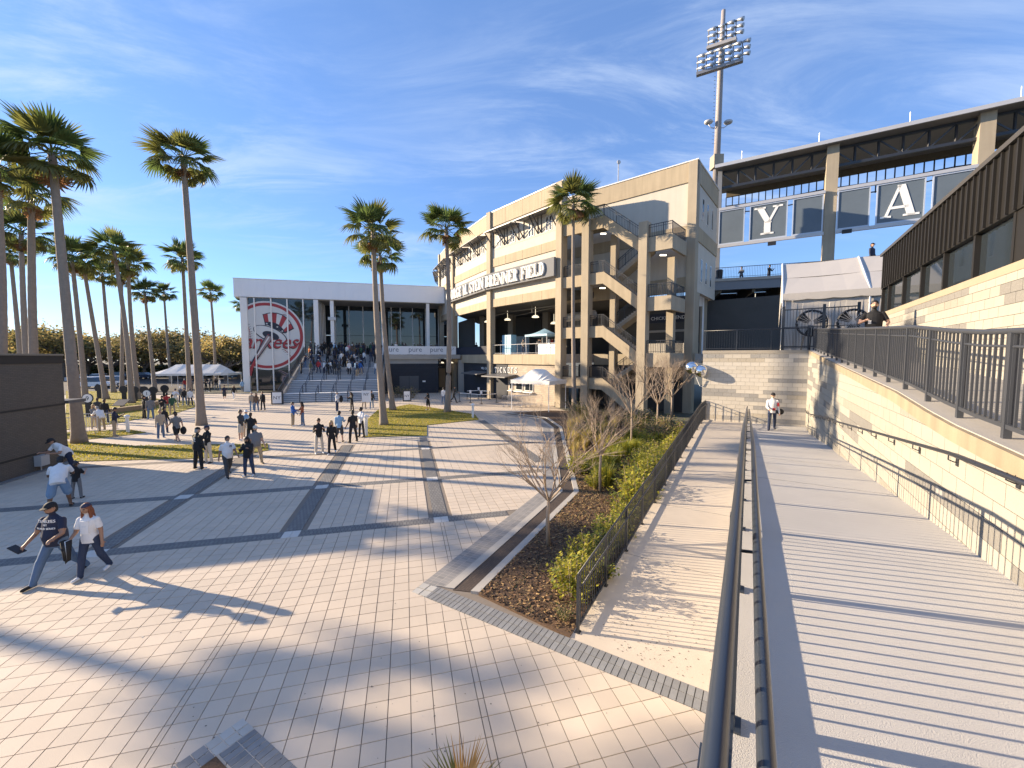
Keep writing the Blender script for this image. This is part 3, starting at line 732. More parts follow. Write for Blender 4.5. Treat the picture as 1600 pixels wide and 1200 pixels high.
for t in (4.4, 5.6, 6.8, 8.0, 9.1):
    q = MB(); q.tube([RP.p(t, W3 - .09, z3(t) + .88), RP.p(t, W3 - .09, z3(t) + .82), RP.p(t, W3 - .014, z3(t) + .80)], .008, 6); q.build('bracket', m_metal_dark, hr2)

# ------------------------------------------------------------------ big white tent on the terrace
m_tent = mat('tent_vinyl', (.42, .395, .365), .55, .06, 1.2, .12, 6)
tent = thing('event_tent', 'large white vinyl event tent with gabled roof on the upper terrace', 'tent', RP.p(29, 6, 5.19))
TF = Frame(RP.p(25.6, .2, 0), q=RP.p(25.6, 11, 0)); TL, TD, EZ, RZ = TF.L, 7.0, 8.15, 10.35
TP = AY(1222, 500, 21.8); TF = Frame(TP, q=TP + RP.n * 10); TL = 10.5
nseg = 12
mb = MB()
for i in range(nseg):
    a, b = TL * i / nseg, TL * (i + 1) / nseg
    sg = lambda s_: -.06 * math.sin(math.pi * (s_ % 3.5) / 3.5)
    for (d0, y0, d1, y1) in ((.15, EZ, -TD / 4, (EZ + RZ) / 2 + .0), (-TD / 4, (EZ + RZ) / 2, -TD / 2, RZ), (-TD / 2, RZ, -TD - .15, EZ)):
        mb.face([TF.p(a, d0, y0 + sg(a) * .4), TF.p(b, d0, y0 + sg(b) * .4), TF.p(b, d1, y1 + sg(b)), TF.p(a, d1, y1 + sg(a))])
mb.build('roof', m_tent, tent)
mb = MB()
for i in range(48):
    a, b = TL * i / 48, TL * (i + 1) / 48; wv = lambda s_: .05 * math.sin(s_ * 7) + .03 * math.sin(s_ * 17)
    mb.face([TF.p(a, wv(a), 5.2), TF.p(b, wv(b), 5.2), TF.p(b, .02, EZ - .35), TF.p(a, .02, EZ - .35)])
mb.build('side_wall', m_tent, tent)
mb = MB()
for i in range(60):
    a, b = TL * i / 60, TL * (i + 1) / 60
    mb.face([TF.p(a, .16, EZ - .32 - .05 * abs(math.sin(a * 3))), TF.p(b, .16, EZ - .32 - .05 * abs(math.sin(b * 3))), TF.p(b, .16, EZ), TF.p(a, .16, EZ)])
mb.build('valance', m_tent, tent)
mb = MB(); mb.face([TF.p(0, .05, 5.2), TF.p(0, .05, EZ), TF.p(0, -TD / 2, RZ - .05), TF.p(0, -TD, EZ), TF.p(0, -TD, 6.8), TF.p(0, -TD * .55, 8.1), TF.p(0, -.8, 7.8), TF.p(0, -.45, 5.2)]); mb.build('gable', m_tent, tent)
mb = MB()
for a in (0, 3.5, 7.0): mb.tube([TF.p(a, .1, 5.2), TF.p(a, .1, EZ), TF.p(a, -TD / 2, RZ + .02)], .05, 8)
mb.build('frame', m_white, tent, smooth=True)
def drum_fan(P, r, label):
    th = thing('drum_fan', label, 'fan', P)
    F = Frame(P, ang=TF.yaw)
    q = MB(); n = 24
    ring = [F.p(math.cos(2 * math.pi * k / n) * r, 0, P.z + math.sin(2 * math.pi * k / n) * r) for k in range(n + 1)]
    q.tube(ring, .06, 6, cap=False); q.build('rim', m_black, th)
    q = MB()
    for k in range(3):
        an = k * 2.09 + .4; c_, s_ = math.cos(an), math.sin(an)
        q.hexa([F.p(c_ * .1 - s_ * .1, -.05, P.z + s_ * .1 + c_ * .1), F.p(c_ * .1 + s_ * .1, .0, P.z + s_ * .1 - c_ * .1), F.p(c_ * r * .9 + s_ * .22, .02, P.z + s_ * r * .9 - c_ * .22), F.p(c_ * r * .9 - s_ * .22, -.06, P.z + s_ * r * .9 + c_ * .22)] + [F.p(c_ * .1 - s_ * .1, -.04, P.z + s_ * .1 + c_ * .1), F.p(c_ * .1 + s_ * .1, .01, P.z + s_ * .1 - c_ * .1), F.p(c_ * r * .9 + s_ * .22, .03, P.z + s_ * r * .9 - c_ * .22), F.p(c_ * r * .9 - s_ * .22, -.05, P.z + s_ * r * .9 + c_ * .22)])
    q.build('blade', m_black, th)
    q = MB()
    for k in range(12):
        an = math.pi * k / 12; q.bar(F.p(-math.cos(an) * r, .08, P.z - math.sin(an) * r), F.p(math.cos(an) * r, .08, P.z + math.sin(an) * r), .012)
    q.build('guard', m_steel_pale, th)
    q = MB(); q.bar(F.p(-.3, 0, P.z - r - .02), F.p(-.4, .25, 5.2), .05); q.bar(F.p(.3, 0, P.z - r - .02), F.p(.4, .25, 5.2), .05); q.bar(F.p(0, -.05, P.z - r), F.p(0, -.4, 5.2), .05); q.build('stand', m_black, th)
P = AY(1268, 505, 20.6); drum_fan(P, .62, 'large black drum fan standing before the white tent left of the gate post')
P = AY(1333, 503, 18.6); drum_fan(P, .55, 'large black drum fan partly hidden behind the guard at the white tent')
# ------------------------------------------------------------------ stadium: curved front
def PL(F, d, u, v):
    """(s, z) where the picture point u,v meets the vertical plane at offset d of frame F"""
    r = ray(u, v); o = F.o + F.n * d; t = F.n.dot(o) / F.n.dot(r); return (Vector((r.x * t, r.y * t, 0)) - F.o).dot(F.u), CAM_H + r.z * t
P1, P2, P3, P4, P5 = (4.81, 39.61), (-2.59, 48.5), (-8.38, 59.18), (-11.78, 67.94), (-13.2, 78)
FA, FB, FC, FD = Frame(P2, P1), Frame(P3, P2), Frame(P4, P3), Frame(P5, P4)
m_cap = mat('white_coping_metal', (.72, .72, .72), .4, .04)
m_dkblue = brick_mat('navy_block', (.020, .024, .034), (.024, .028, .040), (.012, .014, .02), .8, .4, .01, vert=True, bump=.5)
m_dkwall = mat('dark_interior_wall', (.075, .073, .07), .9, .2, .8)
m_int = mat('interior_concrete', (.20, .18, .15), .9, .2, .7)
stad = thing('stadium_building', 'big curved tan and cream stadium front with open concourse and striped concrete bands', 'stadium', (0, 50, 0))
m_beam = mat('tan_spandrel', (.355, .292, .203), .85, .16, .7, .25, 30, streak=.26)
segs = [(FA, 'A'), (FB, 'B'), (FC, 'C'), (FD, 'D')]
for F, nm in segs:
    L = F.L
    def panels(name, z0_, z1_, m):
        n = max(1, round(L / 2.9))
        for i in range(n): q = MB(); q.fbox(F, i * L / n + .012, (i + 1) * L / n - .012, -.4, 0, z0_, z1_); q.build(name, m, stad)
    panels('parapet', 19.75, 21.38, m_beam)
    t = MB(); t.fbox(F, -.03, L + .03, -.5, .06, 21.382, 21.47); t.build('parapet_cap', m_cap, stad)
    t = MB(); t.fbox(F, 0, L, -.5, -.10, 16.16, 19.748); t.build('upper_wall', m_stucco, stad)
    panels('spandrel', 15.22, 16.158, m_beam)
    t = MB(); t.fbox(F, 0, L, -.5, -.10, 11.56, 15.218); t.build('middle_wall', m_stucco, stad)
    panels('spandrel', 10.65, 11.558, m_beam)
    # thin joint lines in the stucco
    t = MB()
    for z_ in (17.1, 13.4): t.fbox(F, 0, L, -.101, -.085, z_, z_ + .03)
    t.build('joint_trim', m_con_grey, stad)
for F, nm in ((FA, 'A'), (FB, 'B')):
    L = F.L; panels('slab_edge', 4.1, 5.17, m_beam) if False else [(lambda q: (q.fbox(F, i * L / 4 + .012, (i + 1) * L / 4 - .012, -.6, 0, 4.1, 5.17), q.build('slab_edge', m_beam, stad)))(MB()) for i in range(4)]
for P in (P1, P2, P3, P4):
    F = {P1: FA, P2: FA, P3: FB, P4: FC}[P]; s0 = F.L if P == P1 else 0
    t = MB()
    if P == P1: t.fbox(F, s0 - .72, s0 + .03, -.6, .22, -.05, 21.382)
    else: t.fbox(F, s0 - .36, s0 + .36, -.5, .22, -.05, 21.5)
    t.build('column', m_con_tan, stad)
# floors, ceilings and dark back of the concourse
def hull(pts): return [(p[0], p[1]) for p in pts]
back = [(18, 58), (4, 66), (-4, 78)]
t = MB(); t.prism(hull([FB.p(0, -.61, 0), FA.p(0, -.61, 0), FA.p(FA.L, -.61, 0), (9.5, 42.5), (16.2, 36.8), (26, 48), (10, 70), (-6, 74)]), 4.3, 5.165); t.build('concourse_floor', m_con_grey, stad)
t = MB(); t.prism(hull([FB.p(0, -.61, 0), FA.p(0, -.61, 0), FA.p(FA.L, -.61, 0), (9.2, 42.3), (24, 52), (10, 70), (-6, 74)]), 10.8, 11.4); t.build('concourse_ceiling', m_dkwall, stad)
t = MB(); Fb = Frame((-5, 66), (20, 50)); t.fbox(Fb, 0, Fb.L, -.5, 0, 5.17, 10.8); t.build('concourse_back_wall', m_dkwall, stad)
t = MB(); t.fbox(Fb, 6, 9, .02, .06, 5.2, 8.0); t.build('daylight_tone_doorway', mat('doorway_daylight_tone', (.55, .62, .66), .6, .1), stad)  # flat panel; daylight seen through the opening is put into its pale colour
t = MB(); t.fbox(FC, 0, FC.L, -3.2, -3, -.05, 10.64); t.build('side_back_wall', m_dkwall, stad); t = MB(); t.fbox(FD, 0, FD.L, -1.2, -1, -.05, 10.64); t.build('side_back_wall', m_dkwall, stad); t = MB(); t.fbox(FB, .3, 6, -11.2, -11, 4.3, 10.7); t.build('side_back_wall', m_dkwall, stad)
t = MB()
for s_ in (3, 8, 13.5, 19): t.fbox(Fb, s_, s_ + .8, 3.5, 4.3, 5.17, 10.8)
t.build('inner_columns', m_int, stad)
t = MB()   # pipes and duct under the ceiling
t.tube([FA.p(.5, -2, 10.2), FA.p(5, -2.2, 10.25), FA.p(11, -2, 10.2)], .05, 6); t.tube([FA.p(.5, -3.2, 9.8), FA.p(11, -3.0, 10.4)], .04, 6); t.tube([FB.p(3, -3, 10.2), FB.p(12, -2.4, 10.2)], .05, 6)
t.tube([FA.p(6.0, -1.2, 9.6), FA.p(6.0, -1.2, 10.6)], .05, 6); t.build('pipe', m_int, stad, smooth=True)
t = MB(); t.tube([FA.p(6.2, -5, 9.2), FA.p(12, -4.2, 9.2)], .45, 12); t.build('duct', mat('duct_wrap', (.34, .31, .27), .7, .1), stad, smooth=True)
for (F, a, d, z_) in ((FA, 4.6, -3, 9.35), (FA, 3.6, -7, 8.9), (FB, 5, -3, 9.6), (FB, 9, -4, 9.6)):
    P = F.p(a, d, z_); t = MB(); t.ball(P, (.42, .42, .28), 0, 12, 6, zlo=0.); t.tube([P + Vector((0, 0, .25)), P + Vector((0, 0, 1.2))], .03, 6)
    t.build('pendant_lamp', mat('lamp_enamel', (.75, .72, .62), .4, .03, emit=(1, .85, .6, .5)), stad, smooth=True)
# windows and shading awnings
m_frame = mat('window_frame', (.70, .70, .68), .5, .03)
def win_pair(F, s, z0=17.28, z1=18.66):
    for k in (-.36, .1):
        q = MB(); a, b = s + k - .04, s + k + .30
        q.fbox(F, a, a + .05, -.098, -.05, z0, z1); q.fbox(F, b - .05, b, -.098, -.05, z0, z1); q.fbox(F, a + .05, b - .05, -.098, -.05, z0, z0 + .05); q.fbox(F, a + .05, b - .05, -.098, -.05, z1 - .05, z1); q.fbox(F, a + .05, b - .05, -.098, -.055, (z0 + z1) / 2 - .03, (z0 + z1) / 2 + .03)
        wn = q.build('window', m_frame, stad)
        for za, zb in ((z0 + .052, (z0 + z1) / 2 - .032), ((z0 + z1) / 2 + .032, z1 - .052)):
            q = MB(); q.fbox(F, a + .052, b - .052, -.097, -.075, za, zb); q.build('pane', m_glass, wn, off=(0, 50, 0))
m_awn = mat('awning_metal', (.16, .16, .165), .45, .08, metal=.3)
def awning(F, a, b):
    th = thing('window_awning', None, 'awning', F.p((a + b) / 2, 0, 18.9), group='dark metal awnings over the upper windows')
    q = MB(); q.hexa([F.p(a, -.09, 19.05), F.p(b, -.09, 19.05), F.p(b, 1.25, 18.86), F.p(a, 1.25, 18.86), F.p(a, -.09, 19.12), F.p(b, -.09, 19.12), F.p(b, 1.25, 18.92), F.p(a, 1.25, 18.92)]); q.build('awning_roof', m_awn, th)
    for s_ in (a + .12, (a + b) / 2 - .25, (a + b) / 2 + .25, b - .12):
        q = MB(); q.bar(F.p(s_, 1.2, 18.86), F.p(s_, -.07, 17.35), .09); q.bar(F.p(s_, -.06, 17.3), F.p(s_, -.06, 19.0), .07); q.build('bracket', m_metal_dark, th)
    return th
for F, lab in ((FA, 'nearest the stair tower'), (FB, 'above the sign'), (FC, 'towards the far bend'), (FD, 'at the far left bend')):
    L = F.L
    for k, (a, b) in enumerate(((.55, L * .45), (L * .5, L - .75))):
        o = awning(F, a, b); o['label'] = 'dark metal awning with diagonal brackets, %s one in its bay, %s' % (('left', 'right')[k], lab)
    for s_ in (.15, .35, .61, .83): win_pair(F, L * s_)
# ground floor walls
m_stone = brick_mat('stone_veneer', (.38, .32, .25), (.30, .25, .20), (.20, .17, .14), .55, .2, .012, vert=True, bump=.7, var=.2)
def wall_obj(name, F, a, b, d0, d1, z0, z1, m, parent):
    """box whose local x runs along the wall so brick patterns follow it"""
    th = MB(); th.hexa([(a, -d0, z0), (b, -d0, z0), (b, -d1, z0), (a, -d1, z0), (a, -d0, z1), (b, -d0, z1), (b, -d1, z1), (a, -d1, z1)])
    o = th.build(name, m, None, off=(0, 0, 0)); o.parent = parent; o.location = F.o - parent.location; o.rotation_euler = (0, 0, F.yaw); return o
wall_obj('ticket_wall', FA, .36, FA.L, -1.0, -.25, -.05, 4.1, m_stone, stad)
wall_obj('gate_wall', FB, 0, FB.L, -1.0, -.3, -.05, 4.1, m_dkblue, stad)
t = MB(); t.fbox(FA, .4, 3.0, -.248, -.20, -.03, 4.08); o = t.build('navy_panel', m_dkblue, stad)
for a, b in ((3.4, 3.9), (4.5, 5.6), (6.0, 7.3)):
    q = MB(); q.fbox(FA, a, b, -.248, -.17, 1.25, 2.35); wn = q.build('ticket_window', m_frame, stad)
    q = MB(); q.fbox(FA, a + .07, b - .07, -.169, -.15, 1.32, 2.28); q.build('pane', m_glass, wn, off=(0, 50, 0))
    q = MB(); q.fbox(FA, a - .1, b + .1, -.248, .1, 1.08, 1.16); q.build('counter', m_white, stad)
for (F, a, b, z_) in ((FA, .3, 4.6, 2.95), (FB, 6.5, 11.6, 3.1)):
    q = MB(); q.hexa([F.p(a, -.19, z_ - .1), F.p(b, -.19, z_ - .1), F.p(b, 1.5, z_ - .34), F.p(a, 1.5, z_ - .34), F.p(a, -.19, z_), F.p(b, -.19, z_), F.p(b, 1.5, z_ - .22), F.p(a, 1.5, z_ - .22)]); q.build('ticket_canopy', m_awn, stad)
# serif letters
def serif(ch, T=.20):
    """polygons (lists of 2-D points) of a slab serif capital of height 1; returns polys, width"""
    P = []; H_, SV, SW = .10, .07, .09
    rect = lambda x0, y0, x1, y1: P.append([(x0, y0), (x1, y0), (x1, y1), (x0, y1)])
    def stem(x, y0=0., y1=1., t=T, s0=True, s1=True):
        rect(x, y0, x + t, y1)
        if s0: rect(x - SW, y0, x + t + SW, y0 + SV)
        if s1: rect(x - SW, y1 - SV, x + t + SW, y1)
    def arc(cx, cy, rx, ry, a0, a1, tx, ty, n=10):
        for k in range(n):
            p, q = R(a0 + (a1 - a0) * k / n), R(a0 + (a1 - a0) * (k + 1) / n)
            P.append([(cx + rx * math.cos(p), cy + ry * math.sin(p)), (cx + rx * math.cos(q), cy + ry * math.sin(q)), (cx + (rx - tx) * math.cos(q), cy + (ry - ty) * math.sin(q)), (cx + (rx - tx) * math.cos(p), cy + (ry - ty) * math.sin(p))])
    def diag(x0, y0, x1, y1, t): P.append([(x0, y0), (x0 + t, y0), (x1 + t, y1), (x1, y1)])
    if ch == 'I': stem(.1); return P, .42
    if ch == 'T': stem(.32, s1=False); rect(.02, 1 - .10, .82, 1); rect(.02, .72, .09, .9); rect(.75, .72, .82, .9); return P, .86
    if ch in 'EFL':
        stem(.1)
        if ch in 'EF': rect(.3, .90, .76, 1); rect(.69, .73, .76, .9); rect(.3, .46, .58, .55); rect(.53, .38, .58, .63)
        if ch in 'EL': rect(.3, 0, .78, .10); rect(.71, .1, .78, .28)
        return P, .84
    if ch == 'R': stem(.1); arc(.42, .74, .34, .26, -90, 90, .19, .09); rect(.3, .91, .42, 1); rect(.3, .48, .42, .57); diag(.62, 0, .38, .5, .2); rect(.56, 0, .94, SV); return P, .94
    if ch == 'B': stem(.1); arc(.42, .76, .30, .24, -90, 90, .18, .08); arc(.44, .27, .36, .27, -90, 90, .19, .08); rect(.3, .92, .42, 1); rect(.3, .48, .44, .56); rect(.3, 0, .44, .08); return P, .86
    if ch == 'D': stem(.1); arc(.36, .5, .50, .5, -90, 90, .20, .09, 14); rect(.3, .91, .36, 1); rect(.3, 0, .36, .09); return P, .94
    if ch == 'O': arc(.5, .5, .48, .52, 0, 360, .20, .08, 22); return P, 1.02
    if ch == 'C' or ch == 'G':
        arc(.5, .5, .48, .52, 40, 320, .20, .08, 16); rect(.80, .68, .87, .98)
        if ch == 'G': rect(.72, .06, .90, .44); rect(.6, .40, .97, .47)
        return P, .98
    if ch == 'S': arc(.42, .745, .33, .265, 20, 270, .16, .09, 12); arc(.42, .255, .36, .265, -160, 90, .17, .09, 12); rect(.68, .72, .74, 1.0); rect(.06, 0, .12, .28); return P, .84
    if ch == 'N': stem(.08, t=.09, s0=True); diag(.78, 0, .08, 1, .2); stem(.86, t=.09, s0=False); return P, 1.06
    if ch == 'M': stem(.08, t=.09); diag(.48, 0, .08, 1, .2); diag(.52, 0, .92, 1, .1); stem(.96, t=.2); return P, 1.28
    if ch == 'K': stem(.1); diag(.3, .42, .66, 1, .09); diag(.68, 0, .40, .55, .2); rect(.56, 1 - SV, .90, 1); rect(.6, 0, .98, SV); return P, .98
    if ch == 'Y': diag(.40, .42, .06, 1, .24); diag(.47, .42, .80, 1, .10); rect(.36, 0, .60, .46); rect(.24, 0, .72, .06); rect(-.02, .94, .40, 1); rect(.66, .94, 1.02, 1); return P, 1.0
    if ch == 'A': diag(.04, 0, .44, 1, .09); diag(.72, 0, .40, 1, .23); rect(.24, .26, .74, .34); rect(-.06, 0, .26, .06); rect(.60, 0, 1.06, .06); return P, 1.0
    if ch == '.': rect(.05, 0, .22, .17); return P, .3
    return P, .45
def put_word(txt, path, z0, h, depth, m, parent, fit=None, gap=.08, name='letter', wide=1., T=.20):
    """path(x) -> (frame, s): lays letters along; each letter one mesh"""
    ws = [serif(c)[1] for c in txt]; tot = sum(ws) + gap * (len(ws) - 1); kx = fit / tot if fit else h * wide; x = 0
    for c, w_ in zip(txt, ws):
        if c != ' ':
            q = MB(); F, s0, d = path(x * kx, w_ * kx)
            for pl in serif(c, T)[0]:
                n = len(pl); 
                A_ = [F.p(s0 + px * kx, d, z0 + py * h) for px, py in pl]; B_ = [F.p(s0 + px * kx, d + depth, z0 + py * h) for px, py in pl]
                i = len(q.v); q.v.extend([tuple(p) for p in A_ + B_]); q.f.append(tuple(range(i + n - 1, i - 1, -1))); q.m.append(0); q.f.append(tuple(range(i + n, i + 2 * n))); q.m.append(0)
                for k in range(n): k2 = (k + 1) % n; q.f.append((i + k, i + k2, i + n + k2, i + n + k)); q.m.append(0)
            q.build(name, m, parent)
        x += w_ + gap
    return tot * kx
# the long name sign across two bays
m_signp = mat('sign_panel_grey', (.20, .205, .215), .95, .06, 1.5, spec=.08)
sign = thing('stadium_sign', 'long grey sign with raised white letters GEORGE M. STEINBRENNER FIELD on the curved front', 'sign', FA.p(0, .4, 13.5))
t = MB(); t.fbox(FA, .02, 11.0, .30, .60, 12.62, 14.40); t.build('sign_panel', m_signp, sign)
t = MB(); t.fbox(FB, -.9, FB.L - .02, .30, .60, 12.62, 14.40); t.build('sign_panel', m_signp, sign)
m_letter = mat('letter_white', (.82, .82, .80), .95, .02, spec=.1)
put_word('GEORGE M. STEIN', lambda x, wl: (FB, -.75 + x, .61), 12.86, 1.28, .20, m_letter, sign, fit=FB.L + .62, gap=.10, T=.23)
put_word('BRENNER FIELD', lambda x, wl: (FA, .10 + x, .61), 12.86, 1.28, .20, m_letter, sign, fit=9.75, gap=.10, T=.23)
put_word('TICKETS', lambda x, wl: (FA, .65 + x, -.19 if x < 2.3 else -.24), 3.08, .62, .05, m_letter, stad, fit=4.0, gap=.42, T=.12, name='wall_letter')
wall_text('small_sign_text', 'WILL CALL', FB, FB.L - 2.2, -.29, 3.35, .42, m_letter, stad, ext=.02)
# concourse railing on bay A and items standing there
t = MB(); t.tube([FA.p(.4, -.1, 6.25), FA.p(FA.L - .75, -.1, 6.25)], .03, 6); t.tube([FA.p(.4, -.1, 5.3), FA.p(FA.L - .75, -.1, 5.3)], .02, 6)
for i in range(8): t.tube([FA.p(.4 + i * 1.48, -.1, 5.17), FA.p(.4 + i * 1.48, -.1, 6.25)], .02, 6)
t.build('concourse_rail', m_steel_pale, stad)
t = MB(); t.fbox(FB, .4, FB.L, -.12, -.06, 5.17, 6.2); t.build('navy_banner', mat('navy_cloth', (.012, .015, .03), .8, .2), stad)

# ------------------------------------------------------------------ right block, stair tower
FRt = Frame((8.29, 41.67), (15.59, 35.45)); 
block = thing('stadium_corner_block', 'tall cream end block with tan parapet and narrow side windows right of the stairs', 'building', (14, 42, 0))
LR = FRt.L
FS = Frame((15.59, 35.45), (20.6, 41.9))   # side wall going away
t = MB(); t.fbox(FRt, -3.5, LR, -.4, 0, 19.73, 21.38); t.build('parapet', m_beam, block)
t = MB(); t.fbox(FRt, -3.5, LR + .06, -.5, .06, 21.382, 21.47); t.fbox(FS, .4, FS.L, -.4, .06, 21.381, 21.469); t.build('parapet_cap', m_cap, block)
t = MB(); t.fbox(FRt, -3.5, LR - .7, -.5, -.1, 16.15, 19.728); t.build('upper_wall', m_stucco, block)
t = MB(); t.fbox(FRt, -3.5, LR - .7, -.5, -.02, 15.1, 16.148); t.build('spandrel', m_beam, block)
t = MB(); t.fbox(FRt, -4.2, LR - .7, -.5, -.1, 11.8, 15.098); t.build('middle_wall', m_stucco, block)
t = MB(); t.fbox(FRt, -4.2, LR - .7, -.6, -.02, 10.55, 11.798); t.build('spandrel', m_beam, block)
t = MB(); t.fbox(FRt, LR - .72, LR, -.75, .10, -.05, 21.38); t.build('column', m_con_tan, block)
t = MB(); t.fbox(FRt, 0, LR, -.6, .0, 4.1, 5.17); t.build('slab_edge', m_con_tan, block)
t = MB(); t.fbox(FRt, -2, LR - .7, -1.0, -.4, -.05, 4.1); t.build('base_wall', m_dkwall, block)
t = MB(); t.fbox(FS, 0, FS.L, -.4, -.02, 19.73, 21.38); t.build('parapet', m_beam, block)
t = MB(); t.fbox(FS, .75, FS.L, -.5, -.1, 16.15, 19.728); t.build('upper_wall', m_stucco, block)
t = MB(); t.fbox(FS, .75, FS.L, -.5, -.02, 14.9, 16.148); t.build('spandrel', m_beam, block)
t = MB(); t.fbox(FS, .75, FS.L, -.5, -.1, 10.6, 14.898); t.build('middle_wall', m_stucco, block)
t = MB(); t.fbox(FS, .75, 2.2, -.5, -.1, 5.17, 10.598); t.build('lower_wall', m_con_tan, block)
for s_ in (2.2, 3.9, 5.7):
    for z0_, z1_ in ((17.0, 18.9), (11.6, 13.6)):
        q = MB(); q.fbox(FS, s_, s_ + .5, -.098, -.06, z0_, z1_); wn = q.build('window', m_frame, block)
        q = MB(); q.fbox(FS, s_ + .06, s_ + .44, -.059, -.045, z0_ + .06, z1_ - .06); q.build('pane', m_glass, wn, off=(14, 42, 0))
t = MB(); t.fbox(FRt, -3, LR + 6, -9.2, -9, 5.17, 10.7); t.build('inner_wall', m_dkwall, block)
# food stand sign inside
t = MB(); t.fbox(FRt, 3.6, 9.0, -3.3, -3.15, 8.2, 9.1); t.build('stand_sign', mat('navy_sign', (.02, .024, .04), .5, .1), block)
wall_text('stand_sign_text', 'CHICKEN TENDERS', FRt, 6.6, -3.14, 8.5, .46, m_letter, block, ext=.01)
t = MB(); t.fbox(FRt, 3.4, 9.0, -3.5, -3.2, 7.3, 7.5); t.fbox(FRt, 3.4, 9.0, -3.6, -3.0, 5.17, 6.2); t.build('stand_counter', m_con_grey, block)
# roof mast with dish
t = MB(); Pm = AY(966, 285, 46); t.tube([Pm, Pm + Vector((0, 0, 2.0))], .06, 6); t.ball(Pm + Vector((0, -.1, 2.1)), (.22, .08, .22), 0, 8, 6); t.build('roof_mast', m_steel_pale, block)

FT = Frame(P1, ang=FRt.yaw)      # stair tower, front plane
tower = thing('stair_tower', 'open concrete zigzag stair tower with dark railings between tall square columns', 'stair tower', (9, 37, 0))
for s_, zt in ((2.6, 17.25), (7.98, 15.9)):
    t = MB(); t.fbox(FT, s_ - .36, s_ + .36, -.55, .30, -.05, zt); t.build('column', m_con_tan, tower)
for s_, d_ in ((4.4, -2.0), (9.4, -2.6)):
    t = MB(); t.fbox(FT, s_ - .3, s_ + .3, d_ - .3, d_ + .3, -.05, 16.0 if s_ < 5 else 13.3); t.build('inner_column', m_con_tan, tower)
LV = [17.25, 12.4, 7.65, 2.95]; RV = [14.6, 9.8, 5.2]
for z_ in LV:
    t = MB(); t.fbox(FT, .03, 4.3, -3.5, 0, z_ - 1.02, z_ - .04) if False else None
    t.fbox(FT, .03, 4.3, -.25, 0, z_ - 1.02, z_); t.fbox(FT, .03, 4.3, -3.5, -.252, z_ - .25, z_ - .05); t.build('left_landing', m_beam, tower)
for z_ in RV:
    t = MB(); t.fbox(FT, 7.65, 10.3, -.25, 0, z_ - 1.15, z_); t.fbox(FT, 10.05, 10.3, -3.4, -.252, z_ - 1.15, z_); t.fbox(FT, 7.65, 10.048, -3.4, -.252, z_ - .3, z_ - .1); t.build('right_landing', m_con_tan, tower)
def rail_run(parent, a, za, b, zb, d, F=FT, h=1.02, off=0):
    q = MB(); q.bar(F.p(a, d, za + h), F.p(b, d, zb + h), .05); q.bar(F.p(a, d, za + .1), F.p(b, d, zb + .1), .035); q.bar(F.p(a, d, za + h * .8), F.p(b, d, zb + h * .8), .03)
    n = max(2, int((abs(b - a)) / .14))
    for i in range(n + 1):
        k = i / n; s_ = a + (b - a) * k; z_ = za + (zb - za) * k; w_ = .028 if i % 8 == 0 else .013
        q.fbox(F, s_ - w_, s_ + w_, d - w_, d + w_, z_, z_ + h)
    q.build('stair_rail', m_metal_dark, parent)
def rail_side(parent, s, d0, d1, z, F=FT, h=1.02):
    q = MB(); q.bar(F.p(s, d0, z + h), F.p(s, d1, z + h), .05); q.bar(F.p(s, d0, z + .1), F.p(s, d1, z + .1), .035)
    n = int(abs(d1 - d0) / .14)
    for i in range(n + 1): d = d0 + (d1 - d0) * i / n; q.fbox(F, s - .013, s + .013, d - .013, d + .013, z, z + h)
    q.build('stair_rail', m_metal_dark, parent)
def flight(a, za, b, zb, d0, d1, front):
    t = MB()
    if front: t.fslope(FT, min(a, b), max(a, b), -.22, 0, (za if a < b else zb) - 1.05, (zb if a < b else za) - 1.05, (za if a < b else zb) + .04, (zb if a < b else za) + .04, 0)
    t.fslope(FT, min(a, b), max(a, b), d0, d1, (za if a < b else zb) - .55, (zb if a < b else za) - .55, (za if a < b else zb) - .22, (zb if a < b else za) - .22, 0)
    t.build('stair_string', m_beam if front else m_con_tan, tower)
    n = 15; t = MB()
    for i in range(n):
        k0, k1 = i / n, (i + 1) / n; s0, s1 = a + (b - a) * k0, a + (b - a) * k1; z_ = za + (zb - za) * (k0 if zb < za else k1)
        zz = za + (zb - za) * (k1 if zb < za else k0)
        t.fbox(FT, min(s0, s1), max(s0, s1), d0 + .004, d1 - .004, min(z_, zz) - .2, min(z_, zz) + .02)
    t.build('stair_steps', m_con_grey, tower, kind='stuff')
for zl, zr_ in zip(LV, RV + [.3]):
    if zl > 3: flight(4.3, zl, 7.64, zr_, -1.7, -.226, True); rail_run(tower, 4.3, zl, 7.6, zr_, -.1)
    else: flight(4.3, zl, 8.4, .1, -1.7, -.226, True); rail_run(tower, 4.3, zl, 8.3, .1, -.1)
for zr_, zl in zip(RV, LV[1:]): flight(7.64, zr_, 4.3, zl, -3.4, -1.95, False); rail_run(tower, 4.3, zl, 7.6, zr_, -1.95)
for z_ in LV: rail_run(tower, .1, z_, 2.2, z_, -.1); rail_run(tower, 2.98, z_, 4.3, z_, -.1)
for z_ in RV: rail_run(tower, 8.36, z_, 10.25, z_, -.1); rail_side(tower, 10.2, -.15, -3.35, z_)
for P in (FT.p(3.6, -1.2, 16.1), FT.p(9.2, -1, 13.25), FT.p(3.6, -1.2, 11.2)):
    t = MB(); t.box(P, (.5, .12, .1)); t.build('strip_lamp', mat('strip_lamp_lens', (.8, .78, .7), .4, 0, emit=(1, .9, .7, 1.5)), tower)

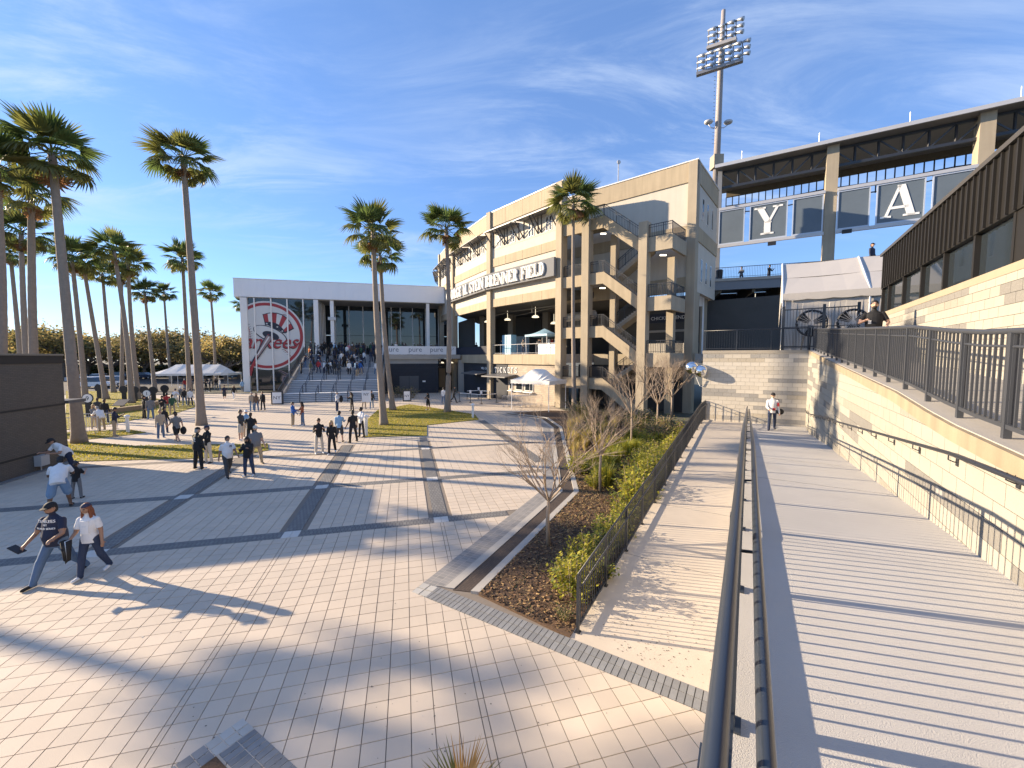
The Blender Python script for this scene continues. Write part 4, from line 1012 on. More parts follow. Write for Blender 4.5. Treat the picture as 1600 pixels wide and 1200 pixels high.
# ------------------------------------------------------------------ terrace deck and dark concourse at the right
FDk = Frame((19.4, 42.2), (33, 37.4))
deck = thing('upper_deck', 'steel edged upper walkway deck with picket railing beside the end block', 'deck', FDk.p(4, -2, 12.6))
m_steel_grey = mat('painted_steel_grey', (.16, .17, .19), .5, .08, 2.)
t = MB(); t.fbox(FDk, -.3, 16, -9, 0, 12.45, 12.72); t.build('deck_slab', m_con_grey, deck)
t = MB(); t.fbox(FDk, -.3, 16, -.3, -.1, 11.6, 12.448); t.build('edge_beam', m_steel_grey, deck)
t = MB()
for s_ in (1.5, 4.5, 7.5): t.fbox(FDk, s_, s_ + .25, -9, -.302, 11.3, 12.44)
t.build('cross_beam', mat('brown_beam', (.10, .08, .05), .8, .2), deck)
t = MB(); t.tube([FDk.p(-.2, -.1, 13.8), FDk.p(15, -.1, 13.8)], .03, 6); t.tube([FDk.p(-.2, -.1, 12.85), FDk.p(15, -.1, 12.85)], .02, 6)
for i in range(110): t.fbox(FDk, -.2 + i * .14 - .009, -.2 + i * .14 + .009, -.11, -.09, 12.72, 13.8)
t.build('deck_railing', m_metal_dark, deck)
con = thing('dark_concourse', 'dark open concourse room under the upper deck behind the terrace fence', 'building', FDk.p(6, -6, 5.2))
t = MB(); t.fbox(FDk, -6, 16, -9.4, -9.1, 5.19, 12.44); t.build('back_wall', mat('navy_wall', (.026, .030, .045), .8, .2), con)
t = MB(); t.fbox(FDk, -1.5, 20, -9, 4, 4.5, 5.19); t.build('floor', m_con_grey, con)
t = MB(); t.fbox(FDk, -.1, .5, -.9, -.3, 5.2, 11.58); t.build('column', m_con_tan, con)
t = MB(); t.fbox(FDk, .0, .14, .3, .44, 5.2, 11.9); t.build('white_downpipe', m_white, con)
t = MB(); t.fbox(FDk, -1.0, -.02, .3, .4, 10.0, 11.3); t.build('white_panel', m_white, con)
t = MB(); t.fbox(FDk, 2.5, 9.5, -9.08, -9.0, 8.0, 10.2); t.build('menu_board', mat('menu_board_blue', (.03, .045, .075), .4, .25, 1.5), con)
t = MB(); t.fbox(FDk, .8, 3.2, -5, -3.2, 5.2, 7.2); t.build('grey_counter', mat('grey_counter', (.22, .22, .24), .6, .1), con)
t = MB(); t.fbox(FDk, 4.2, 7.6, -3, -2, 5.2, 6.3); t.build('pale_counter', m_steel_pale, con)
P = FDk.p(5.2, -2.5, 10.4); t = MB(); t.ball(P, .33, 0, 12, 8); t.tube([P, P + Vector((0, 0, 1))], .03, 6); t.build('globe_lamp', mat('globe_lamp', (.7, .68, .6), .4, 0, emit=(1, .9, .7, .4)), con, smooth=True)
bin_ = thing('trash_can', 'dark round trash can standing on the upper walkway deck by the end block', 'trash can', FDk.p(1.6, -.9, 12.72))
t = MB(); P = FDk.p(1.6, -.9, 12.72); t.tube([P, P + Vector((0, 0, .9))], [.28, .33], 12); t.build('bin_body', m_black, bin_)
t = MB(); t.tube([P + Vector((0, 0, .902)), P + Vector((0, 0, 1.05))], [.36, .24], 12); t.build('bin_lid', m_black, bin_)

# ------------------------------------------------------------------ grandstand canopy with banner frame
FG_ = Frame((22.1, 44.0), ang=math.atan2(-.526, .85))
can = thing('grandstand_canopy', 'long dark grandstand roof on concrete columns with steel trusses', 'canopy', FG_.p(12, -4, 20))
zr1 = AY(1113, 262, 44.4)[2]
m_roofm = mat('canopy_roof_metal', (.21, .195, .18), .5, .15, .8, metal=.2)
t = MB(); t.hexa([FG_.p(-.8, .6, zr1 - .25), FG_.p(36, .6, zr1 - .25), FG_.p(36, -7, zr1 - .35), FG_.p(-.8, -7, zr1 - .35), FG_.p(-.8, .6, zr1 - .1), FG_.p(36, .6, zr1 - .1), FG_.p(36, -7, zr1 - .2), FG_.p(-.8, -7, zr1 - .2)]); t.build('roof', m_roofm, can)
t = MB(); t.fbox(FG_, -.82, 36, .602, .75, zr1 - .30, zr1 + .02); t.build('gutter', m_steel_pale, can)
cols = [PL(FG_, 0, u_, v_)[0] for u_, v_ in ((1299, 300), (1540, 250))]; cols.append(cols[1] + (cols[1] - cols[0]))
for s_ in cols:
    t = MB(); t.fbox(FG_, s_ - .45, s_ + .45, -1.2, 0.05, 12.5, zr1 - .26); t.build('column', m_con_tan, can)
t = MB(); t.fbox(FG_, -.6, -.2, -.6, -.2, 12.7, zr1 - .26); t.build('steel_post', m_steel_grey, can)
ends = [-.3] + cols
zb = PL(FG_, -.6, 1290, 263)[1]
for a, b in zip(ends, ends[1:]):
    t = MB(); d_ = -.6; zt_ = zr1 - .45
    t.bar(FG_.p(a, d_, zt_), FG_.p(b, d_, zt_), .22); t.bar(FG_.p(a, d_, zb), FG_.p(b, d_, zb), .25)
    n = 6
    for i in range(n):
        s0, s1 = a + (b - a) * i / n, a + (b - a) * (i + 1) / n
        t.bar(FG_.p(s1, d_, zb), FG_.p(s1, d_, zt_), .14)
        p, q_ = (FG_.p(s0, d_, zt_), FG_.p(s1, d_, zb)) if i < n / 2 else (FG_.p(s0, d_, zb), FG_.p(s1, d_, zt_))
        t.bar(p, q_, .11)
    t.build('truss', m_metal_dark, can)
    t = MB()   # soffit panels and rear beam
    t.fbox(FG_, a, b, -6.9, -6.6, zr1 - 1.0, zr1 - .36); t.build('rear_beam', mat('brown_beam', (.10, .08, .05), .8, .2), can)
    t = MB(); n = 14
    for i in range(n + 1): s_ = a + (b - a) * i / n; t.fbox(FG_, s_ - .05, s_ + .05, -6.8, -6.7, zr1 - 3.2, zr1 - 1.0)
    for k in range(2):
        for i in range(n):
            s0, s1 = a + (b - a) * i / n, a + (b - a) * (i + 1) / n; f_ = lambda x: zr1 - 3.1 + k * 1.0 + (.9 if k == 0 else .25) * (2 * (x - a) / (b - a) - 1) ** 2 * .5
            t.bar(FG_.p(s0, -6.75, f_(s0)), FG_.p(s1, -6.75, f_(s1)), .1)
    t.build('lattice_screen', m_metal_dark, can)
for u_ in (1160, 1280, 1420, 1590):
    s_ = PL(FG_, .5, u_, 220)[0]; t = MB(); t.tube([FG_.p(s_, .5, zr1), FG_.p(s_, .5, zr1 + .9)], .03, 5); t.build('lightning_rod', m_steel_pale, can)
ban = thing('banner_frame', 'pale steel frame with dark banner panels and giant white letters Y and A', 'banner', FG_.p(10, .2, 17))
m_ban = mat('banner_mesh_navy', (.11, .14, .17), .6, .2, .6, alpha=None)
zt0 = PL(FG_, .2, 1123, 326)[1]; zb0 = PL(FG_, .2, 1122, 388)[1]
m_fr = mat('pale_blue_steel', (.45, .50, .58), .45, .05, metal=.2)
for a, b in ((-.35, cols[0] - .46), (cols[0] + .46, cols[1] - .46), (cols[1] + .46, cols[2] - .46)):
    t = MB(); t.fbox(FG_, a, b, .10, .34, zt0 - .28, zt0); t.fbox(FG_, a, b, .10, .34, zb0, zb0 + .28); t.build('frame_rail', m_steel_pale, ban)
edges = [[1123, 1163], [1171, 1230], [1238, 1286], [1308, 1359], [1369, 1445], [1456, 1523]]
for k, (ua, ub) in enumerate(edges):
    vy = 355 - (ua - 1122) * .15
    a, b = PL(FG_, .2, ua, vy)[0], PL(FG_, .2, ub, vy)[0]
    t = MB(); t.fbox(FG_, a + .1, b - .1, .16, .22, zb0 + .42, zt0 - .42); t.build('banner_panel', m_ban, ban)
    t = MB()
    for x0, x1, y0, y1 in ((a, b, zt0 - .41, zt0 - .29), (a, b, zb0 + .29, zb0 + .41), (a, a + .09, zb0 + .412, zt0 - .412), (b - .09, b, zb0 + .412, zt0 - .412)): t.fbox(FG_, x0, x1, .12, .28, y0, y1)
    t.build('panel_frame', m_fr, ban)
    if k in (1, 4):
        h_ = (zt0 - zb0) * .66; wd = (b - a) * .72
        put_word('Y' if k == 1 else 'A', lambda x, wl, a=a, b=b, wd=wd: (FG_, (a + b) / 2 - wd / 2, .235), zb0 + (zt0 - zb0) * .19, h_, .02, m_letter, ban, fit=wd)
for u_ in (1206, 1323):
    s_, z_ = PL(FG_, .4, u_, 381 if u_ < 1300 else 362); t = MB(); t.fbox(FG_, s_ - .35, s_ + .35, .36, .55, z_ - .15, z_ + .18); t.build('flood_lamp', m_black, ban)

# ------------------------------------------------------------------ floodlight tower
lt = thing('floodlight_tower', 'tall stadium floodlight mast with two tilted racks of lamps', 'light tower', AY(1119, 262, 54))
PT_ = lt.location.copy(); k_ = 54 / FPX
t = MB(); t.tube([PT_ + Vector((0, 0, -4)), PT_ + Vector((.15, 0, 11.4)), PT_ + Vector((.3, 0, 19.0))], [.42, .34, .24], 12); t.build('mast', mat('weathered_mast', (.30, .27, .26), .6, .15, 3.), lt, smooth=True)
t = MB(); t.box(PT_ + Vector((0, -.1, .6)), (1.2, 1.2, 1.6)); t.build('mast_base', m_con_tan, lt)
def rack(uL, vL, uR, vR, n, hgt):
    A_, B_ = AY(uL, vL, 53.2), AY(uR, vR, 51.0); q = MB(); q.bar(A_, B_, .55, .35); q.build('rack_beam', mat('rack_grey', (.27, .27, .28), .5, .1, metal=.3), lt)
    for i in range(n):
        P = A_ + (B_ - A_) * ((i + .12) / (n - .76)); q = MB(); q.bar(P, P + Vector((0, 0, hgt)), .09); q.build('lamp_post', m_steel_grey, lt)
        for j in range(3):
            c_ = P + Vector((.25, -.3, .55 + j * hgt * .34)); q = MB(); q.tube([c_ + Vector((-.35, .35, .12)), c_ + Vector((.05, -.1, 0)), c_ + Vector((.28, -.35, -.14))], [.09, .18, .245], 10); q.build('floodlight', mat('floodlight_shell', (.42, .43, .44), .35, .1, metal=.6), lt, smooth=True)
rack(1088, 117, 1161, 94, 6, 2.1); rack(1105, 76, 1151, 61, 4, 2.1)
for sg in (-1, 1):
    P = PT_ + Vector((.1 + sg * 1.25, 0, 5.6)); q = MB(); q.tube([PT_ + Vector((.05, 0, 4.9)), PT_ + Vector((sg * .8, 0, 4.9)), P + Vector((0, 0, -.3))], .05, 6); q.ball(P, (.55, .5, .28), 0, 10, 6); q.build('area_lamp', m_steel_pale, lt, smooth=True)
t = MB(); 
for i in range(24): t.bar(PT_ + Vector((-.42, 0, 3 + i * .45)), PT_ + Vector((-.62, 0, 3 + i * .45)), .035)
t.build('climbing_rungs', m_steel_grey, lt)
# ------------------------------------------------------------------ pavilion with the round emblem
OP = AY(364, 435, 57.5); FP = Frame(OP, ang=GR.yaw)
ZT, ZS = OP.z, AY(364, 463, 57.5).z          # fascia top and soffit
PEND = 29.0
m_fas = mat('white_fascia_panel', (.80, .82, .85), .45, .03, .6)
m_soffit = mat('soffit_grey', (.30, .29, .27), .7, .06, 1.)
pav = thing('glass_pavilion', 'white roofed glass pavilion with a giant round team emblem on its glass front', 'building', FP.p(14, -8, 0))
for i in range(30):
    a, b = i * PEND / 30 + .004, (i + 1) * PEND / 30 - .004; t = MB(); t.fbox(FP, a, b, -.12, 0, ZS, ZT); t.build('fascia_panel', m_fas, pav)
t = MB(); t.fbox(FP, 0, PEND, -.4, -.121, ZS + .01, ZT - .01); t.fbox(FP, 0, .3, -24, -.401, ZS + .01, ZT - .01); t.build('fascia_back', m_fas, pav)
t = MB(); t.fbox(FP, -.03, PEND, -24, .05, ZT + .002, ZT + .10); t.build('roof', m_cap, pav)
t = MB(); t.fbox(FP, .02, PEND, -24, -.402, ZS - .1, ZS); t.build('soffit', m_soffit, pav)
xs = lambda u, v=540, d=-.2: PL(FP, d, u, v)[0]
sC0 = xs(384); sC1 = xs(495.5)
t = MB(); t.fbox(FP, sC0 - .42, sC0 + .42, -.75, .06, -.02, ZS - .102); t.build('column', m_white, pav)
t = MB(); t.fbox(FP, sC1 - .30, sC1 + .30, -.75, -.02, -.02, ZS - .102); t.build('column', m_white, pav)
s_ = PL(FP, -.5, 520.5, 540)[0]; t = MB(); t.fbox(FP, s_ - .24, s_ + .24, -.75, -.27, 5.2, ZS - .102); t.build('column', m_white, pav)
t = MB(); t.fbox(FP, s_ - .55, s_ + .55, -.26, -.1, 10.3, 10.75); t.build('column_lamp', m_steel_pale, pav)
for u_ in (599.5, 669):
    s_ = PL(FP, -.5, u_, 540)[0]; t = MB(); t.fbox(FP, s_ - .24, s_ + .24, -.75, -.27, 5.2, ZS - .102); t.build('column', m_white, pav)
mul = [sC0 + .42] + [xs(u_) for u_ in (400, 426, 451, 475.6)] + [sC1 - .30]
m_glass_teal = mat('blue_black_glass', (.016, .024, .032), .03, 0, spec=1.)
for a, b in zip(mul, mul[1:]):
    for z0_, z1_ in ((.05, 3.2), (3.26, 7.0), (7.06, 10.2), (10.26, ZS - .11)):
        t = MB(); t.fbox(FP, a + .05, b - .05, -.34, -.30, z0_, z1_); t.build('pane', m_glass_teal, pav)
for s_ in mul[1:-1]:
    t = MB(); t.fbox(FP, s_ - .07, s_ + .07, -.40, -.04, 0, ZS - .103); t.build('mullion', m_white, pav)
t = MB()
for z_ in (3.23, 7.03, 10.23): t.fbox(FP, mul[0], mul[-1], -.35, -.295, z_ - .02, z_ + .02)
t.build('transom', m_metal_dark, pav)
t = MB(); t.fbox(FP, .3, mul[-1], -3.4, -3.2, 0, ZS - .11); t.build('inner_wall', mat('shop_interior', (.025, .028, .032), .8, .3, .8), pav)
# recessed glass front
DG = -7.0
sR0, sR1 = sC1 + .3, PEND
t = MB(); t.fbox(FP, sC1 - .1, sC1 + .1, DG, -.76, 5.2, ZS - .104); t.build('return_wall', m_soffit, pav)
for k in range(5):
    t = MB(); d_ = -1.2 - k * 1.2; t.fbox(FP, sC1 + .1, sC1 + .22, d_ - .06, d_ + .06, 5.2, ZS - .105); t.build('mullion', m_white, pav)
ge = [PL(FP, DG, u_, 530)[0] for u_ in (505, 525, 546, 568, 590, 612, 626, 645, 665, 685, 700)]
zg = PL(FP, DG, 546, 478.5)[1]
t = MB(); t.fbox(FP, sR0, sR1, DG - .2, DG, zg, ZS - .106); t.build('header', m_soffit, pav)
for a, b in zip(ge, ge[1:]):
    for z0_, z1_ in ((5.22, 8.4), (8.45, zg - .02)):
        t = MB(); t.fbox(FP, a + .05, b - .05, DG - .08, DG - .04, z0_, z1_); t.build('pane', m_glass_teal, pav)
for s_ in ge:
    t = MB(); t.fbox(FP, s_ - .06, s_ + .06, DG - .12, DG + .04, 5.2, zg - .002); t.build('mullion', m_white, pav)
t = MB(); t.fbox(FP, sR0, sR1, DG - 4, DG - 3.9, 5.2, zg); t.build('inner_wall', MATS['shop_interior'], pav)
# emblem
em = bpy.data.objects.new('round_emblem', None); C.objects.link(em); em.parent = pav
m_em_w = mat('emblem_white', (.60, .62, .63), .5, .03); m_em_r = mat('emblem_red', (.33, .035, .045), .5, .04); m_em_n = mat('emblem_navy', (.018, .024, .045), .5, .04); m_em_p = mat('emblem_grey_pink', (.27, .20, .21), .5, .05)
ec = PL(FP, -.28, 417.5, 524.5); er = (PL(FP, -.28, 417.5, 471)[1] - PL(FP, -.28, 417.5, 578.6)[1]) / 2
SCL = sC0 - .42
def epoly(pts, d, m, name, px=True):
    q = [((x - 390) / 360 * er + ec[0], (565 - y) / 360 * er + ec[1]) if px else (x * er + ec[0], y * er + ec[1]) for x, y in pts]
    # clip on the left at the column edge
    o_ = []
    for i in range(len(q)):
        a, b = q[i - 1], q[i]
        if (a[0] < SCL) != (b[0] < SCL): k_ = (SCL - a[0]) / (b[0] - a[0]); o_.append((SCL, a[1] + (b[1] - a[1]) * k_))
        if b[0] >= SCL: o_.append(b)
    if len(o_) < 3: return None
    t = MB(); n = len(o_); i = 0
    A_ = [FP.p(s, d, z) for s, z in o_]; B_ = [FP.p(s, d + .008, z) for s, z in o_]
    t.v = [tuple(p) for p in A_ + B_]; t.f = [tuple(range(n - 1, -1, -1)), tuple(range(n, 2 * n))] + [(k, (k + 1) % n, n + (k + 1) % n, n + k) for k in range(n)]; t.m = [0] * len(t.f)
    me = t.mesh(name, recalc=False); me.transform(Matrix.Translation(-pav.location)); return link(name, me, m, em)
circ = lambda r, a0=0, a1=360, n=64: [(r * math.cos(R(a0 + (a1 - a0) * k / n)), r * math.sin(R(a0 + (a1 - a0) * k / n))) for k in range(n + (0 if a1 - a0 == 360 else 1))]
D0 = -.295
# the emblem film lies on the column at its left edge, so it is carried 0.37 m proud of the glass line there by the column face
epoly(circ(1.0), D0, m_em_w, 'emblem_disc', False)
for k in range(40): 
    a0, a1 = k * 9, (k + 1) * 9
    epoly(circ(.955, a0, a1, 3) + circ(.872, a1, a0, 3), D0 + .012, m_em_r, 'emblem_ring', False)
def ell(cx_, cy_, rx, ry, rot, n=30): c_, s_ = math.cos(R(rot)), math.sin(R(rot)); return [(cx_ + rx * math.cos(2 * math.pi * k / n) * c_ - ry * math.sin(2 * math.pi * k / n) * s_, cy_ + rx * math.cos(2 * math.pi * k / n) * s_ + ry * math.sin(2 * math.pi * k / n) * c_) for k in range(n)]
epoly(ell(420, 552, 170, 76, 24), D0 + .014, m_em_n, 'hat_brim_outline'); epoly(ell(418, 549, 160, 66, 24), D0 + .026, m_em_w, 'hat_brim')
epoly(ell(425, 563, 82, 40, 20), D0 + .038, m_em_n, 'hat_hollow')
T_ = [(362, 350), (402, 336), (440, 330), (490, 333), (540, 350), (582, 382), (616, 430), (640, 482)]; B_ = [(378, 424), (410, 419), (445, 422), (478, 433), (505, 450), (530, 474), (549, 500), (557, 524)]
epoly([(354, 340)] + [(x + 3, y - 9) for x, y in T_] + [(650, 488), (560, 540), (372, 440)], D0 + .04, m_em_n, 'hat_outline')
for k in range(7): epoly([T_[k], T_[k + 1], B_[k + 1], B_[k]], D0 + .052, m_em_r if k % 2 == 0 else m_em_w, 'hat_stripe')
Bb = [(372, 458), (402, 456), (435, 463), (465, 476), (492, 493), (515, 511), (533, 530), (541, 542)]
epoly(B_ + Bb[::-1], D0 + .053, m_em_n, 'hat_band')
for x, y in ((392, 440), (435, 447), (490, 472), (536, 515)): epoly([(x + r_ * math.cos(R(90 + 36 * k)), y - r_ * math.sin(R(90 + 36 * k))) for k in range(10) for r_ in ((11 if k % 2 == 0 else 5),)], D0 + .064, m_em_w, 'hat_star')
epoly([(388, 552), (442, 572), (446, 590), (250, 880), (222, 868), (370, 580)], D0 + .142, m_em_n, 'bat_outline'); epoly([(392, 560), (436, 577), (438, 590), (300, 790), (280, 780), (378, 582)], D0 + .154, m_em_p, 'bat_barrel'); epoly([(404, 575), (416, 580), (300, 770), (290, 765)], D0 + .166, m_em_w, 'bat_shine')
epoly([(298, 786), (282, 778), (222, 900), (196, 960), (192, 985), (232, 985), (236, 965), (252, 905)], D0 + .168, m_em_r, 'bat_handle')
for (P_, ticks) in (([(150, 350), (185, 400), (215, 460), (230, 530), (230, 600), (215, 690), (180, 760), (140, 800)], 1), ([(545, 705), (575, 735), (612, 785)], 1), ([(548, 338), (590, 350)], 1)):
    for (x0, y0), (x1, y1) in zip(P_, P_[1:]):
        L_ = math.hypot(x1 - x0, y1 - y0); nx_, ny_ = -(y1 - y0) / L_, (x1 - x0) / L_
        epoly([(x0 - nx_ * 2.5, y0 - ny_ * 2.5), (x1 - nx_ * 2.5, y1 - ny_ * 2.5), (x1 + nx_ * 2.5, y1 + ny_ * 2.5), (x0 + nx_ * 2.5, y0 + ny_ * 2.5)], D0 + .011, m_em_r, 'seam_line')
        n = max(2, int(L_ / 22))
        for i in range(n):
            cx_, cy_ = x0 + (x1 - x0) * i / n, y0 + (y1 - y0) * i / n
            for sg in (-1, 1):
                ex, ey = cx_ + sg * nx_ * 22 - (x1 - x0) / L_ * 10, cy_ + sg * ny_ * 22 - (y1 - y0) / L_ * 10
                epoly([(cx_, cy_ - 2), (ex, ey - 2), (ex, ey + 2), (cx_, cy_ + 2)], D0 + .0115, m_em_n, 'seam_stitch')
me = text_mesh('ankees', 1.0, .006, .35, 'LEFT', .98)
xsv = [v.co.x for v in me.vertices]; wx = max(xsv) - min(xsv); tgt = (690 - 172) / 360 * er
B3 = Matrix(((FP.u.x, 0, FP.n.x), (FP.u.y, 0, FP.n.y), (0, 1, 0)))
base_s, base_z = (172 - 390) / 360 * er + ec[0], (565 - 702) / 360 * er + ec[1]
for v_ in me.vertices:
    x, y, z = (v_.co.x - min(xsv)) * tgt / wx, v_.co.y * tgt / wx * 1.12, v_.co.z
    v_.co = B3 @ Vector((x, y, z)) + FP.p(base_s, D0 + .11, base_z) - pav.location
link('emblem_script', me, m_em_n, em)
me2 = me.copy()
for v_ in me2.vertices: v_.co += FP.n * .014 + FP.u * .09 + Vector((0, 0, .09))
me2.materials.clear(); link('emblem_script', me2, m_em_r, em)
epoly([(135, 640), (160, 610), (185, 515), (205, 508), (190, 590), (175, 660), (150, 690)], D0 + .10, m_em_r, 'emblem_script')
epoly([(560, 690), (640, 672), (705, 622), (712, 634), (650, 690), (570, 704)], D0 + .10, m_em_r, 'emblem_script')
# lower emblem: bat over a curled fish shape
em2 = em
gx = lambda pts, dx=0: [(x, y) for x, y in pts]
epoly([(483, 935), (500, 925), (610, 985), (600, 1012)], D0 + .01, m_em_p, 'small_emblem_bat'); epoly([(492, 938), (500, 932), (602, 990), (597, 1000)], D0 + .022, m_em_n, 'small_emblem_bat')
epoly([(600, 925), (640, 922), (640, 1000), (600, 1040), (585, 1090), (590, 1140), (545, 1110), (512, 1040), (520, 985), (560, 990), (580, 950)], D0 + .008, m_em_p, 'small_emblem_body'); epoly([(605, 938), (632, 934), (630, 990), (590, 1035), (575, 1085), (576, 1115), (553, 1095), (526, 1040), (533, 1000), (566, 1003), (588, 960)], D0 + .02, m_em_n, 'small_emblem_body')

# ------------------------------------------------------------------ main staircase up to the pavilion terrace
SS0, SS1 = 10.0, 19.9
prof = []           # (d0, d1, z): treads, d decreasing away from the camera
d_ = 17.4; z_ = 0.0
for n_, land in ((5, 1.4), (7, 1.4), (8, 1.4), (10, 0)):
    rise = {5: .174, 7: .174, 8: .172, 10: .1735}[n_]
    for i in range(n_):
        z_ += rise; run = .30 + (land if i == n_ - 1 else 0); prof.append((d_ - run, d_, z_)); d_ -= run
DTOP = d_; ZPL = z_
def stair_z(d):
    if d > 17.4: return 0
    for a, b, z in prof:
        if a <= d <= b: return z
    return ZPL
m_step = mat('step_concrete_shade_tone', (.30, .31, .33), .8, .08, 1., .1, 30)  # risers: their bluish shade is put into this darker colour
m_tread = mat('tread_skylit_tone', (.62, .62, .61), .8, .06, 1.)  # treads: lighter colour stands in for skylight on the upper faces
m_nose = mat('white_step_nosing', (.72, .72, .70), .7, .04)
stair = thing('main_staircase', 'wide pale concrete staircase with dark handrails rising to the pavilion terrace', 'staircase', FP.p(15, 12, 0))
for a, b, z in prof:
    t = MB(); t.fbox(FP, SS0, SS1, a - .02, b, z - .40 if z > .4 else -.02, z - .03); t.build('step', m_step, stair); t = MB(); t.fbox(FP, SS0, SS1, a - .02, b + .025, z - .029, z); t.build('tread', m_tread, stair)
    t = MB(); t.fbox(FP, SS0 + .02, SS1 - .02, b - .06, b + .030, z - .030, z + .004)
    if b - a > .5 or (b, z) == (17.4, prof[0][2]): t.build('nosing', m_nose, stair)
ends_ = [prof[0]] + [prof[i + 1] for i in range(len(prof) - 1) if prof[i][1] - prof[i][0] > .5]
for u_ in (469, 494, 519, 543.5, 568):
    s_ = PL(FP, 17.4, u_, 627)[0]; q = MB(); k = 0
    ks = [17.5]
    for a, b, z in prof:
        if b - a > .5: ks += [b - .1, a + .1]
    ks.append(DTOP + .1)
    big_ = u_ in (469, 519, 568)
    for i in range(0, len(ks) - 1, 2):
        a, b = ks[i], ks[i + 1]; za, zb_ = stair_z(a - .15), stair_z(b - .02)
        q.bar(FP.p(s_, a, za + .92), FP.p(s_, b, zb_ + .92), .06); q.bar(FP.p(s_, a, za + .5), FP.p(s_, b, zb_ + .5), .035)
        for d__ in (a, b): q.bar(FP.p(s_, d__, stair_z(d__ - .02) - .02), FP.p(s_, d__, (za if d__ == a else zb_) + .92), .06)
        if big_ and i + 2 < len(ks): q.bar(FP.p(s_, b, zb_ + .92), FP.p(s_, ks[i + 2], stair_z(ks[i + 2] - .15) + .92), .05)
    q.build('handrail', m_rail_blue, stair)
for s_, sg in ((SS0, -1), (SS1, 1)):
    t = MB(); a0 = 17.6
    t.hexa([FP.p(s_, 17.7, -.02), FP.p(s_ + sg * .35, 17.7, -.02), FP.p(s_ + sg * .35, DTOP, -.02), FP.p(s_, DTOP, -.02), FP.p(s_, 17.7, .35), FP.p(s_ + sg * .35, 17.7, .35), FP.p(s_ + sg * .35, DTOP, ZPL + .2), FP.p(s_, DTOP, ZPL + .2)]); t.build('side_curb', m_con_grey, stair)
    q = MB()
    A_, B_ = FP.p(s_ + sg * .17, 17.5, .4), FP.p(s_ + sg * .17, DTOP, ZPL + .25)
    for h_ in (1.0, .12): q.bar(A_ + Vector((0, 0, h_)), B_ + Vector((0, 0, h_)), .05)
    for i in range(80): p = A_ + (B_ - A_) * (i / 79); q.bar(p, p + Vector((0, 0, 1.0)), .022)
    q.build('side_railing', m_metal_dark, stair)
# pavilion terrace and front dark wall with balcony
DW = 8.8
terr2 = thing('pavilion_terrace', 'raised terrace in front of the pavilion with navy block front wall and long white banner', 'terrace', FP.p(22, 2, 0))
t = MB(); t.fbox(FP, sC1 + .31, SS1 + .36, DG + .1, DTOP - .021, ZPL - .5, ZPL - .002); t.build('terrace_floor', m_con_grey, terr2)
t = MB(); t.fbox(FP, SS1 + .36, 30.2, DG + .1, DW + .35, ZPL - .55, ZPL - .004); t.build('terrace_floor', m_con_grey, terr2)
wall_obj('front_wall', FP, SS1 + .36, 27.2, DW - 1, DW, -.02, 4.0, m_dkblue, terr2)
t = MB(); t.fbox(FP, SS1 + .37, 27.2, DW - .9, DW + .02, 4.0, ZPL - .56); t.build('edge_beam', m_con_grey, terr2)
t = MB(); t.fbox(FP, 27.2, 30.0, DW - 5.2, DW - 5, -.02, 4.6); t.build('passage_back', m_dkwall, terr2)
t = MB(); t.fbox(FP, 27.7, 28.6, DW - 4.95, DW - 4.9, .4, 3.2); t.build('passage_poster', mat('tan_poster', (.30, .20, .11), .6, .2, 2.), terr2)
for s_ in (27.9, 29.2):
    t = MB(); t.ball(FP.p(s_, DW - 2, 4.0), (.3, .3, .22), 0, 10, 6, zlo=0); t.build('pendant_lamp', MATS['lamp_enamel'], terr2, smooth=True)
t = MB(); t.fbox(FP, 30.0, 30.7, DW - 1, DW + .1, -.02, 4.5); t.build('pier', m_con_grey, terr2)
q = MB(); q.fbox(FP, 22.1, 24.6, DW, DW + .05, 0, 2.35); dr = q.build('service_door', mat('grey_door', (.07, .075, .085), .5, .08), terr2)
q = MB(); q.fbox(FP, 23.33, 23.37, DW + .051, DW + .06, 0, 2.35); q.build('door_gap', m_black, dr, off=terr2.location)
q = MB(); q.fbox(FP, 25.1, 25.5, DW, DW + .02, 1.5, 1.7); q.build('small_plate', m_white, terr2)
t = MB(); t.fbox(FP, SS1 + .4, 29.6, DW + .30, DW + .34, ZPL + .02, ZPL + 1.12); bn = t.build('long_banner', mat('banner_white', (.70, .72, .75), .6, .03), terr2)
for s_ in (21.2, 24.2, 27.0):
    wall_text('banner_text', 'pure', FP, s_, DW + .345, ZPL + .38, .95, mat('banner_grey_blue', (.12, .15, .20), .6, .0), terr2, ext=.003)
t = MB(); t.bar(FP.p(28.6, DW + .35, ZPL + .2), FP.p(29.4, DW + .35, ZPL + .95), .03); t.build('banner_mark', MATS['banner_grey_blue'], terr2)

# ------------------------------------------------------------------ brown kiosk at the left
KF = Frame((-19.30, 14.17), (-20.53, 18.71))   # s runs away from the camera, outward face looks right
m_kiosk = brick_mat('brown_fine_brick', (.125, .105, .085), (.105, .088, .072), (.07, .06, .05), .2, .068, .006, vert=True, bump=.4)
m_kdark = mat('kiosk_dark_trim', (.02, .018, .017), .6, .1)
kio = thing('brown_kiosk', 'brown brick kiosk building with dark trim bands casting a long shadow', 'kiosk', KF.p(2.5, -4, 0))
KL = KF.L
def kbox(name, a, b, d0, d1, z0_, z1_, m): t = MB(); t.fbox(KF, a, b, d0, d1, z0_, z1_); return t.build(name, m, kio)
KL = KF.L
wall_obj('brick_wall', KF, 0, KL, -9, 0, -.05, 4.58, m_kiosk, kio)
kbox('dark_band', -.03, KL + .03, -9.03, .03, 4.582, 4.92, m_kdark); kbox('roof_coping', -.06, KL + .06, -9.06, .06, 4.922, 5.0, mat('tan_metal', (.22, .19, .15), .6, .1))
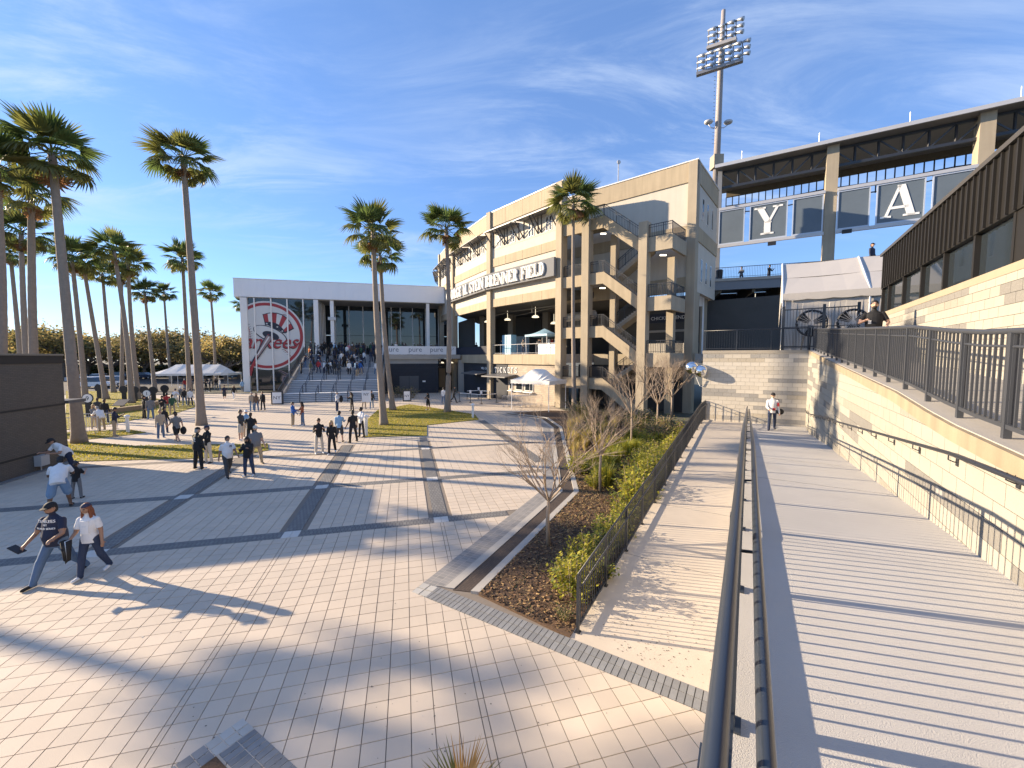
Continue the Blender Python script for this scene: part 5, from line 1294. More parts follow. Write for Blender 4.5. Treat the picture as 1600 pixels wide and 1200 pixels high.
kbox('trim_line', -.01, KL + .01, -9, .012, 2.68, 2.76, m_kdark); kbox('trim_line', -.01, KL + .01, -9, .012, .74, .82, m_kdark)
kbox('base_kerb', -.1, KL + .1, -9, .18, -.05, .06, MATS['edging_brick_grey'])
t = MB(); t.fbox(KF, KL + .02, KL + 1.15, -1.4, .1, 2.72, 2.86); t.build('side_canopy', mat('canopy_slate', (.10, .10, .105), .5, .1), kio)
s_, z_ = PL(KF, .15, 66, 719); t = MB(); t.fbox(KF, s_ - .22, s_ + .22, .02, .26, z_ - .22, z_ + .22); bx = t.build('electrical_box', mat('grey_box', (.40, .40, .40), .5, .05), kio)
t = MB(); t.tube([KF.p(s_, .1, z_ - .22), KF.p(s_, .1, .05)], .02, 6); t.build('conduit', m_steel_pale, kio)

# ------------------------------------------------------------------ tents
def gable_tent(name, label, c, yaw, L, W, eave, ridge, m, legs=4, hip=.0, skirt=.35, cat='tent'):
    th = thing(name, label, cat, (c.x, c.y, c.z)); F = Frame(c, ang=yaw); z = c.z; t = MB(); n = 10
    hx = hip * L
    for i in range(n):
        a, b = -L / 2 + L * i / n, -L / 2 + L * (i + 1) / n
        rz = lambda s: z + eave + (ridge - eave) * min(1., (L / 2 - abs(s)) / hx if hx else 1.)
        sg = lambda s: (.04 if L > 6 else .012) * math.sin(s * 2.1)
        for sgn in (1, -1):
            t.face([F.p(a, sgn * W / 2, z + eave), F.p(b, sgn * W / 2, z + eave), F.p(b, 0, rz(b) + sg(b)), F.p(a, 0, rz(a) + sg(a))])
            t.face([F.p(a, sgn * W / 2, z + eave - skirt), F.p(b, sgn * W / 2, z + eave - skirt * .86), F.p(b, sgn * W / 2, z + eave), F.p(a, sgn * W / 2, z + eave)])
    for sgn in (1, -1):
        t.face([F.p(sgn * L / 2, -W / 2, z + eave - skirt), F.p(sgn * L / 2, W / 2, z + eave - skirt), F.p(sgn * L / 2, W / 2, z + eave), F.p(sgn * L / 2, -W / 2, z + eave)])
        if not hip: t.face([F.p(sgn * L / 2, -W / 2, z + eave), F.p(sgn * L / 2, W / 2, z + eave), F.p(sgn * L / 2, 0, z + ridge)])
    t.build('canopy', m, th)
    k = legs // 2
    for i in range(k):
        for sgn in (1, -1):
            s = -L / 2 + .08 + (L - .16) * i / max(1, k - 1); t = MB(); t.tube([F.p(s, sgn * (W / 2 - .06), z), F.p(s, sgn * (W / 2 - .06), z + eave)], .035, 6); t.build('leg', m_white, th)
    return th
m_tentw = mat('white_tent_cloth', (.74, .72, .68), .6, .05, 1.5)
P = G(304, 604); P = Vector((-45.5, 59.5, -.03))
c_t = (G(262, 612) + G(362, 603)) / 2
gable_tent('marquee_tent', 'long white marquee tent on the far left lawn with people underneath', Vector((c_t.x - 2, c_t.y + 2, 0)), GR.yaw, 10.2, 5.5, 2.35, 3.7, m_tentw, 8, hip=.18)
gable_tent('ticket_tent', 'small white frame tent beside the ticket windows', Vector((2.5, 38.3, 0)), FA.yaw + .25, 4.2, 3.2, 2.75, 3.75, m_tentw, 4, hip=.33)
gable_tent('popup_canopy', 'light blue pop up canopy on the open concourse behind the rail', FA.p(7.2, -1.9, 5.17), FA.yaw, 3.4, 2.6, 2.1, 2.75, mat('sky_blue_cloth', (.30, .48, .60), .6, .08, 2.), 4, hip=.5, skirt=.22)
# concourse stand and blue cabinet
st_ = thing('merchandise_stand', 'white merchandise counter with boxes under the blue canopy', 'stand', FA.p(8.6, -1.4, 5.17))
t = MB(); t.fbox(FA, 7.3, 9.8, -1.5, -.9, 5.17, 6.2); t.build('counter', m_white, st_); t = MB(); t.fbox(FA, 7.0, 9.9, -2.6, -2.5, 5.9, 7.0); t.build('display_board', m_black, st_)
for i in range(5): t = MB(); t.fbox(FA, 7.2 + i * .5, 7.5 + i * .5, -2.48, -2.4, 6.2, 6.8); t.build('hung_shirt', mat('shirt_red', (.3, .04, .04), .8) if i % 2 else m_white, st_)
cb = thing('blue_cabinet', 'tall pale blue cooler cabinet behind the concourse rail', 'cabinet', FA.p(2, -1.2, 5.17))
t = MB(); t.fbox(FA, 1.3, 2.9, -1.6, -.8, 5.17, 7.4); t.build('cabinet_body', mat('pale_blue_panel', (.20, .40, .55), .4, .1, 2.), cb); t = MB(); t.fbox(FA, 2.08, 2.12, -.799, -.78, 5.3, 7.3); t.build('door_gap', m_metal_dark, cb)
# ------------------------------------------------------------------ queue posts, barriers, bollards, boards
def stanchion(P, label, group): 
    th = thing('queue_post', label, 'queue post', P, group=group); t = MB(); t.tube([P, P + Vector((0, 0, .03))], .18, 12); t.tube([P + Vector((0, 0, .03)), P + Vector((0, 0, 1.0))], .03, 8); t.build('post', m_metal_dark, th, smooth=False); return th
qp = [G(718, 627.5), G(735, 629), G(752, 631), G(730, 623.5), G(748, 623), G(765, 624), G(776, 629)]
for i, p in enumerate(qp): stanchion(p, 'black queue post in the roped lane before the ticket windows, %s' % ('front left', 'front middle', 'front right end', 'back left', 'back middle', 'back right', 'far right alone')[i], 'queue posts by the ticket windows')
qb = thing('queue_belt', 'pale belts strung between the queue posts by the ticket windows', 'belt', qp[0])
t = MB()
for a, b in ((0, 1), (1, 2), (3, 4), (4, 5), (2, 6)): t.bar(qp[a] + Vector((0, 0, .95)), qp[b] + Vector((0, 0, .95)), .02, .06)
t.build('belt', m_white, qb)
for i, k in enumerate((1, 2, 4)):
    o = thing('queue_sign', 'small white card on a queue post, %s of the three' % ('left', 'right', 'middle')[i], 'sign', qp[k] + Vector((0, 0, 1.0))); t = MB(); t.box(qp[k] + Vector((0, 0, 1.18)), (.22, .02, .3)); t.build('card', m_white, o)
def barrier(c, yaw, label, L=2.2, group='metal crowd barriers', m=m_steel_pale):
    th = thing('crowd_barrier', label, 'barrier', c, group=group); F = Frame(c, ang=yaw); t = MB()
    t.tube([F.p(-L / 2, 0, .12), F.p(-L / 2, 0, 1.0), F.p(-L / 2 + .1, 0, 1.08), F.p(L / 2 - .1, 0, 1.08), F.p(L / 2, 0, 1.0), F.p(L / 2, 0, .12)], .022, 6); t.bar(F.p(-L / 2, 0, .18), F.p(L / 2, 0, .18), .03); t.build('frame', m, th)
    t = MB()
    for i in range(1, 16): t.bar(F.p(-L / 2 + L * i / 16, 0, .18), F.p(-L / 2 + L * i / 16, 0, 1.07), .014)
    t.build('bars', m, th); t = MB()
    for s in (-L / 2 + .15, L / 2 - .15): t.bar(F.p(s, -.3, .03), F.p(s, .3, .03), .05, .03); t.bar(F.p(s, 0, .03), F.p(s, 0, .15), .04)
    t.build('foot', m, th); return th
for i in range(5): barrier(G(800 + i * 8, 636 - i * .4) + Vector((0, .12 * i, 0)), -.3, 'grey metal crowd barrier, %s of the stack left of the ticket tent' % ('front one', 'second', 'middle one', 'fourth', 'rear one')[i], 2.0, 'stacked crowd barriers by the ticket tent')
barrier(G(118, 679), .35, 'silver crowd barrier by the leaning palm trunk beside the kiosk', 2.2, 'crowd barriers beside the kiosk'); barrier(G(152, 671), .30, 'silver crowd barrier behind the bending man in khaki trousers', 2.2, 'crowd barriers beside the kiosk')
def bollard(P, h, label, cat='bollard', r=.09):
    th = thing('path_bollard', label, cat, P); t = MB(); t.tube([P, P + Vector((0, 0, h))], r, 10); t.build('post', m_white, th); t = MB(); t.tube([P + Vector((0, 0, h + .001)), P + Vector((0, 0, h + .10)), P + Vector((0, 0, h + .16))], [r * 1.7, r * 1.7, r * .6], 10); t.build('cap', m_white, th); return th
bollard(G(200, 676), 1.0, 'white path light post at the corner of the left lawn strip'); bollard(G(572, 681), 1.15, 'white path light post at the left corner of the middle lawn', r=.11); bollard(G(739, 653), 1.0, 'white path light post at the right tip of the middle lawn')
def stand_board(P, w_, h_, yaw, label, txt=None):
    th = thing('sign_board', label, 'sign', P); F = Frame(P, ang=yaw); t = MB(); t.fbox(F, -w_ / 2 - .12, w_ / 2 + .12, -.3, -.02, 0, h_ + .1); t.build('dark_case', m_metal_dark, th)
    t = MB(); t.fbox(F, -w_ / 2, w_ / 2, -.018, .0, .12, h_); t.build('poster', m_white, th)
    if txt: wall_text('poster_text', txt, F, 0, .003, h_ * .42, w_ * .6, m_em_n, th, ext=.001)
    return th
stand_board(G(433, 632), .85, 1.25, GR.yaw, 'dark framed poster stand at the left foot of the main staircase', 'NY'); stand_board(G(636, 627), .65, 1.1, GR.yaw, 'small white poster stand before the navy wall right of the stairs', 'NY')
# lawn monuments: discs with numbers
m_disc_w = mat('disc_white', (.75, .75, .73), .5, .03)
def disc(u, v, r, z, front, label, num=None):
    P = G(u, v); th = thing('number_monument', label, 'monument', P, group=None); F = Frame(P, ang=.2)
    t = MB(); t.tube([F.p(0, -.05, z), F.p(0, .03, z)], r, 24); t.build('disc', m_black if not front else m_em_n, th)
    if front: t = MB(); t.tube([F.p(0, .031, z), F.p(0, .04, z)], r * .88, 24); t.build('face', m_disc_w, th)
    t = MB(); t.fbox(F, -.2, .2, -.12, .02, 0, z - r * .9); t.build('pedestal', m_black, th)
    if num: wall_text('number', num, F, 0, .043, z - r * .45, r * 1.3, m_em_n, th, ext=.002)
for i, (u, v) in enumerate(((155, 623), (194, 626), (211, 627), (226, 627), (240, 628), (258, 624))):
    disc(u, v, .42, 1.25, False, 'black backed round number monument on the lawn, %s of the row' % ('leftmost', 'second from left', 'third from left', 'third from right', 'second from right', 'rightmost')[i])
disc(139, 652, .38, 1.55, True, 'white round monument disc with number 9 by the leaning palm', '9'); disc(231, 640, .34, 1.5, True, 'white round monument disc with number 1 seen at an angle', '1')
pq = thing('lawn_plaque', 'dark tilted plaque on the lawn left of the people in coats', 'plaque', G(190, 638)); t = MB(); P = G(190, 638); t.box(P + Vector((0, 0, .55)), (1.1, .9, .05), rot=Matrix.Rotation(R(35), 3, 'X')); t.build('plate', m_em_n, pq); t = MB(); t.box(P + Vector((0, .1, .24)), (.3, .2, .48)); t.build('pedestal', m_con_grey, pq)
kerb_p = [G(165, 647), G(222, 640), G(262, 628)]
t = MB()
for a, b in zip(kerb_p, kerb_p[1:]): t.bar(a + Vector((0, 0, .2)), b + Vector((0, 0, .2)), .4, .45)
t.build('lawn_bench_wall', mat('timber_tan', (.34, .24, .15), .8, .2, 3.), label='low tan seat wall along the left lawn edge', cat='wall')
# ------------------------------------------------------------------ parked cars
def make_car(suv):
    th = thing('parked_car', None, 'car', (0, 0, 0), group='cars parked beyond the lawns')
    L, W, H_ = (4.8, 1.9, 1.75) if suv else (4.6, 1.8, 1.45)
    def shell(prof_, w0, w1, name, m):
        t = MB(); n = len(prof_)
        for sg in (1, -1):
            t.face([(x, sg * (w0 + (w1 - w0) * max(0, (z - .9) / (H_ - .9))), z) for x, z in (prof_ if sg < 0 else prof_[::-1])])
        for i in range(n):
            (x0, za), (x1, zb_) = prof_[i], prof_[(i + 1) % n]; wa, wb_ = w0 + (w1 - w0) * max(0, (za - .9) / (H_ - .9)), w0 + (w1 - w0) * max(0, (zb_ - .9) / (H_ - .9))
            t.face([(x0, -wa, za), (x1, -wb_, zb_), (x1, wb_, zb_), (x0, wa, za)])
        return t.build(name, m, th, recalc=True)
    shell([(-L / 2, .35), (-L / 2 + .05, .95), (-L / 2 + .35, 1.0), (L / 2 - 1.1, .98), (L / 2 - .1, .82), (L / 2, .55), (L / 2 - .05, .3), (-L / 2 + .1, .3)], W / 2, W / 2, 'body', m_white)
    shell([(-L / 2 + .12, .99), (-L / 2 + (.25 if suv else .7), H_ - .05), (-L / 2 + .6 + (0 if suv else .4), H_), (.4, H_), (1.15, .99)], W / 2 - .03, W / 2 - .22, 'cabin', m_glass)
    shell([(-L / 2 + (.3 if suv else .75), H_ - .06), (-L / 2 + .6 + (0 if suv else .4), H_ + .02), (.38, H_ + .02), (.5, H_ - .08)], W / 2 - .05, W / 2 - .2, 'roof', m_white)
    for sx in (-1.4, 1.42):
        for sy in (-1, 1):
            t = MB(); t.tube([(sx, sy * (W / 2 - .22), .34), (sx, sy * (W / 2 + .01), .34)], .34, 14); w_ = t.build('wheel', m_black, th); t = MB(); t.tube([(sx, sy * (W / 2 + .012), .34), (sx, sy * (W / 2 + .02), .34)], .2, 10); t.build('rim', m_steel_pale, w_)
    for sy in (-.6, .6): t = MB(); t.box((L / 2 - .06, sy, .7), (.1, .35, .14)); t.build('headlight', m_white, th); t = MB(); t.box((-L / 2 + .0, sy * 1.2, .8), (.08, .2, .2)); t.build('tail_light', MATS['emblem_red'], th)
    return th
car_cols = {'white': (.78, .78, .78), 'silver': (.42, .43, .45), 'black': (.02, .02, .022), 'navy': (.03, .05, .10), 'red': (.25, .02, .02)}
suv, sed = make_car(True), make_car(False); first_use = {True: suv, False: sed}; used_ = set()
def set_col(o, name):
    m = mat('car_paint_' + name, car_cols[name], .25, .02, spec=.7)
    for c in o.children:
        if c.name.split('.')[0] in ('body', 'roof'):
            c.material_slots[0].link = 'OBJECT'; c.material_slots[0].material = m
for (u, v, kind, col_, yaw, lab) in ((146, 606, True, 'white', .1, 'white large car parked behind the leaning palm trunk'), (178, 604, True, 'white', .15, 'white large car parked between palm trunks left of the discs'), (128, 597, False, 'silver', .1, 'silver car parked in the row behind the white ones at left'), (160, 595, False, 'white', 0., 'white low car in the second parked row'), (196, 594, True, 'black', 0., 'black large car in the second parked row'),
        (226, 592, False, 'navy', .1, 'navy car parked left of the marquee tent'), (262, 589, False, 'silver', .1, 'silver car behind the marquee tent'), (368, 590.5, False, 'navy', 1.2, 'dark blue car parked left of the pavilion column'), (376, 588, True, 'white', 1.2, 'white car behind the blue one at the pavilion')):
    P = G(u, v, 0); k = kind
    if k in used_: o = dup(first_use[k], P, yaw, lab)
    else: o = first_use[k]; used_.add(k); o.location = P; o.rotation_euler = (0, 0, yaw); o['label'] = lab
    set_col(o, col_)
# silver globe lamps at the corner of the end wall
gl = thing('globe_lamp_cluster', 'two shiny silver globes on a bracket at the corner of the end wall', 'lamp', AY(1088, 578, 22)); P = AY(1090, 578, 22.0)
m_chrome = mat('mirror_chrome', (.75, .76, .78), .12, .03, metal=1.)
for k, (dx, dz) in enumerate(((-.33, .12), (.1, -.05))):
    t = MB(); t.ball(P + Vector((dx, k * -.2, dz)), .34, 0, 16, 10); t.build('globe', m_chrome, gl, smooth=True)
t = MB(); t.bar(P + Vector((.1, .1, 0)), P + Vector((.95, .1, -.1)), .16, .5); t.build('bracket', m_white, gl)
t = MB(); t.tube([P + Vector((-.1, -.1, -.4)), P + Vector((.1, -.1, -.85)), P + Vector((.5, -.1, -1.0)), P + Vector((.9, 0, -.8))], .02, 6); t.build('cable', m_white, gl)
# ------------------------------------------------------------------ palms
m_trunk = mat('palm_trunk', (.25, .205, .165), .9, .25, 6., .8, 18)
m_fr_g = mat('frond_green', (.085, .125, .035), .45, .25, 3., objvar=.25, spec=.5)
m_fr_y = mat('frond_yellow_green', (.15, .155, .04), .5, .25, 3., objvar=.25)
m_fr_d = mat('frond_dead_brown', (.26, .14, .07), .8, .25, 4., objvar=.2)
for m_ in (m_fr_g, m_fr_y, m_fr_d): leafify(m_, .46)
def frond_mesh(seed, mm, droop=.5, dead=False, pet=1.2, rad=1.0, nseg=20, pitch=0.):
    r_ = random.Random(seed); t = MB(); down = Vector((math.sin(pitch) * 1.0, 0, -math.cos(pitch)))   # gravity in the frond's own tilted frame
    n = 5; pts = [Vector((pet * i / n, 0, 0)) + down * (.12 * (i / n) ** 2) for i in range(n + 1)]
    t.tube(pts, [.03 - .003 * i for i in range(n + 1)], 4, 1)
    hub = pts[-1]; span = R(104 if not dead else 60)
    for k in range(nseg):
        a = -span + 2 * span * (k + .5) / nseg + r_.uniform(-.03, .03); L = rad * (.72 + .28 * math.cos(a * .8)) * r_.uniform(.88, 1.08)
        d = Vector((math.cos(a), math.sin(a), .22 * abs(math.sin(a)) + r_.uniform(-.05, .05))).normalized(); sd_ = Vector((-math.sin(a), math.cos(a), 0))
        w0, w1 = .02, rad * span / nseg * .72; m_ = 4; prev = None
        for i in range(m_ + 1):
            q = i / m_; c = hub + d * (L * q) + down * (droop * L * q ** 2.8 * r_.uniform(.9, 1.1)); wd = (w0 + (w1 - w0) * min(1, q / .5)) if q < .62 else w1 * (1 - (q - .62) / .38) ** .9 + .002
            up_ = Vector((0, 0, wd * .35 * (1 if k % 2 else -1)))
            cur = (c - sd_ * wd + up_, c + sd_ * wd - up_)
            if prev: t.face([prev[0], prev[1], cur[1], cur[0]])
            prev = cur
    me = t.mesh('frond', recalc=False); me.materials.append(mm); me.materials.append(m_fr_y if not dead else m_fr_d); return me
FRV = []
for i, (pt, dr) in enumerate(((72, .30), (50, .5), (28, .68), (4, .85), (-22, .85), (-48, .6))):
    FRV.append([(frond_mesh(10 * i + j, (m_fr_g if (i < 4 and j < 2) else m_fr_y) if i < 5 else (m_fr_y if j else m_fr_d), dr, False, pitch=R(pt)), R(pt)) for j in range(3)])
DEAD = [(frond_mesh(90 + j, m_fr_d, .35, True, .8, .8, 12, R(-78)), R(-78)) for j in range(2)]
def level(q):
    for k, e in enumerate((.13, .33, .57, .80, .95)):
        if q < e: return k
    return 5
def trunk_mesh(base, top, r0, seed, parent):
    r_ = random.Random(seed); t = MB(); H = (top - base).length; n = 44; pts, rr = [], []
    bend = Vector((r_.uniform(-.25, .25), r_.uniform(-.2, .2), 0))
    for i in range(n + 1):
        q = i / n; p = base.lerp(top, q) + bend * math.sin(q * math.pi); pts.append(p); rr.append((r0 * (1.0 + .5 * math.exp(-q * 22)) * (1 - .38 * q)) * (1 + (.022 if i % 2 else -.022) * r_.uniform(.4, 1.3)))
    t.tube(pts, rr, 14, 0); return t.build('trunk', m_trunk, parent, smooth=True)
def palm(label, base, top, sc=1., seed=1, nf=36, lean=0., cat='palm tree', group='fan palms round the plaza', dead=5, r0=.26, single=False):
    th = thing('fan_palm', label, cat, base, group=group); trunk_mesh(base - Vector((0, 0, .05)), top, r0, seed, th); r_ = random.Random(seed * 7 + 1)
    items = []
    for i in range(nf):
        q = (i + .5) / nf; lvl = level(q); me, pt = FRV[lvl][r_.randrange(3)]
        yaw = i * 2.39996 + r_.uniform(-.3, .3); items.append((me, pt + r_.uniform(-.24, .24), yaw, sc * r_.uniform(.85, 1.1) * (.8 if lvl == 0 else 1.), r_.uniform(-.4, .4)))
    for i in range(dead):
        me, pt = DEAD[i % 2]; items.append((me, pt + r_.uniform(-.1, .1), r_.uniform(0, 6.3), sc * r_.uniform(.8, 1.), 0))
    if not single:
        for me, pt, yaw, s, roll in items:
            rot = (Matrix.Rotation(yaw, 3, 'Z') @ Matrix.Rotation(-pt, 3, 'Y') @ Matrix.Rotation(roll, 3, 'X')).to_euler()
            link('frond', me, None, th, loc=top - base + Vector((0, 0, r_.uniform(-.35, .15) * sc)), rot=rot, scale=s)
        return th
    return th
CROWN = []
def crown_mesh(seed, nf, dead):
    r_ = random.Random(seed); bm = bmesh.new(); 
    for i in range(nf + dead):
        if i < nf: lvl = level((i + .5) / nf); me, pt = FRV[lvl][r_.randrange(3)]
        else: me, pt = DEAD[i % 2]
        rot = (Matrix.Rotation(i * 2.39996, 4, 'Z') @ Matrix.Rotation(-pt - r_.uniform(-.24, .24), 4, 'Y') @ Matrix.Rotation(r_.uniform(-.5, .5), 4, 'X')) @ Matrix.Scale(r_.uniform(.85, 1.1), 4)
        mi = {m_fr_g: 0, m_fr_y: 1, m_fr_d: 2}[me.materials[0]]
        i0 = len(bm.verts); bm.verts.ensure_lookup_table(); f0 = len(bm.faces)
        bm.from_mesh(me); bm.verts.ensure_lookup_table(); bm.faces.ensure_lookup_table()
        M_ = Matrix.Translation((0, 0, r_.uniform(-.35, .15))) @ rot
        for v in bm.verts[i0:]: v.co = M_ @ v.co
        for f in bm.faces[f0:]: f.material_index = mi
    me = bpy.data.meshes.new('crown'); bm.to_mesh(me); bm.free()
    for m_ in (m_fr_g, m_fr_y, m_fr_d): me.materials.append(m_)
    return me
CROWN = [crown_mesh(400 + k, 28, 4) for k in range(3)]
def top_at(u, v, base, dy=0.): return AY(u, v, base.y + dy)
near_palms = [
    ('tall leaning fan palm at left beside the brown kiosk corner', (124, 692), (81, 240), 1.02, 11, 36, .27),
    ('tallest fan palm standing on the long lawn strip left of the white jersey man', (315, 664), (286, 248), .96, 12, 34, .26),
    ('front fan palm of the pair on the middle lawn', (600, 664), (583, 362), 1.0, 13, 32, .24),
    ('rear fan palm of the pair on the middle lawn, its crown lower', (614, 641), (594, 400), 1.05, 14, 29, .24),
    ('fan palm before the navy wall, right of the paired palms', (699, 644), (697, 358), 1.06, 15, 30, .24)]
for lab, b_, t_, sc, sd_, nf, r0 in near_palms:
    B = G(*b_); palm(lab, B, top_at(*t_, B), sc, sd_, nf, r0=r0)
B = Vector((5.35, 36.3, 0)); B = G(898, 640) ; B = Vector((5.55, 36.2, 0)); palm('slim fan palm in front of the stair tower columns', B, AY(896, 318, 36.2), 1.08, 16, 32, r0=.20)
far_palms = [((52, 600), (49, 305), 1.1, 26, 'fan palm second from the left edge behind the leaning one'), ((44, 600), (33, 362), 1.25, 36, 'slender fan palm close left of the second palm'), ((36, 600), (16, 395), 1.15, 46, 'small fan palm at the left edge above the kiosk roof'), ((-8, 640), (-6, 268), 1.05, 22, 'fan palm crown cut by the left picture edge'),
    ((133, 612), (112, 402), 1.2, 42, 'fan palm just right of the leaning trunk'), ((166, 624), (130, 412), 1.2, None, 'leaning fan palm with base near the black discs'), ((206, 630), (178, 392), 1.2, None, 'fan palm with thick leaning trunk right of the disc row'), ((216, 610), (200, 412), 1.2, 47, 'fan palm behind the thick leaning one'), ((177, 600), (160, 428), 1.1, 56, 'smaller far fan palm with low crown left of centre row'),
    ((242, 604), (226, 458), 1.1, 58, 'fan palm before the marquee tent, left one'), ((267, 590), (256, 458), 1.1, 78, 'distant fan palm behind the marquee tent, left'), ((296, 608), (285, 405), 1.25, 50, 'fan palm rising through the marquee tent edge'), ((337, 592), (329, 458), 1.15, 72, 'thin distant fan palm right of the marquee tent'), ((388, 590), (380, 476), 1.1, 80, 'tiny palm crown peeking behind the pavilion roof edge'), ((190, 600), (190, 430), 1.1, 60, 'distant fan palm hidden between two nearer trunks')]
for k, (b_, t_, sc, Y, lab) in enumerate(far_palms):
    if Y: B = AY(b_[0], b_[1], Y); B.z = 0
    else: B = G(*b_)
    T = AY(t_[0], t_[1], B.y); th = thing('fan_palm', lab, 'palm tree', B, group='fan palms round the plaza'); trunk_mesh(B - Vector((0, 0, .05)), T, .25, 50 + k, th)
    link('crown', CROWN[k % 3], None, th, loc=T - B, rot=(0, 0, k * 1.3), scale=sc * .86)
# palms left of the frame: the photograph shows their shadows on the paving
for k, (x, y, h, lab) in enumerate(((-43.1, 15.6, 13.4, 'fan palm outside the left edge whose crown shadow crosses the paving'), (-41.0, 21.0, 12.6, 'fan palm outside the left edge behind the kiosk'))):
    B = Vector((x, y, 0)); th = thing('fan_palm', lab, 'palm tree', B); T = Vector((x + .3, y, h)); trunk_mesh(B, T, .26, 80 + k, th); link('crown', CROWN[k % 3], None, th, loc=T - B, scale=.85)
# ------------------------------------------------------------------ bare crape myrtles in the planter
m_bark = mat('pale_bare_bark', (.29, .225, .17), .8, .15, 6., .2, 40)
def bare_tree(name, label, base, h_tr, hgt, spread, seed, depth=5, r0=.055, lean=(0, 0)):
    r_ = random.Random(seed); th = thing(name, label, 'tree', base, group='bare young trees in the planter')
    t = MB(); top = base + Vector((lean[0], lean[1], h_tr)); t.tube([base - Vector((0, 0, .05)), base.lerp(top, .5) + Vector((r_.uniform(-.03, .03), 0, 0)), top], [r0 * 1.15, r0 * .95, r0 * .85], 8); t.build('trunk', m_bark, th, smooth=True)
    t = MB()
    def grow(p, d, L, r, lv):
        n = 3; pts = [p]; q = p
        for i in range(n):
            d = (d + Vector((r_.uniform(-.12, .12), r_.uniform(-.12, .12), r_.uniform(-.02, .12)))).normalized(); q = q + d * (L / n); pts.append(q)
        t.tube(pts, [r, r * .85, r * .7, r * .55], 4 if lv < 3 else 3, 0, cap=False)
        if lv >= depth: return
        for k in range(r_.choice((2, 3, 3)) if lv < depth - 1 else 3):
            s = r_.uniform(.35, 1.0); pp = pts[0].lerp(pts[-1], s) if lv else pts[-1]
            ax = Vector((r_.gauss(0, 1), r_.gauss(0, 1), r_.gauss(0, .5))).normalized(); nd = (d + ax * r_.uniform(.35, .65)).normalized(); nd.z = max(nd.z, .12 + .1 * lv * 0)
            grow(pp, nd.normalized(), L * r_.uniform(.62, .85), r * .55, lv + 1)
    nb = 6
    for k in range(nb):
        a = 6.283 * k / nb + r_.uniform(-.3, .3); d = Vector((math.cos(a) * spread, math.sin(a) * spread, 1)).normalized(); grow(top - Vector((0, 0, .04)), d, hgt * .40, r0 * .62, 1)
    t.build('branches', m_bark, th); return th
bt = [('bare young tree nearest the camera in the planter', (857, 852), 1.2, 2.5, .95, 31, 6, .05), ('bare young tree second from the camera in the planter', (938, 768), 1.35, 2.4, .75, 32, 6, .05), ('thin bare tree with straight trunk behind the two near ones', (986, 706), 1.9, 3.0, .6, 33, 5, .05), ('bare round tree left of the pair by the stair tower', (1027, 672), 1.75, 4.1, .95, 34, 6, .07), ('bare round tree right of the pair by the stair tower', (1049, 660), 1.9, 3.8, .85, 35, 6, .07)]
for lab, uv, ht, hg, sp, sd_, dp, r0 in bt: bare_tree('bare_tree', lab, G(*uv, .03), ht, hg, sp, sd_, dp, r0)
# ------------------------------------------------------------------ shrubs and grasses in the planter
m_leaf_y = mat('leaf_yellow_green', (.40, .37, .04), .5, .25, 5., objvar=.12); m_leaf_g = mat('leaf_green', (.16, .20, .035), .5, .25, 5., objvar=.12); m_leaf_o = mat('leaf_orange', (.55, .25, .03), .5, .2, 5.); m_straw = mat('straw_blade', (.46, .34, .15), .8, .25, 4.); m_leaf_dk = mat('leaf_dark_green', (.035, .06, .016), .5, .3, 5.)
for m_ in (m_leaf_y, m_leaf_g, m_leaf_o, m_straw, m_leaf_dk): leafify(m_, .4)
def leafy(seed, n, rx, rz, ls, mats_w, spikes=14):
    """a shrub: upright sprigs carrying leaf pairs"""
    r_ = random.Random(seed); t = MB()
    for s in range(spikes):
        a = r_.uniform(0, 6.28); q = r_.random() ** .5 * rx; p0 = Vector((math.cos(a) * q * .35, math.sin(a) * q * .35, 0)); hh = rz * r_.uniform(.55, 1.05) * (1 - .35 * (q / rx) ** 2); p1 = Vector((math.cos(a) * q, math.sin(a) * q, hh))
        t.tube([p0, p0.lerp(p1, .5) + Vector((0, 0, .05)), p1], [.009, .007, .004], 3, len(mats_w), cap=False)
        for k in range(n // spikes):
            f = r_.uniform(.15, 1.03); c = p0.lerp(p1, f) + Vector((r_.gauss(0, .05), r_.gauss(0, .05), r_.gauss(0, .04))); b = r_.uniform(0, 6.28); d = Vector((math.cos(b), math.sin(b), r_.uniform(.1, .9))).normalized(); sd_ = d.cross(Vector((0, 0, 1))).normalized() * ls * .33; L = ls * r_.uniform(.7, 1.25)
            mi = r_.choices(range(len(mats_w)), [w_ for _, w_ in mats_w])[0]
            t.face([c, c + d * L * .5 + sd_, c + d * L, c + d * L * .5 - sd_], mi)
    me = t.mesh('foliage', recalc=False)
    for m_, _ in mats_w: me.materials.append(m_)
    me.materials.append(m_bark); return me
SH_Y = [leafy(60 + k, 900, .55, .95, .095, [(m_leaf_y, 5), (m_leaf_g, 2)], 26) for k in range(3)]
SH_G = [leafy(70 + k, 800, .55, .8, .085, [(m_leaf_g, 3), (m_leaf_y, 2), (m_leaf_dk, 1)], 24) for k in range(3)]
SH_D = [leafy(80 + k, 520, .6, .7, .07, [(m_leaf_dk, 3), (m_straw, 2), (m_leaf_g, 1)], 24) for k in range(2)]
SH_O = [leafy(90, 420, .4, .7, .08, [(m_leaf_o, 4), (m_leaf_y, 2)], 18)]
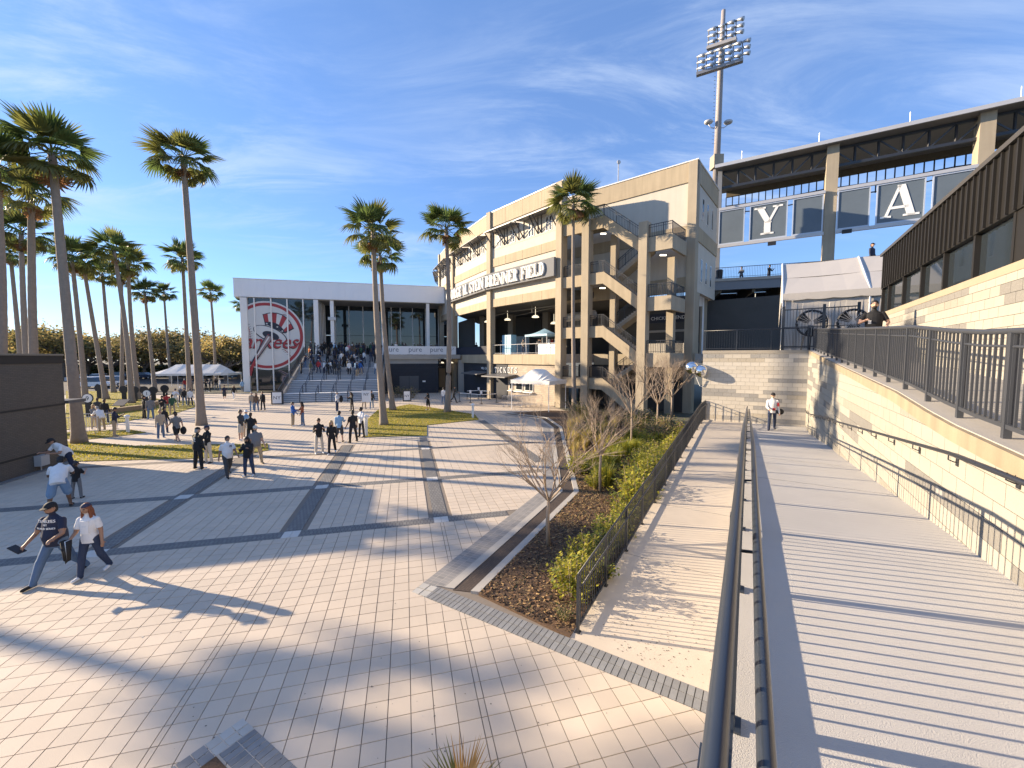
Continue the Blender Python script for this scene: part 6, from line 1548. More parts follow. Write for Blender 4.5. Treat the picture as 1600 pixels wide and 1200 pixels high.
def grass_mesh(seed, n, h, spread, mats_, wd=.008):
    r_ = random.Random(seed); t = MB()
    for k in range(n):
        a = r_.uniform(0, 6.28); q = r_.random() * .16; p = Vector((math.cos(a) * q, math.sin(a) * q, 0)); hh = h * r_.uniform(.6, 1.1); o_ = spread * r_.uniform(.2, 1.1); d = Vector((math.cos(a), math.sin(a), 0)); s = Vector((-d.y, d.x, 0)) * wd; mi = r_.randrange(len(mats_))
        m1 = p + d * o_ * .3 + Vector((0, 0, hh * .65)); m2 = p + d * o_ + Vector((0, 0, hh * r_.uniform(.75, 1.0)))
        t.face([p - s, p + s, m1 + s * .8, m1 - s * .8], mi); t.face([m1 - s * .8, m1 + s * .8, m2], mi)
    me = t.mesh('blades', recalc=False)
    for m_ in mats_: me.materials.append(m_)
    return me
GR_S = [grass_mesh(20 + k, 170, 1.3, .55, [m_straw, m_straw, m_leaf_y]) for k in range(2)]; GR_G = [grass_mesh(25 + k, 170, .75, .4, [m_leaf_g, m_leaf_y]) for k in range(2)]
rp = random.Random(44)
def put(kind, me, P, sc, label, cat, group, part='foliage'):
    th = thing(kind, label, cat, P, group=group); link(part, me, None, th, rot=(0, 0, rp.uniform(0, 6.28)), scale=sc); return th
gl_ = 'yellow green shrubs along the planter fence'
for k in range(38):
    t_ = 7.4 + k * .44; d_ = -3.0 - rp.uniform(0, .35) - (.35 if t_ > 13 else 0); P = RP.p(t_, d_, .03)
    young = t_ < 12.5
    if young and k % 2: P = RP.p(t_, d_ - .25, .03)
    put('planter_shrub', (SH_G if young and k % 3 else SH_Y)[rp.randrange(3)], P, rp.uniform(.75, 1.05) if young else rp.uniform(1.0, 1.35), *(('low yellow green shrub by the near end post of the black planter fence', 'shrub', 'low shrubs at the near end of the planter fence') if t_ < 10.5 else ('yellow green shrub along the planter fence right of the two near bare trees', 'shrub', gl_) if t_ < 16 else ('tall yellow green shrub along the far half of the planter fence', 'shrub', 'tall shrubs along the far planter fence')))
for k in range(70):
    t_ = rp.uniform(14.0, 23.5); d_ = rp.uniform(-6.6, -3.6); P = RP.p(t_, d_, .03)
    if not inpoly(P, poly): continue
    if rp.random() < .68: put('planter_shrub', SH_Y[rp.randrange(3)] if rp.random() < .55 else SH_G[rp.randrange(3)], P, rp.uniform(.7, 1.0), 'yellow green leafy shrub in the far half of the planter bed', 'shrub', 'yellow green shrubs in the far planter bed')
    else: put('grass_tuft', GR_G[rp.randrange(2)], P, rp.uniform(.9, 1.3), 'green strappy grass tuft in the far half of the planter bed', 'grass tuft', 'green grass tufts in the planter', 'blades')
for k in range(26):
    u_, v_ = rp.uniform(888, 960), rp.uniform(650, 715); P = G(u_, v_, .03)
    if not inpoly(P, poly): continue
    put('straw_grass', GR_S[rp.randrange(2)], P, rp.uniform(.65, 1.0), 'dry straw coloured grass clump left of the bare trees', 'grass clump', 'dry grass clumps in the planter', 'blades')
for k in range(30):
    P = RP.p(24.5 + rp.uniform(-4, 7), rp.uniform(-9.5, -3.4), .03)
    if not inpoly(P, poly): continue
    put('dark_shrub', SH_D[rp.randrange(2)], P, rp.uniform(1.2, 1.8), 'dark green shrub before the stair tower base', 'shrub', 'dark shrubs before the stair tower')
for (u_, v_, me, sc, lab) in ((972, 700, SH_O[0], 1.0, 'orange leaved shrub among the yellow green ones'), (884, 968, SH_D[0], .45, 'low scrubby plant in mulch near the fence end post'), (905, 930, SH_G[0], .5, 'small green shrub close to the fence end post'), (868, 900, SH_D[1], .35, 'small scrubby plant in the open mulch'), (900, 650, SH_D[0], 2.2, 'big dark bush right of the ticket tent'), (916, 655, SH_D[1], 2.0, 'big dark bush under the slim palm'), (640, 622, SH_D[0], 2.2, 'rounded dark hedge bush right of the staircase foot'), (622, 621, SH_D[1], 2.2, 'rounded dark hedge bush beside the staircase wall')):
    put('planter_shrub', me, G(u_, v_, .03 if u_ > 850 else 0), sc, lab, 'shrub', None)
# dry ground cover, one mass
t = MB(); r_ = random.Random(5)
for k in range(7000):
    P = RP.p(6.5 + 14 * r_.random() ** 1.2, r_.uniform(-7.5, -2.75), .03)
    if not inpoly(P, poly): continue
    if r_.random() < .6 and P.dot(RP.u) < 9 and P.dot(RP.n) < -4.4: continue
    a = r_.uniform(0, 6.28); s = r_.uniform(.012, .03) * (1 + P.y / 20); d = Vector((math.cos(a), math.sin(a), r_.uniform(-.2, .8))) * s; e = Vector((-math.sin(a), math.cos(a), 0)) * s * .4; P.z += r_.uniform(0, .09)
    t.face([P, P + d * .5 + e, P + d, P + d * .5 - e], r_.choice((0, 0, 1, 2)))
for k in range(6000):
    P = RP.p(r_.uniform(10.5, 19), r_.uniform(-6.5, -3.0), .03)
    if not inpoly(P, poly): continue
    a = r_.uniform(0, 6.28); s = r_.uniform(.03, .07); d = Vector((math.cos(a), math.sin(a), r_.uniform(.2, 1.6))) * s; e = Vector((-math.sin(a), math.cos(a), 0)) * s * .18
    t.face([P, P + d * .5 + e, P + d, P + d * .5 - e], r_.choice((0, 0, 0, 2)))
t.build('ground_cover', [m_straw, m_leaf_dk, m_fr_d], kind='stuff', recalc=False)
# palmetto at the foot of the picture
pm = thing('palmetto', 'orange brown palmetto plant at the foot of the picture', 'plant', G(722, 1275, .02))
m_pal = mat('palmetto_orange', (.36, .19, .04), .6, .3, 6.)
for k in range(9):
    r_ = random.Random(200 + k); t = MB(); a = k * .7 + .3; nl = 9
    for j in range(nl):
        b = a + (j - nl / 2) * .10; d = Vector((math.cos(b) * .6, math.sin(b) * .6, 1.0 - abs(j - nl / 2) * .08)).normalized(); s = Vector((-math.sin(b), math.cos(b), 0)) * .012; L = r_.uniform(.42, .62) * 1.15
        p0 = d * .12; p1 = d * L * .6; p2 = d * L + Vector((math.cos(b) * .10, math.sin(b) * .10, -.05)); t.face([p0 - s * .4, p0 + s * .4, p1 + s, p1 - s]); t.face([p1 - s, p1 + s, p2])
    me = t.mesh('frond', recalc=False); me.materials.append(m_pal if k % 3 else m_fr_y); link('frond', me, None, pm, loc=(0, 0, .0))
# ------------------------------------------------------------------ distant trees and hedge
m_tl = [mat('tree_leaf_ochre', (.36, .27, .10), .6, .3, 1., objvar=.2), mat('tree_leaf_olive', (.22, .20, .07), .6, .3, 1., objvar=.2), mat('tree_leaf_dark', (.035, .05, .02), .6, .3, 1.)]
for m_ in m_tl[:2]: leafify(m_, .5)
m_tb = mat('tree_bark', (.13, .10, .08), .9, .2, 3.)
def big_tree(seed, wts, n=5200, R_=5.5, H_=9.5, holes=True):
    r_ = random.Random(seed); tr = MB(); cr = MB(); tips = []
    def grow(p, d, L, r, lv):
        q = p; pts = [p]
        for i in range(3): d = (d + Vector((r_.uniform(-.25, .25), r_.uniform(-.25, .25), r_.uniform(-.05, .1)))).normalized(); q = q + d * (L / 3); pts.append(q)
        tr.tube(pts, [r, r * .85, r * .7, r * .6], 5, 0, cap=False)
        if lv >= 3: tips.append((pts[2], d)); tips.append((q, d)); return
        for k in range(3): grow(q, (d + Vector((r_.gauss(0, .75), r_.gauss(0, .75), r_.uniform(-.1, .45)))).normalized(), L * .72, r * .6, lv + 1)
    grow(Vector((0, 0, 0)), Vector((0, 0, 1)), H_ * .25, .35, 0)
    for k in range(4): a = k * 1.6 + r_.random(); grow(Vector((0, 0, H_ * .22)), Vector((math.cos(a), math.sin(a), .7)).normalized(), H_ * .30, .2, 1)
    for k in range(n):
        p, d = tips[r_.randrange(len(tips))]; c = p + Vector((r_.gauss(0, .75), r_.gauss(0, .75), r_.gauss(0, .5))); s = r_.uniform(.10, .26); a = Vector((r_.gauss(0, 1), r_.gauss(0, 1), r_.gauss(0, 1))).normalized() * s; b = a.orthogonal().normalized() * s * .6; mi = r_.choices((0, 1, 2), wts)[0]
        cr.face([c - a, c + b, c + a, c - b], mi)
    tm = tr.mesh('trunk', recalc=False); tm.materials.append(m_tb); cm = cr.mesh('crown', recalc=False)
    for m_ in m_tl: cm.materials.append(m_)
    return tm, cm
TREES = [big_tree(1, (5, 3, 1)), big_tree(2, (4, 4, 1)), big_tree(3, (6, 2, 1), 3600), big_tree(4, (1, 3, 6), 5200)]
rt = random.Random(9)
spots = [(-40 + 44 * i + rt.uniform(-8, 8), rt.uniform(86, 100)) for i in range(11)] + [(-60 + 40 * i + rt.uniform(-10, 10), rt.uniform(108, 128)) for i in range(13)]
names_ = ('ochre', 'olive tinged', 'sparse ochre', 'dark evergreen')
for i, (u_, Y) in enumerate(spots):
    k = i % 3 if rt.random() < .85 else 3
    if 55 < u_ < 85 and Y > 100: k = 3
    B = AY(u_, 558, Y); B.z = -.05; th = thing('broad_tree', '%s broad tree in the distant tree line %s' % (names_[k], 'behind the parked cars' if Y < 104 else 'at the back'), 'tree', B, group='%s trees of the distant tree line, %s' % (names_[k], 'front' if Y < 104 else 'back'))
    hh = rt.uniform(12.5, 15.5) / 10.5 * (1. if Y < 104 else 1.12)
    link('trunk', TREES[k][0], None, th, rot=(0, 0, i * 1.1), scale=hh); link('crown', TREES[k][1], None, th, rot=(0, 0, i * 1.1), scale=hh)
for i, (u_, Y, sc) in enumerate(((352, 84, 1.2), (318, 88, 1.15), (372, 92, 1.25))):
    B = AY(u_, 558, Y); B.z = -.05; th = thing('broad_tree', 'bare limbed broad tree left of the pavilion, %s' % ('middle one', 'left one', 'right one')[i], 'tree', B, group='bare limbed trees left of the pavilion'); link('trunk', TREES[2][0], None, th, rot=(0, 0, i * 2.), scale=sc); link('crown', TREES[2][1], None, th, rot=(0, 0, i * 2.), scale=sc)
# dark hedge under the trees
t = MB(); r_ = random.Random(77)
HF = Frame(AY(-160, 558, 101), q=AY(420, 558, 101))
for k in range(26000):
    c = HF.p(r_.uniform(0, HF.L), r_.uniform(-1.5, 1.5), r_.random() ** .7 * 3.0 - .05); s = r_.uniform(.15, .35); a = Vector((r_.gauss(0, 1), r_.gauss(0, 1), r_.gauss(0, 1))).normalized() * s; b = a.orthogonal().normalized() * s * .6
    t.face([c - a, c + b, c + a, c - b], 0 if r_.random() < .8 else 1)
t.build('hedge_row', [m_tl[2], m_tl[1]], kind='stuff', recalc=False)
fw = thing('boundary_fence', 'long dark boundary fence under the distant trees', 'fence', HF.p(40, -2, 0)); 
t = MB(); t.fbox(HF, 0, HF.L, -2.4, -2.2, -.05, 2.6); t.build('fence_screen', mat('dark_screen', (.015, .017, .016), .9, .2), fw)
# ------------------------------------------------------------------ people
def pcol(name, col, rough=.8): return mat('cloth_' + name, col, rough, .12, 9., .25, 30)
COL = {k: pcol(k, v) for k, v in {'white': (.72, .72, .72), 'navy': (.016, .022, .05), 'black': (.012, .012, .014), 'grey': (.16, .165, .175), 'charcoal': (.045, .047, .052), 'beige': (.42, .34, .25), 'khaki': (.36, .29, .20), 'cream': (.55, .50, .42), 'denim': (.09, .15, .25), 'dark_denim': (.025, .04, .085), 'light_denim': (.17, .26, .38), 'blue': (.03, .12, .40), 'sky': (.25, .42, .60), 'red': (.35, .025, .03), 'orange': (.60, .15, .02), 'green': (.03, .09, .05), 'brown': (.13, .08, .05), 'pink': (.5, .2, .25), 'olive': (.10, .10, .05), 'rust': (.25, .07, .03)}.items()}
SKIN = {k: mat('skin_' + k, v, .55, .06, 6.) for k, v in {'light': (.50, .30, .21), 'tan': (.34, .19, .12), 'brown': (.16, .085, .05), 'dark': (.075, .042, .028)}.items()}
SHOE = {'white': COL['white'], 'black': COL['black'], 'grey': COL['grey'], 'navy': COL['navy']}
HAIR = {k: mat('hair_' + k, v, .6, .2, 30.) for k, v in {'black': (.012, .010, .009), 'brown': (.06, .035, .02), 'blond': (.38, .25, .11), 'auburn': (.19, .055, .02), 'grey': (.3, .29, .28)}.items()}
def rot2(v, ang): c, s = math.cos(ang), math.sin(ang); return Vector((v.x, v.y * c - v.z * s, v.y * s + v.z * c))
POSES = {   # torso lean, legs ((hip fwd, abd, knee) L, R), arms ((fwd, abd, elbow, inward) L, R), head pitch
    'stand': (0, ((2, 5, 2), (-3, 5, 2)), ((4, 9, 14, 0), (2, 9, 12, 0)), 4), 'wide': (0, ((3, 12, 3), (-3, 11, 3)), ((5, 14, 20, 5), (8, 12, 25, 5)), 6),
    'phone': (3, ((1, 5, 3), (-3, 6, 2)), ((28, 12, 95, 30), (30, 12, 98, 30)), 24), 'fold': (0, ((2, 6, 2), (-2, 6, 2)), ((22, 14, 100, 60), (24, 14, 96, 60)), 6),
    'walk': (4, ((26, 3, 8), (-20, 3, 22)), ((-20, 10, 22, 0), (22, 10, 35, 10)), 4), 'stride': (4, ((26, 6, 6), (-20, 6, 20)), ((12, 22, 42, 30), (26, 20, 60, 5)), 4), 'walk2': (3, ((14, 3, 6), (-13, 3, 18)), ((14, 10, 60, 25), (-6, 10, 18, 0)), 8),
    'lean': (38, ((18, 9, 14), (-8, 9, 6)), ((40, 14, 70, 30), (30, 16, 80, 30)), 12), 'hips': (0, ((2, 8, 2), (-2, 8, 2)), ((-10, 34, 85, 55), (-10, 32, 85, 55)), 2), 'belly': (0, ((2, 6, 2), (-2, 6, 2)), ((18, 26, 85, 55), (2, 26, 62, 40)), 2), 'hold': (0, ((2, 5, 3), (-3, 5, 2)), ((35, 8, 60, 10), (8, 9, 30, 10)), 8), 'sit': (8, ((86, 8, 80), (84, 8, 78)), ((38, 12, 60, 20), (36, 12, 62, 20)), 8)}
PM = {}
def person_mesh(pose, sleeve, legs, build, fem, fine):
    key = (pose, sleeve, legs, build, fem, fine)
    if key in PM: return PM[key]
    lean, lg, ar, hp = POSES[pose]; B = build; t = MB(); SEG = []
    def loft(rings, lab):   # rings: (center, rx, ry, axis)
        n = 14; i0 = len(t.v)
        for c, rx, ry, ax in rings:
            ax = ax.normalized(); x = Vector((1, 0, 0)); x = (x - ax * x.dot(ax)).normalized(); y = ax.cross(x)
            for q in range(n): w_ = 6.28318 * q / n; t.v.append(tuple(c + x * rx * math.cos(w_) + y * ry * math.sin(w_)))
        for j in range(len(rings) - 1):
            for q in range(n): q2 = (q + 1) % n; t.f.append((i0 + j * n + q, i0 + j * n + q2, i0 + (j + 1) * n + q2, i0 + (j + 1) * n + q)); t.m.append(0)
        t.f.append(tuple(i0 + q for q in range(n - 1, -1, -1))); t.m.append(0); t.f.append(tuple(i0 + (len(rings) - 1) * n + q for q in range(n))); t.m.append(0)
    def limb(p, q, r0, r1, lab, nm=1):
        d = q - p; t.ball(p, r0, 0, 10, 6); t.ball(q, r1, 0, 10, 6); ax = d if d.length > 1e-4 else Vector((0, 0, 1)); up = ax.orthogonal().normalized(); i0 = len(t.v); n = 10; b = ax.normalized().cross(up)
        for c, r in ((p, r0), (q, r1)):
            for k in range(n): w_ = 6.28318 * k / n; t.v.append(tuple(c + up * r * math.cos(w_) + b * r * math.sin(w_)))
        for k in range(n): k2 = (k + 1) % n; t.f.append((i0 + k, i0 + k2, i0 + n + k2, i0 + n + k)); t.m.append(0)
        t.f.append(tuple(i0 + k for k in range(n - 1, -1, -1))); t.m.append(0); t.f.append(tuple(i0 + n + k for k in range(n))); t.m.append(0)
        SEG.append((p.copy(), q.copy(), lab, max(r0, r1)))
    L = R(lean); piv = Vector((0, 0, .95)); tf = lambda x, y, z: piv + rot2(Vector((x, y, z)) - piv, L)     # lean forward (towards -Y)
    sw = .185 if not fem else .165; hw = .155 if not fem else .165; ws = .145 if not fem else .125
    up = rot2(Vector((0, 0, 1)), L)
    rings = [(tf(0, .005, .80), hw * B, .115 * B, up), (tf(0, .0, .93), hw * 1.02 * B, (.125 if B < 1.15 else .16) * B, up), (tf(0, -.008, 1.08), ws * 1.04 * B * (1. if B < 1.15 else 1.12), (.108 if B < 1.15 else .165) * B, up), (tf(0, -.005, 1.26), ws * 1.2 * B, (.118 if not fem else .125) * B, up), (tf(0, .0, 1.38), sw * .98 * min(B, 1.1), .095 * B, up), (tf(0, .008, 1.445), sw * .62, .075, up), (tf(0, .012, 1.485), .062, .062, up)]
    loft(rings, 'top')
    SEG.append((tf(0, 0, .86), tf(0, 0, 1.44), 'torso', .16 * B))
    nk, hd = tf(0, .012, 1.46), tf(0, -.012, 1.60)
    limb(nk, hd, .056, .052, 'neck')
    hp_ = R(hp) + L * .4; hc = hd + rot2(Vector((0, -.005, .045)), hp_)
    hv = lambda x, y, z: hc + rot2(Vector((x, y, z)), hp_)
    t.ball(hc, (.078, .098, .115), 0, 14, 10); t.ball(hv(0, -.035, -.055), (.056, .06, .06), 0, 12, 8); t.ball(hv(0, .02, .01), (.082, .092, .10), 0, 12, 8)
    t.ball(hv(0, -.102, -.012), (.014, .022, .024), 0, 8, 6)
    for s in (-1, 1): t.ball(hv(s * .082, .008, -.012), (.012, .022, .03), 0, 8, 6)
    SEG.append((hv(0, 0, -.05), hv(0, 0, .06), 'head', .1))
    feet = []
    for s, (hf, ab, kn) in zip((-1, 1), lg):
        h = Vector((s * .092 * (B * .5 + .5), 0, .91)); d1 = rot2(Vector((s * math.sin(R(ab)), 0, -math.cos(R(ab)))), -R(hf)); k = h + d1 * .42; d2 = rot2(Vector((s * math.sin(R(ab)) * .6, 0, -1)).normalized(), -R(hf - kn)); a = k + d2 * .415
        loose = 1.12 if legs == 'long' else 1.0; Bl = 1 + (B - 1) * .8
        limb(h, k, .092 * Bl, (.066 if legs == 'long' else .070) * Bl, 'thigh'); limb(k, a, .064 * loose * Bl if legs == 'long' else .054 * Bl, .052 * loose if legs == 'long' else .040, 'shank')
        if legs == 'short': limb(h + d1 * .02, h + d1 * .40, .100 * Bl, .096 * Bl, 'thigh')
        if legs != 'long': t.ball(k + d2 * .13 + Vector((0, .02, 0)), (.052 * Bl, .055 * Bl, .10), 0, 10, 6)
        fd = rot2(Vector((s * .12, -1, -.02)).normalized(), -R(min(0, hf) * .6)) ; hl = a + Vector((0, .03, -.03)); toe = a + fd * .175 + Vector((0, 0, -.042)); limb(hl, toe, .046, .036, 'shoe'); feet.append(min(toe.z - .036, hl.z - .046))
    hands = []
    for s, (fw, ab, el, inn) in zip((-1, 1), ar):
        sh = tf(s * (sw - .012) * min(B, 1.12), .005, 1.375); d1 = rot2(Vector((s * math.sin(R(ab)), 0, -math.cos(R(ab)))), -R(fw)); d1 = rot2(d1, L * .3); e = sh + d1 * .285
        d2 = rot2(d1, -R(el)); c_, s_ = math.cos(-s * -R(inn)), math.sin(-s * -R(inn)); d2 = Vector((d2.x * c_ - d2.y * -s_ * -1 * s * s, d2.y, d2.z)) if False else d2
        ang = R(inn) * (1 if s > 0 else -1); d2 = Vector((d2.x * math.cos(ang) + d2.y * math.sin(ang), -d2.x * math.sin(ang) + d2.y * math.cos(ang), d2.z)).normalized()
        w_ = e + d2 * .25; lr = 1.2 if sleeve == 'long' else 1.0
        limb(sh, e, .058 * lr * (B * .6 + .4), .044 * lr, 'upper_arm'); limb(e, w_, .043 * lr, .031 * lr, 'fore_arm')
        if sleeve == 'short': limb(sh, sh + d1 * .19, .060 * (B * .5 + .5), .066, 'sleeve')
        pm = w_ + d2 * .05; limb(w_ + d2 * .01, w_ + d2 * .085, .030, .032, 'hand')
        side = d2.cross(Vector((0, 0, 1)));
        if side.length < .1: side = Vector((0, -1, 0))
        side = side.normalized(); nrm = side.cross(d2).normalized()
        r_f = .0105 if fine else .015
        for j, (o_, ln) in enumerate(((-.028, .062), (-.010, .074), (.010, .070), (.027, .056))):
            b0 = w_ + d2 * .095 + side * o_; b1 = b0 + (d2 * .8 - nrm * .35).normalized() * ln * .55; b2 = b1 + (d2 * .45 - nrm * .8).normalized() * ln * .5
            limb(b0, b1, r_f, r_f * .95, 'hand'); limb(b1, b2, r_f * .95, r_f * .8, 'hand')
        th0 = w_ + d2 * .035 - side * .028 * s; limb(th0, th0 + (d2 * .6 - side * .7 * s - nrm * .3).normalized() * .055, r_f * 1.15, r_f * .9, 'hand'); hands.append((w_ + d2 * .09, d2.copy()))
    zlow = min(feet) if pose != 'sit' else .45 - .0 and 0
    me0 = t.mesh('person_raw', recalc=False); ob = bpy.data.objects.new('person_raw', me0); C.objects.link(ob)
    md = ob.modifiers.new('r', 'REMESH'); md.mode = 'VOXEL'; md.voxel_size = .0135 if fine else .021; md.use_smooth_shade = True
    sm = ob.modifiers.new('s', 'SMOOTH'); sm.factor = .5; sm.iterations = 2 if fine else 2
    dg = bpy.context.evaluated_depsgraph_get(); me = bpy.data.meshes.new_from_object(ob.evaluated_get(dg)); me.name = 'person'
    bpy.data.objects.remove(ob); bpy.data.meshes.remove(me0)
    import numpy as np
    n = len(me.polygons); ce = np.empty(n * 3, np.float32); me.polygons.foreach_get('center', ce); ce = ce.reshape(-1, 3)
    best = np.full(n, 1e9); lab = np.zeros(n, np.int32); tt = np.zeros(n); names = []
    for si, (p, q, l, r) in enumerate(SEG):
        p_, q_ = np.array(p), np.array(q); d = q_ - p_; k = np.clip(((ce - p_) @ d) / max(d @ d, 1e-9), 0, 1); dist = np.linalg.norm(ce - (p_ + k[:, None] * d), axis=1) - r * (1. if l != 'torso' else .9)
        m_ = dist < best; best[m_] = dist[m_]; lab[m_] = si; tt[m_] = k[m_]
    mi = np.zeros(n, np.int32)
    for si, (p, q, l, r) in enumerate(SEG):
        k = lab == si
        if l in ('torso', 'sleeve'): mi[k] = 1
        elif l == 'upper_arm': mi[k] = np.where((tt[k] < .62) | (sleeve == 'long'), 1, 0)
        elif l == 'fore_arm': mi[k] = 1 if sleeve == 'long' else 0
        elif l == 'thigh': mi[k] = 2
        elif l == 'shank': mi[k] = np.where(tt[k] > .93, 2 if legs == 'long' else 0, 2 if legs == 'long' else 0)
        elif l == 'shoe': mi[k] = 3
    if True:   # waistline: torso faces below the hem are trousers
        tor = np.isin(lab, [i for i, s_ in enumerate(SEG) if s_[2] == 'torso']); mi[tor & (ce[:, 2] < .83)] = 2
    me.materials.clear()
    for _ in range(4): me.materials.append(COL['grey'])
    me.polygons.foreach_set('material_index', mi); me.update()
    me.transform(Matrix.Translation((0, 0, -zlow)))
    PM[key] = (me, hc - Vector((0, 0, zlow)), hp_, [(p - Vector((0, 0, zlow)), d) for p, d in hands], tf, zlow); return PM[key]
def cap_mesh():
    t = MB(); t.ball((0, .01, .035), (.093, .112, .095), 0, 16, 10, zlo=0.)
    n = 8
    for k in range(n): a, b = R(-160 + 140 * k / n), R(-160 + 140 * (k + 1) / n); t.hexa([(math.cos(a) * .085, .01 + math.sin(a) * .105, .036), (math.cos(b) * .085, .01 + math.sin(b) * .105, .036), (math.cos(b) * .098, math.sin(b) * .175, .022), (math.cos(a) * .098, math.sin(a) * .175, .022), (math.cos(a) * .085, .01 + math.sin(a) * .105, .044), (math.cos(b) * .085, .01 + math.sin(b) * .105, .044), (math.cos(b) * .098, math.sin(b) * .175, .029), (math.cos(a) * .098, math.sin(a) * .175, .029)])
    return t.mesh('cap', True)
def hair_mesh(long_):
    t = MB(); t.ball((0, .018, .028), (.090, .103, .105), 0, 16, 10, zlo=-.15); t.ball((0, .045, -.02), (.084, .072, .085), 0, 14, 8)
    if long_:
        t.ball((0, .06, -.10), (.105, .06, .16), 0, 14, 10); t.ball((0, .075, -.22), (.10, .05, .14), 0, 12, 8)
        for s in (-1, 1): t.ball((s * .075, .0, -.09), (.03, .05, .14), 0, 10, 8); t.ball((s * .085, -.02, -.20), (.028, .04, .12), 0, 10, 8)
    return t.mesh('hair', True)
HM = {'cap': cap_mesh(), 'short': hair_mesh(False), 'long': hair_mesh(True)}
for m_ in HM.values(): m_.materials.append(COL['black'])
eye_me = MB()
for s in (-1, 1): eye_me.ball((s * .033, -.088, .008), (.013, .008, .007), 0, 8, 5); eye_me.box((s * .033, -.092, .028), (.036, .008, .006))
eye_me.box((0, -.088, -.066), (.042, .008, .007)); eye_me = eye_me.mesh('face_features'); eye_me.materials.append(HAIR['black'])
def slot(o, i, m): o.material_slots[i].link = 'OBJECT'; o.material_slots[i].material = m
def person(P, yaw, label, pose='stand', top='navy', bot='denim', shoes='white', skin='light', head=('short', 'brown'), sleeve='long', legs='long', h=1.75, build=1.0, fem=False, fine=False, group=None, cat='person'):
    me, hc, hp_, hands, tf, zl = person_mesh(pose, sleeve, legs, build, fem, fine)
    o = link('person', me, None, None, label, cat, group, loc=P, rot=(0, 0, yaw), scale=h / 1.755)
    for i, m_ in enumerate((SKIN[skin], COL[top], COL[bot], SHOE[shoes])): slot(o, i, m_)
    if head:
        hat = head[0]; q = link('cap' if hat == 'cap' else 'hair', HM[hat], None, o, loc=hc, rot=(hp_, 0, 0)); slot(q, 0, COL[head[1]] if hat == 'cap' else HAIR[head[1]])
        if hat == 'cap': q = link('hair', HM['short'], None, o, loc=hc + rot2(Vector((0, .012, -.022)), hp_), rot=(hp_, 0, 0), scale=.97); slot(q, 0, HAIR[head[2] if len(head) > 2 else 'brown'])
    link('face_features', eye_me, None, o, loc=hc, rot=(hp_, 0, 0))
    return o
def chest_text(o, txt, size, z, front, m, x=0., y=None, shear=0., name='shirt_print'):
    me = text_mesh(txt, size, .003, shear)
    kd = 'stuff' if len(txt) > 1 else None
    sg = -1 if front else 1; yy = y if y is not None else .145
    for v in me.vertices:
        px, pz = v.co.x + x, v.co.y; cv = yy - 1.1 * px * px
        v.co = Vector((px * (1 if front else -1), sg * (cv + v.co.z), z + pz))
    return link(name, me, m, o, kind=kd)
YT = lambda d: R(d)      # yaw 0 faces the camera, positive turns to the picture's right
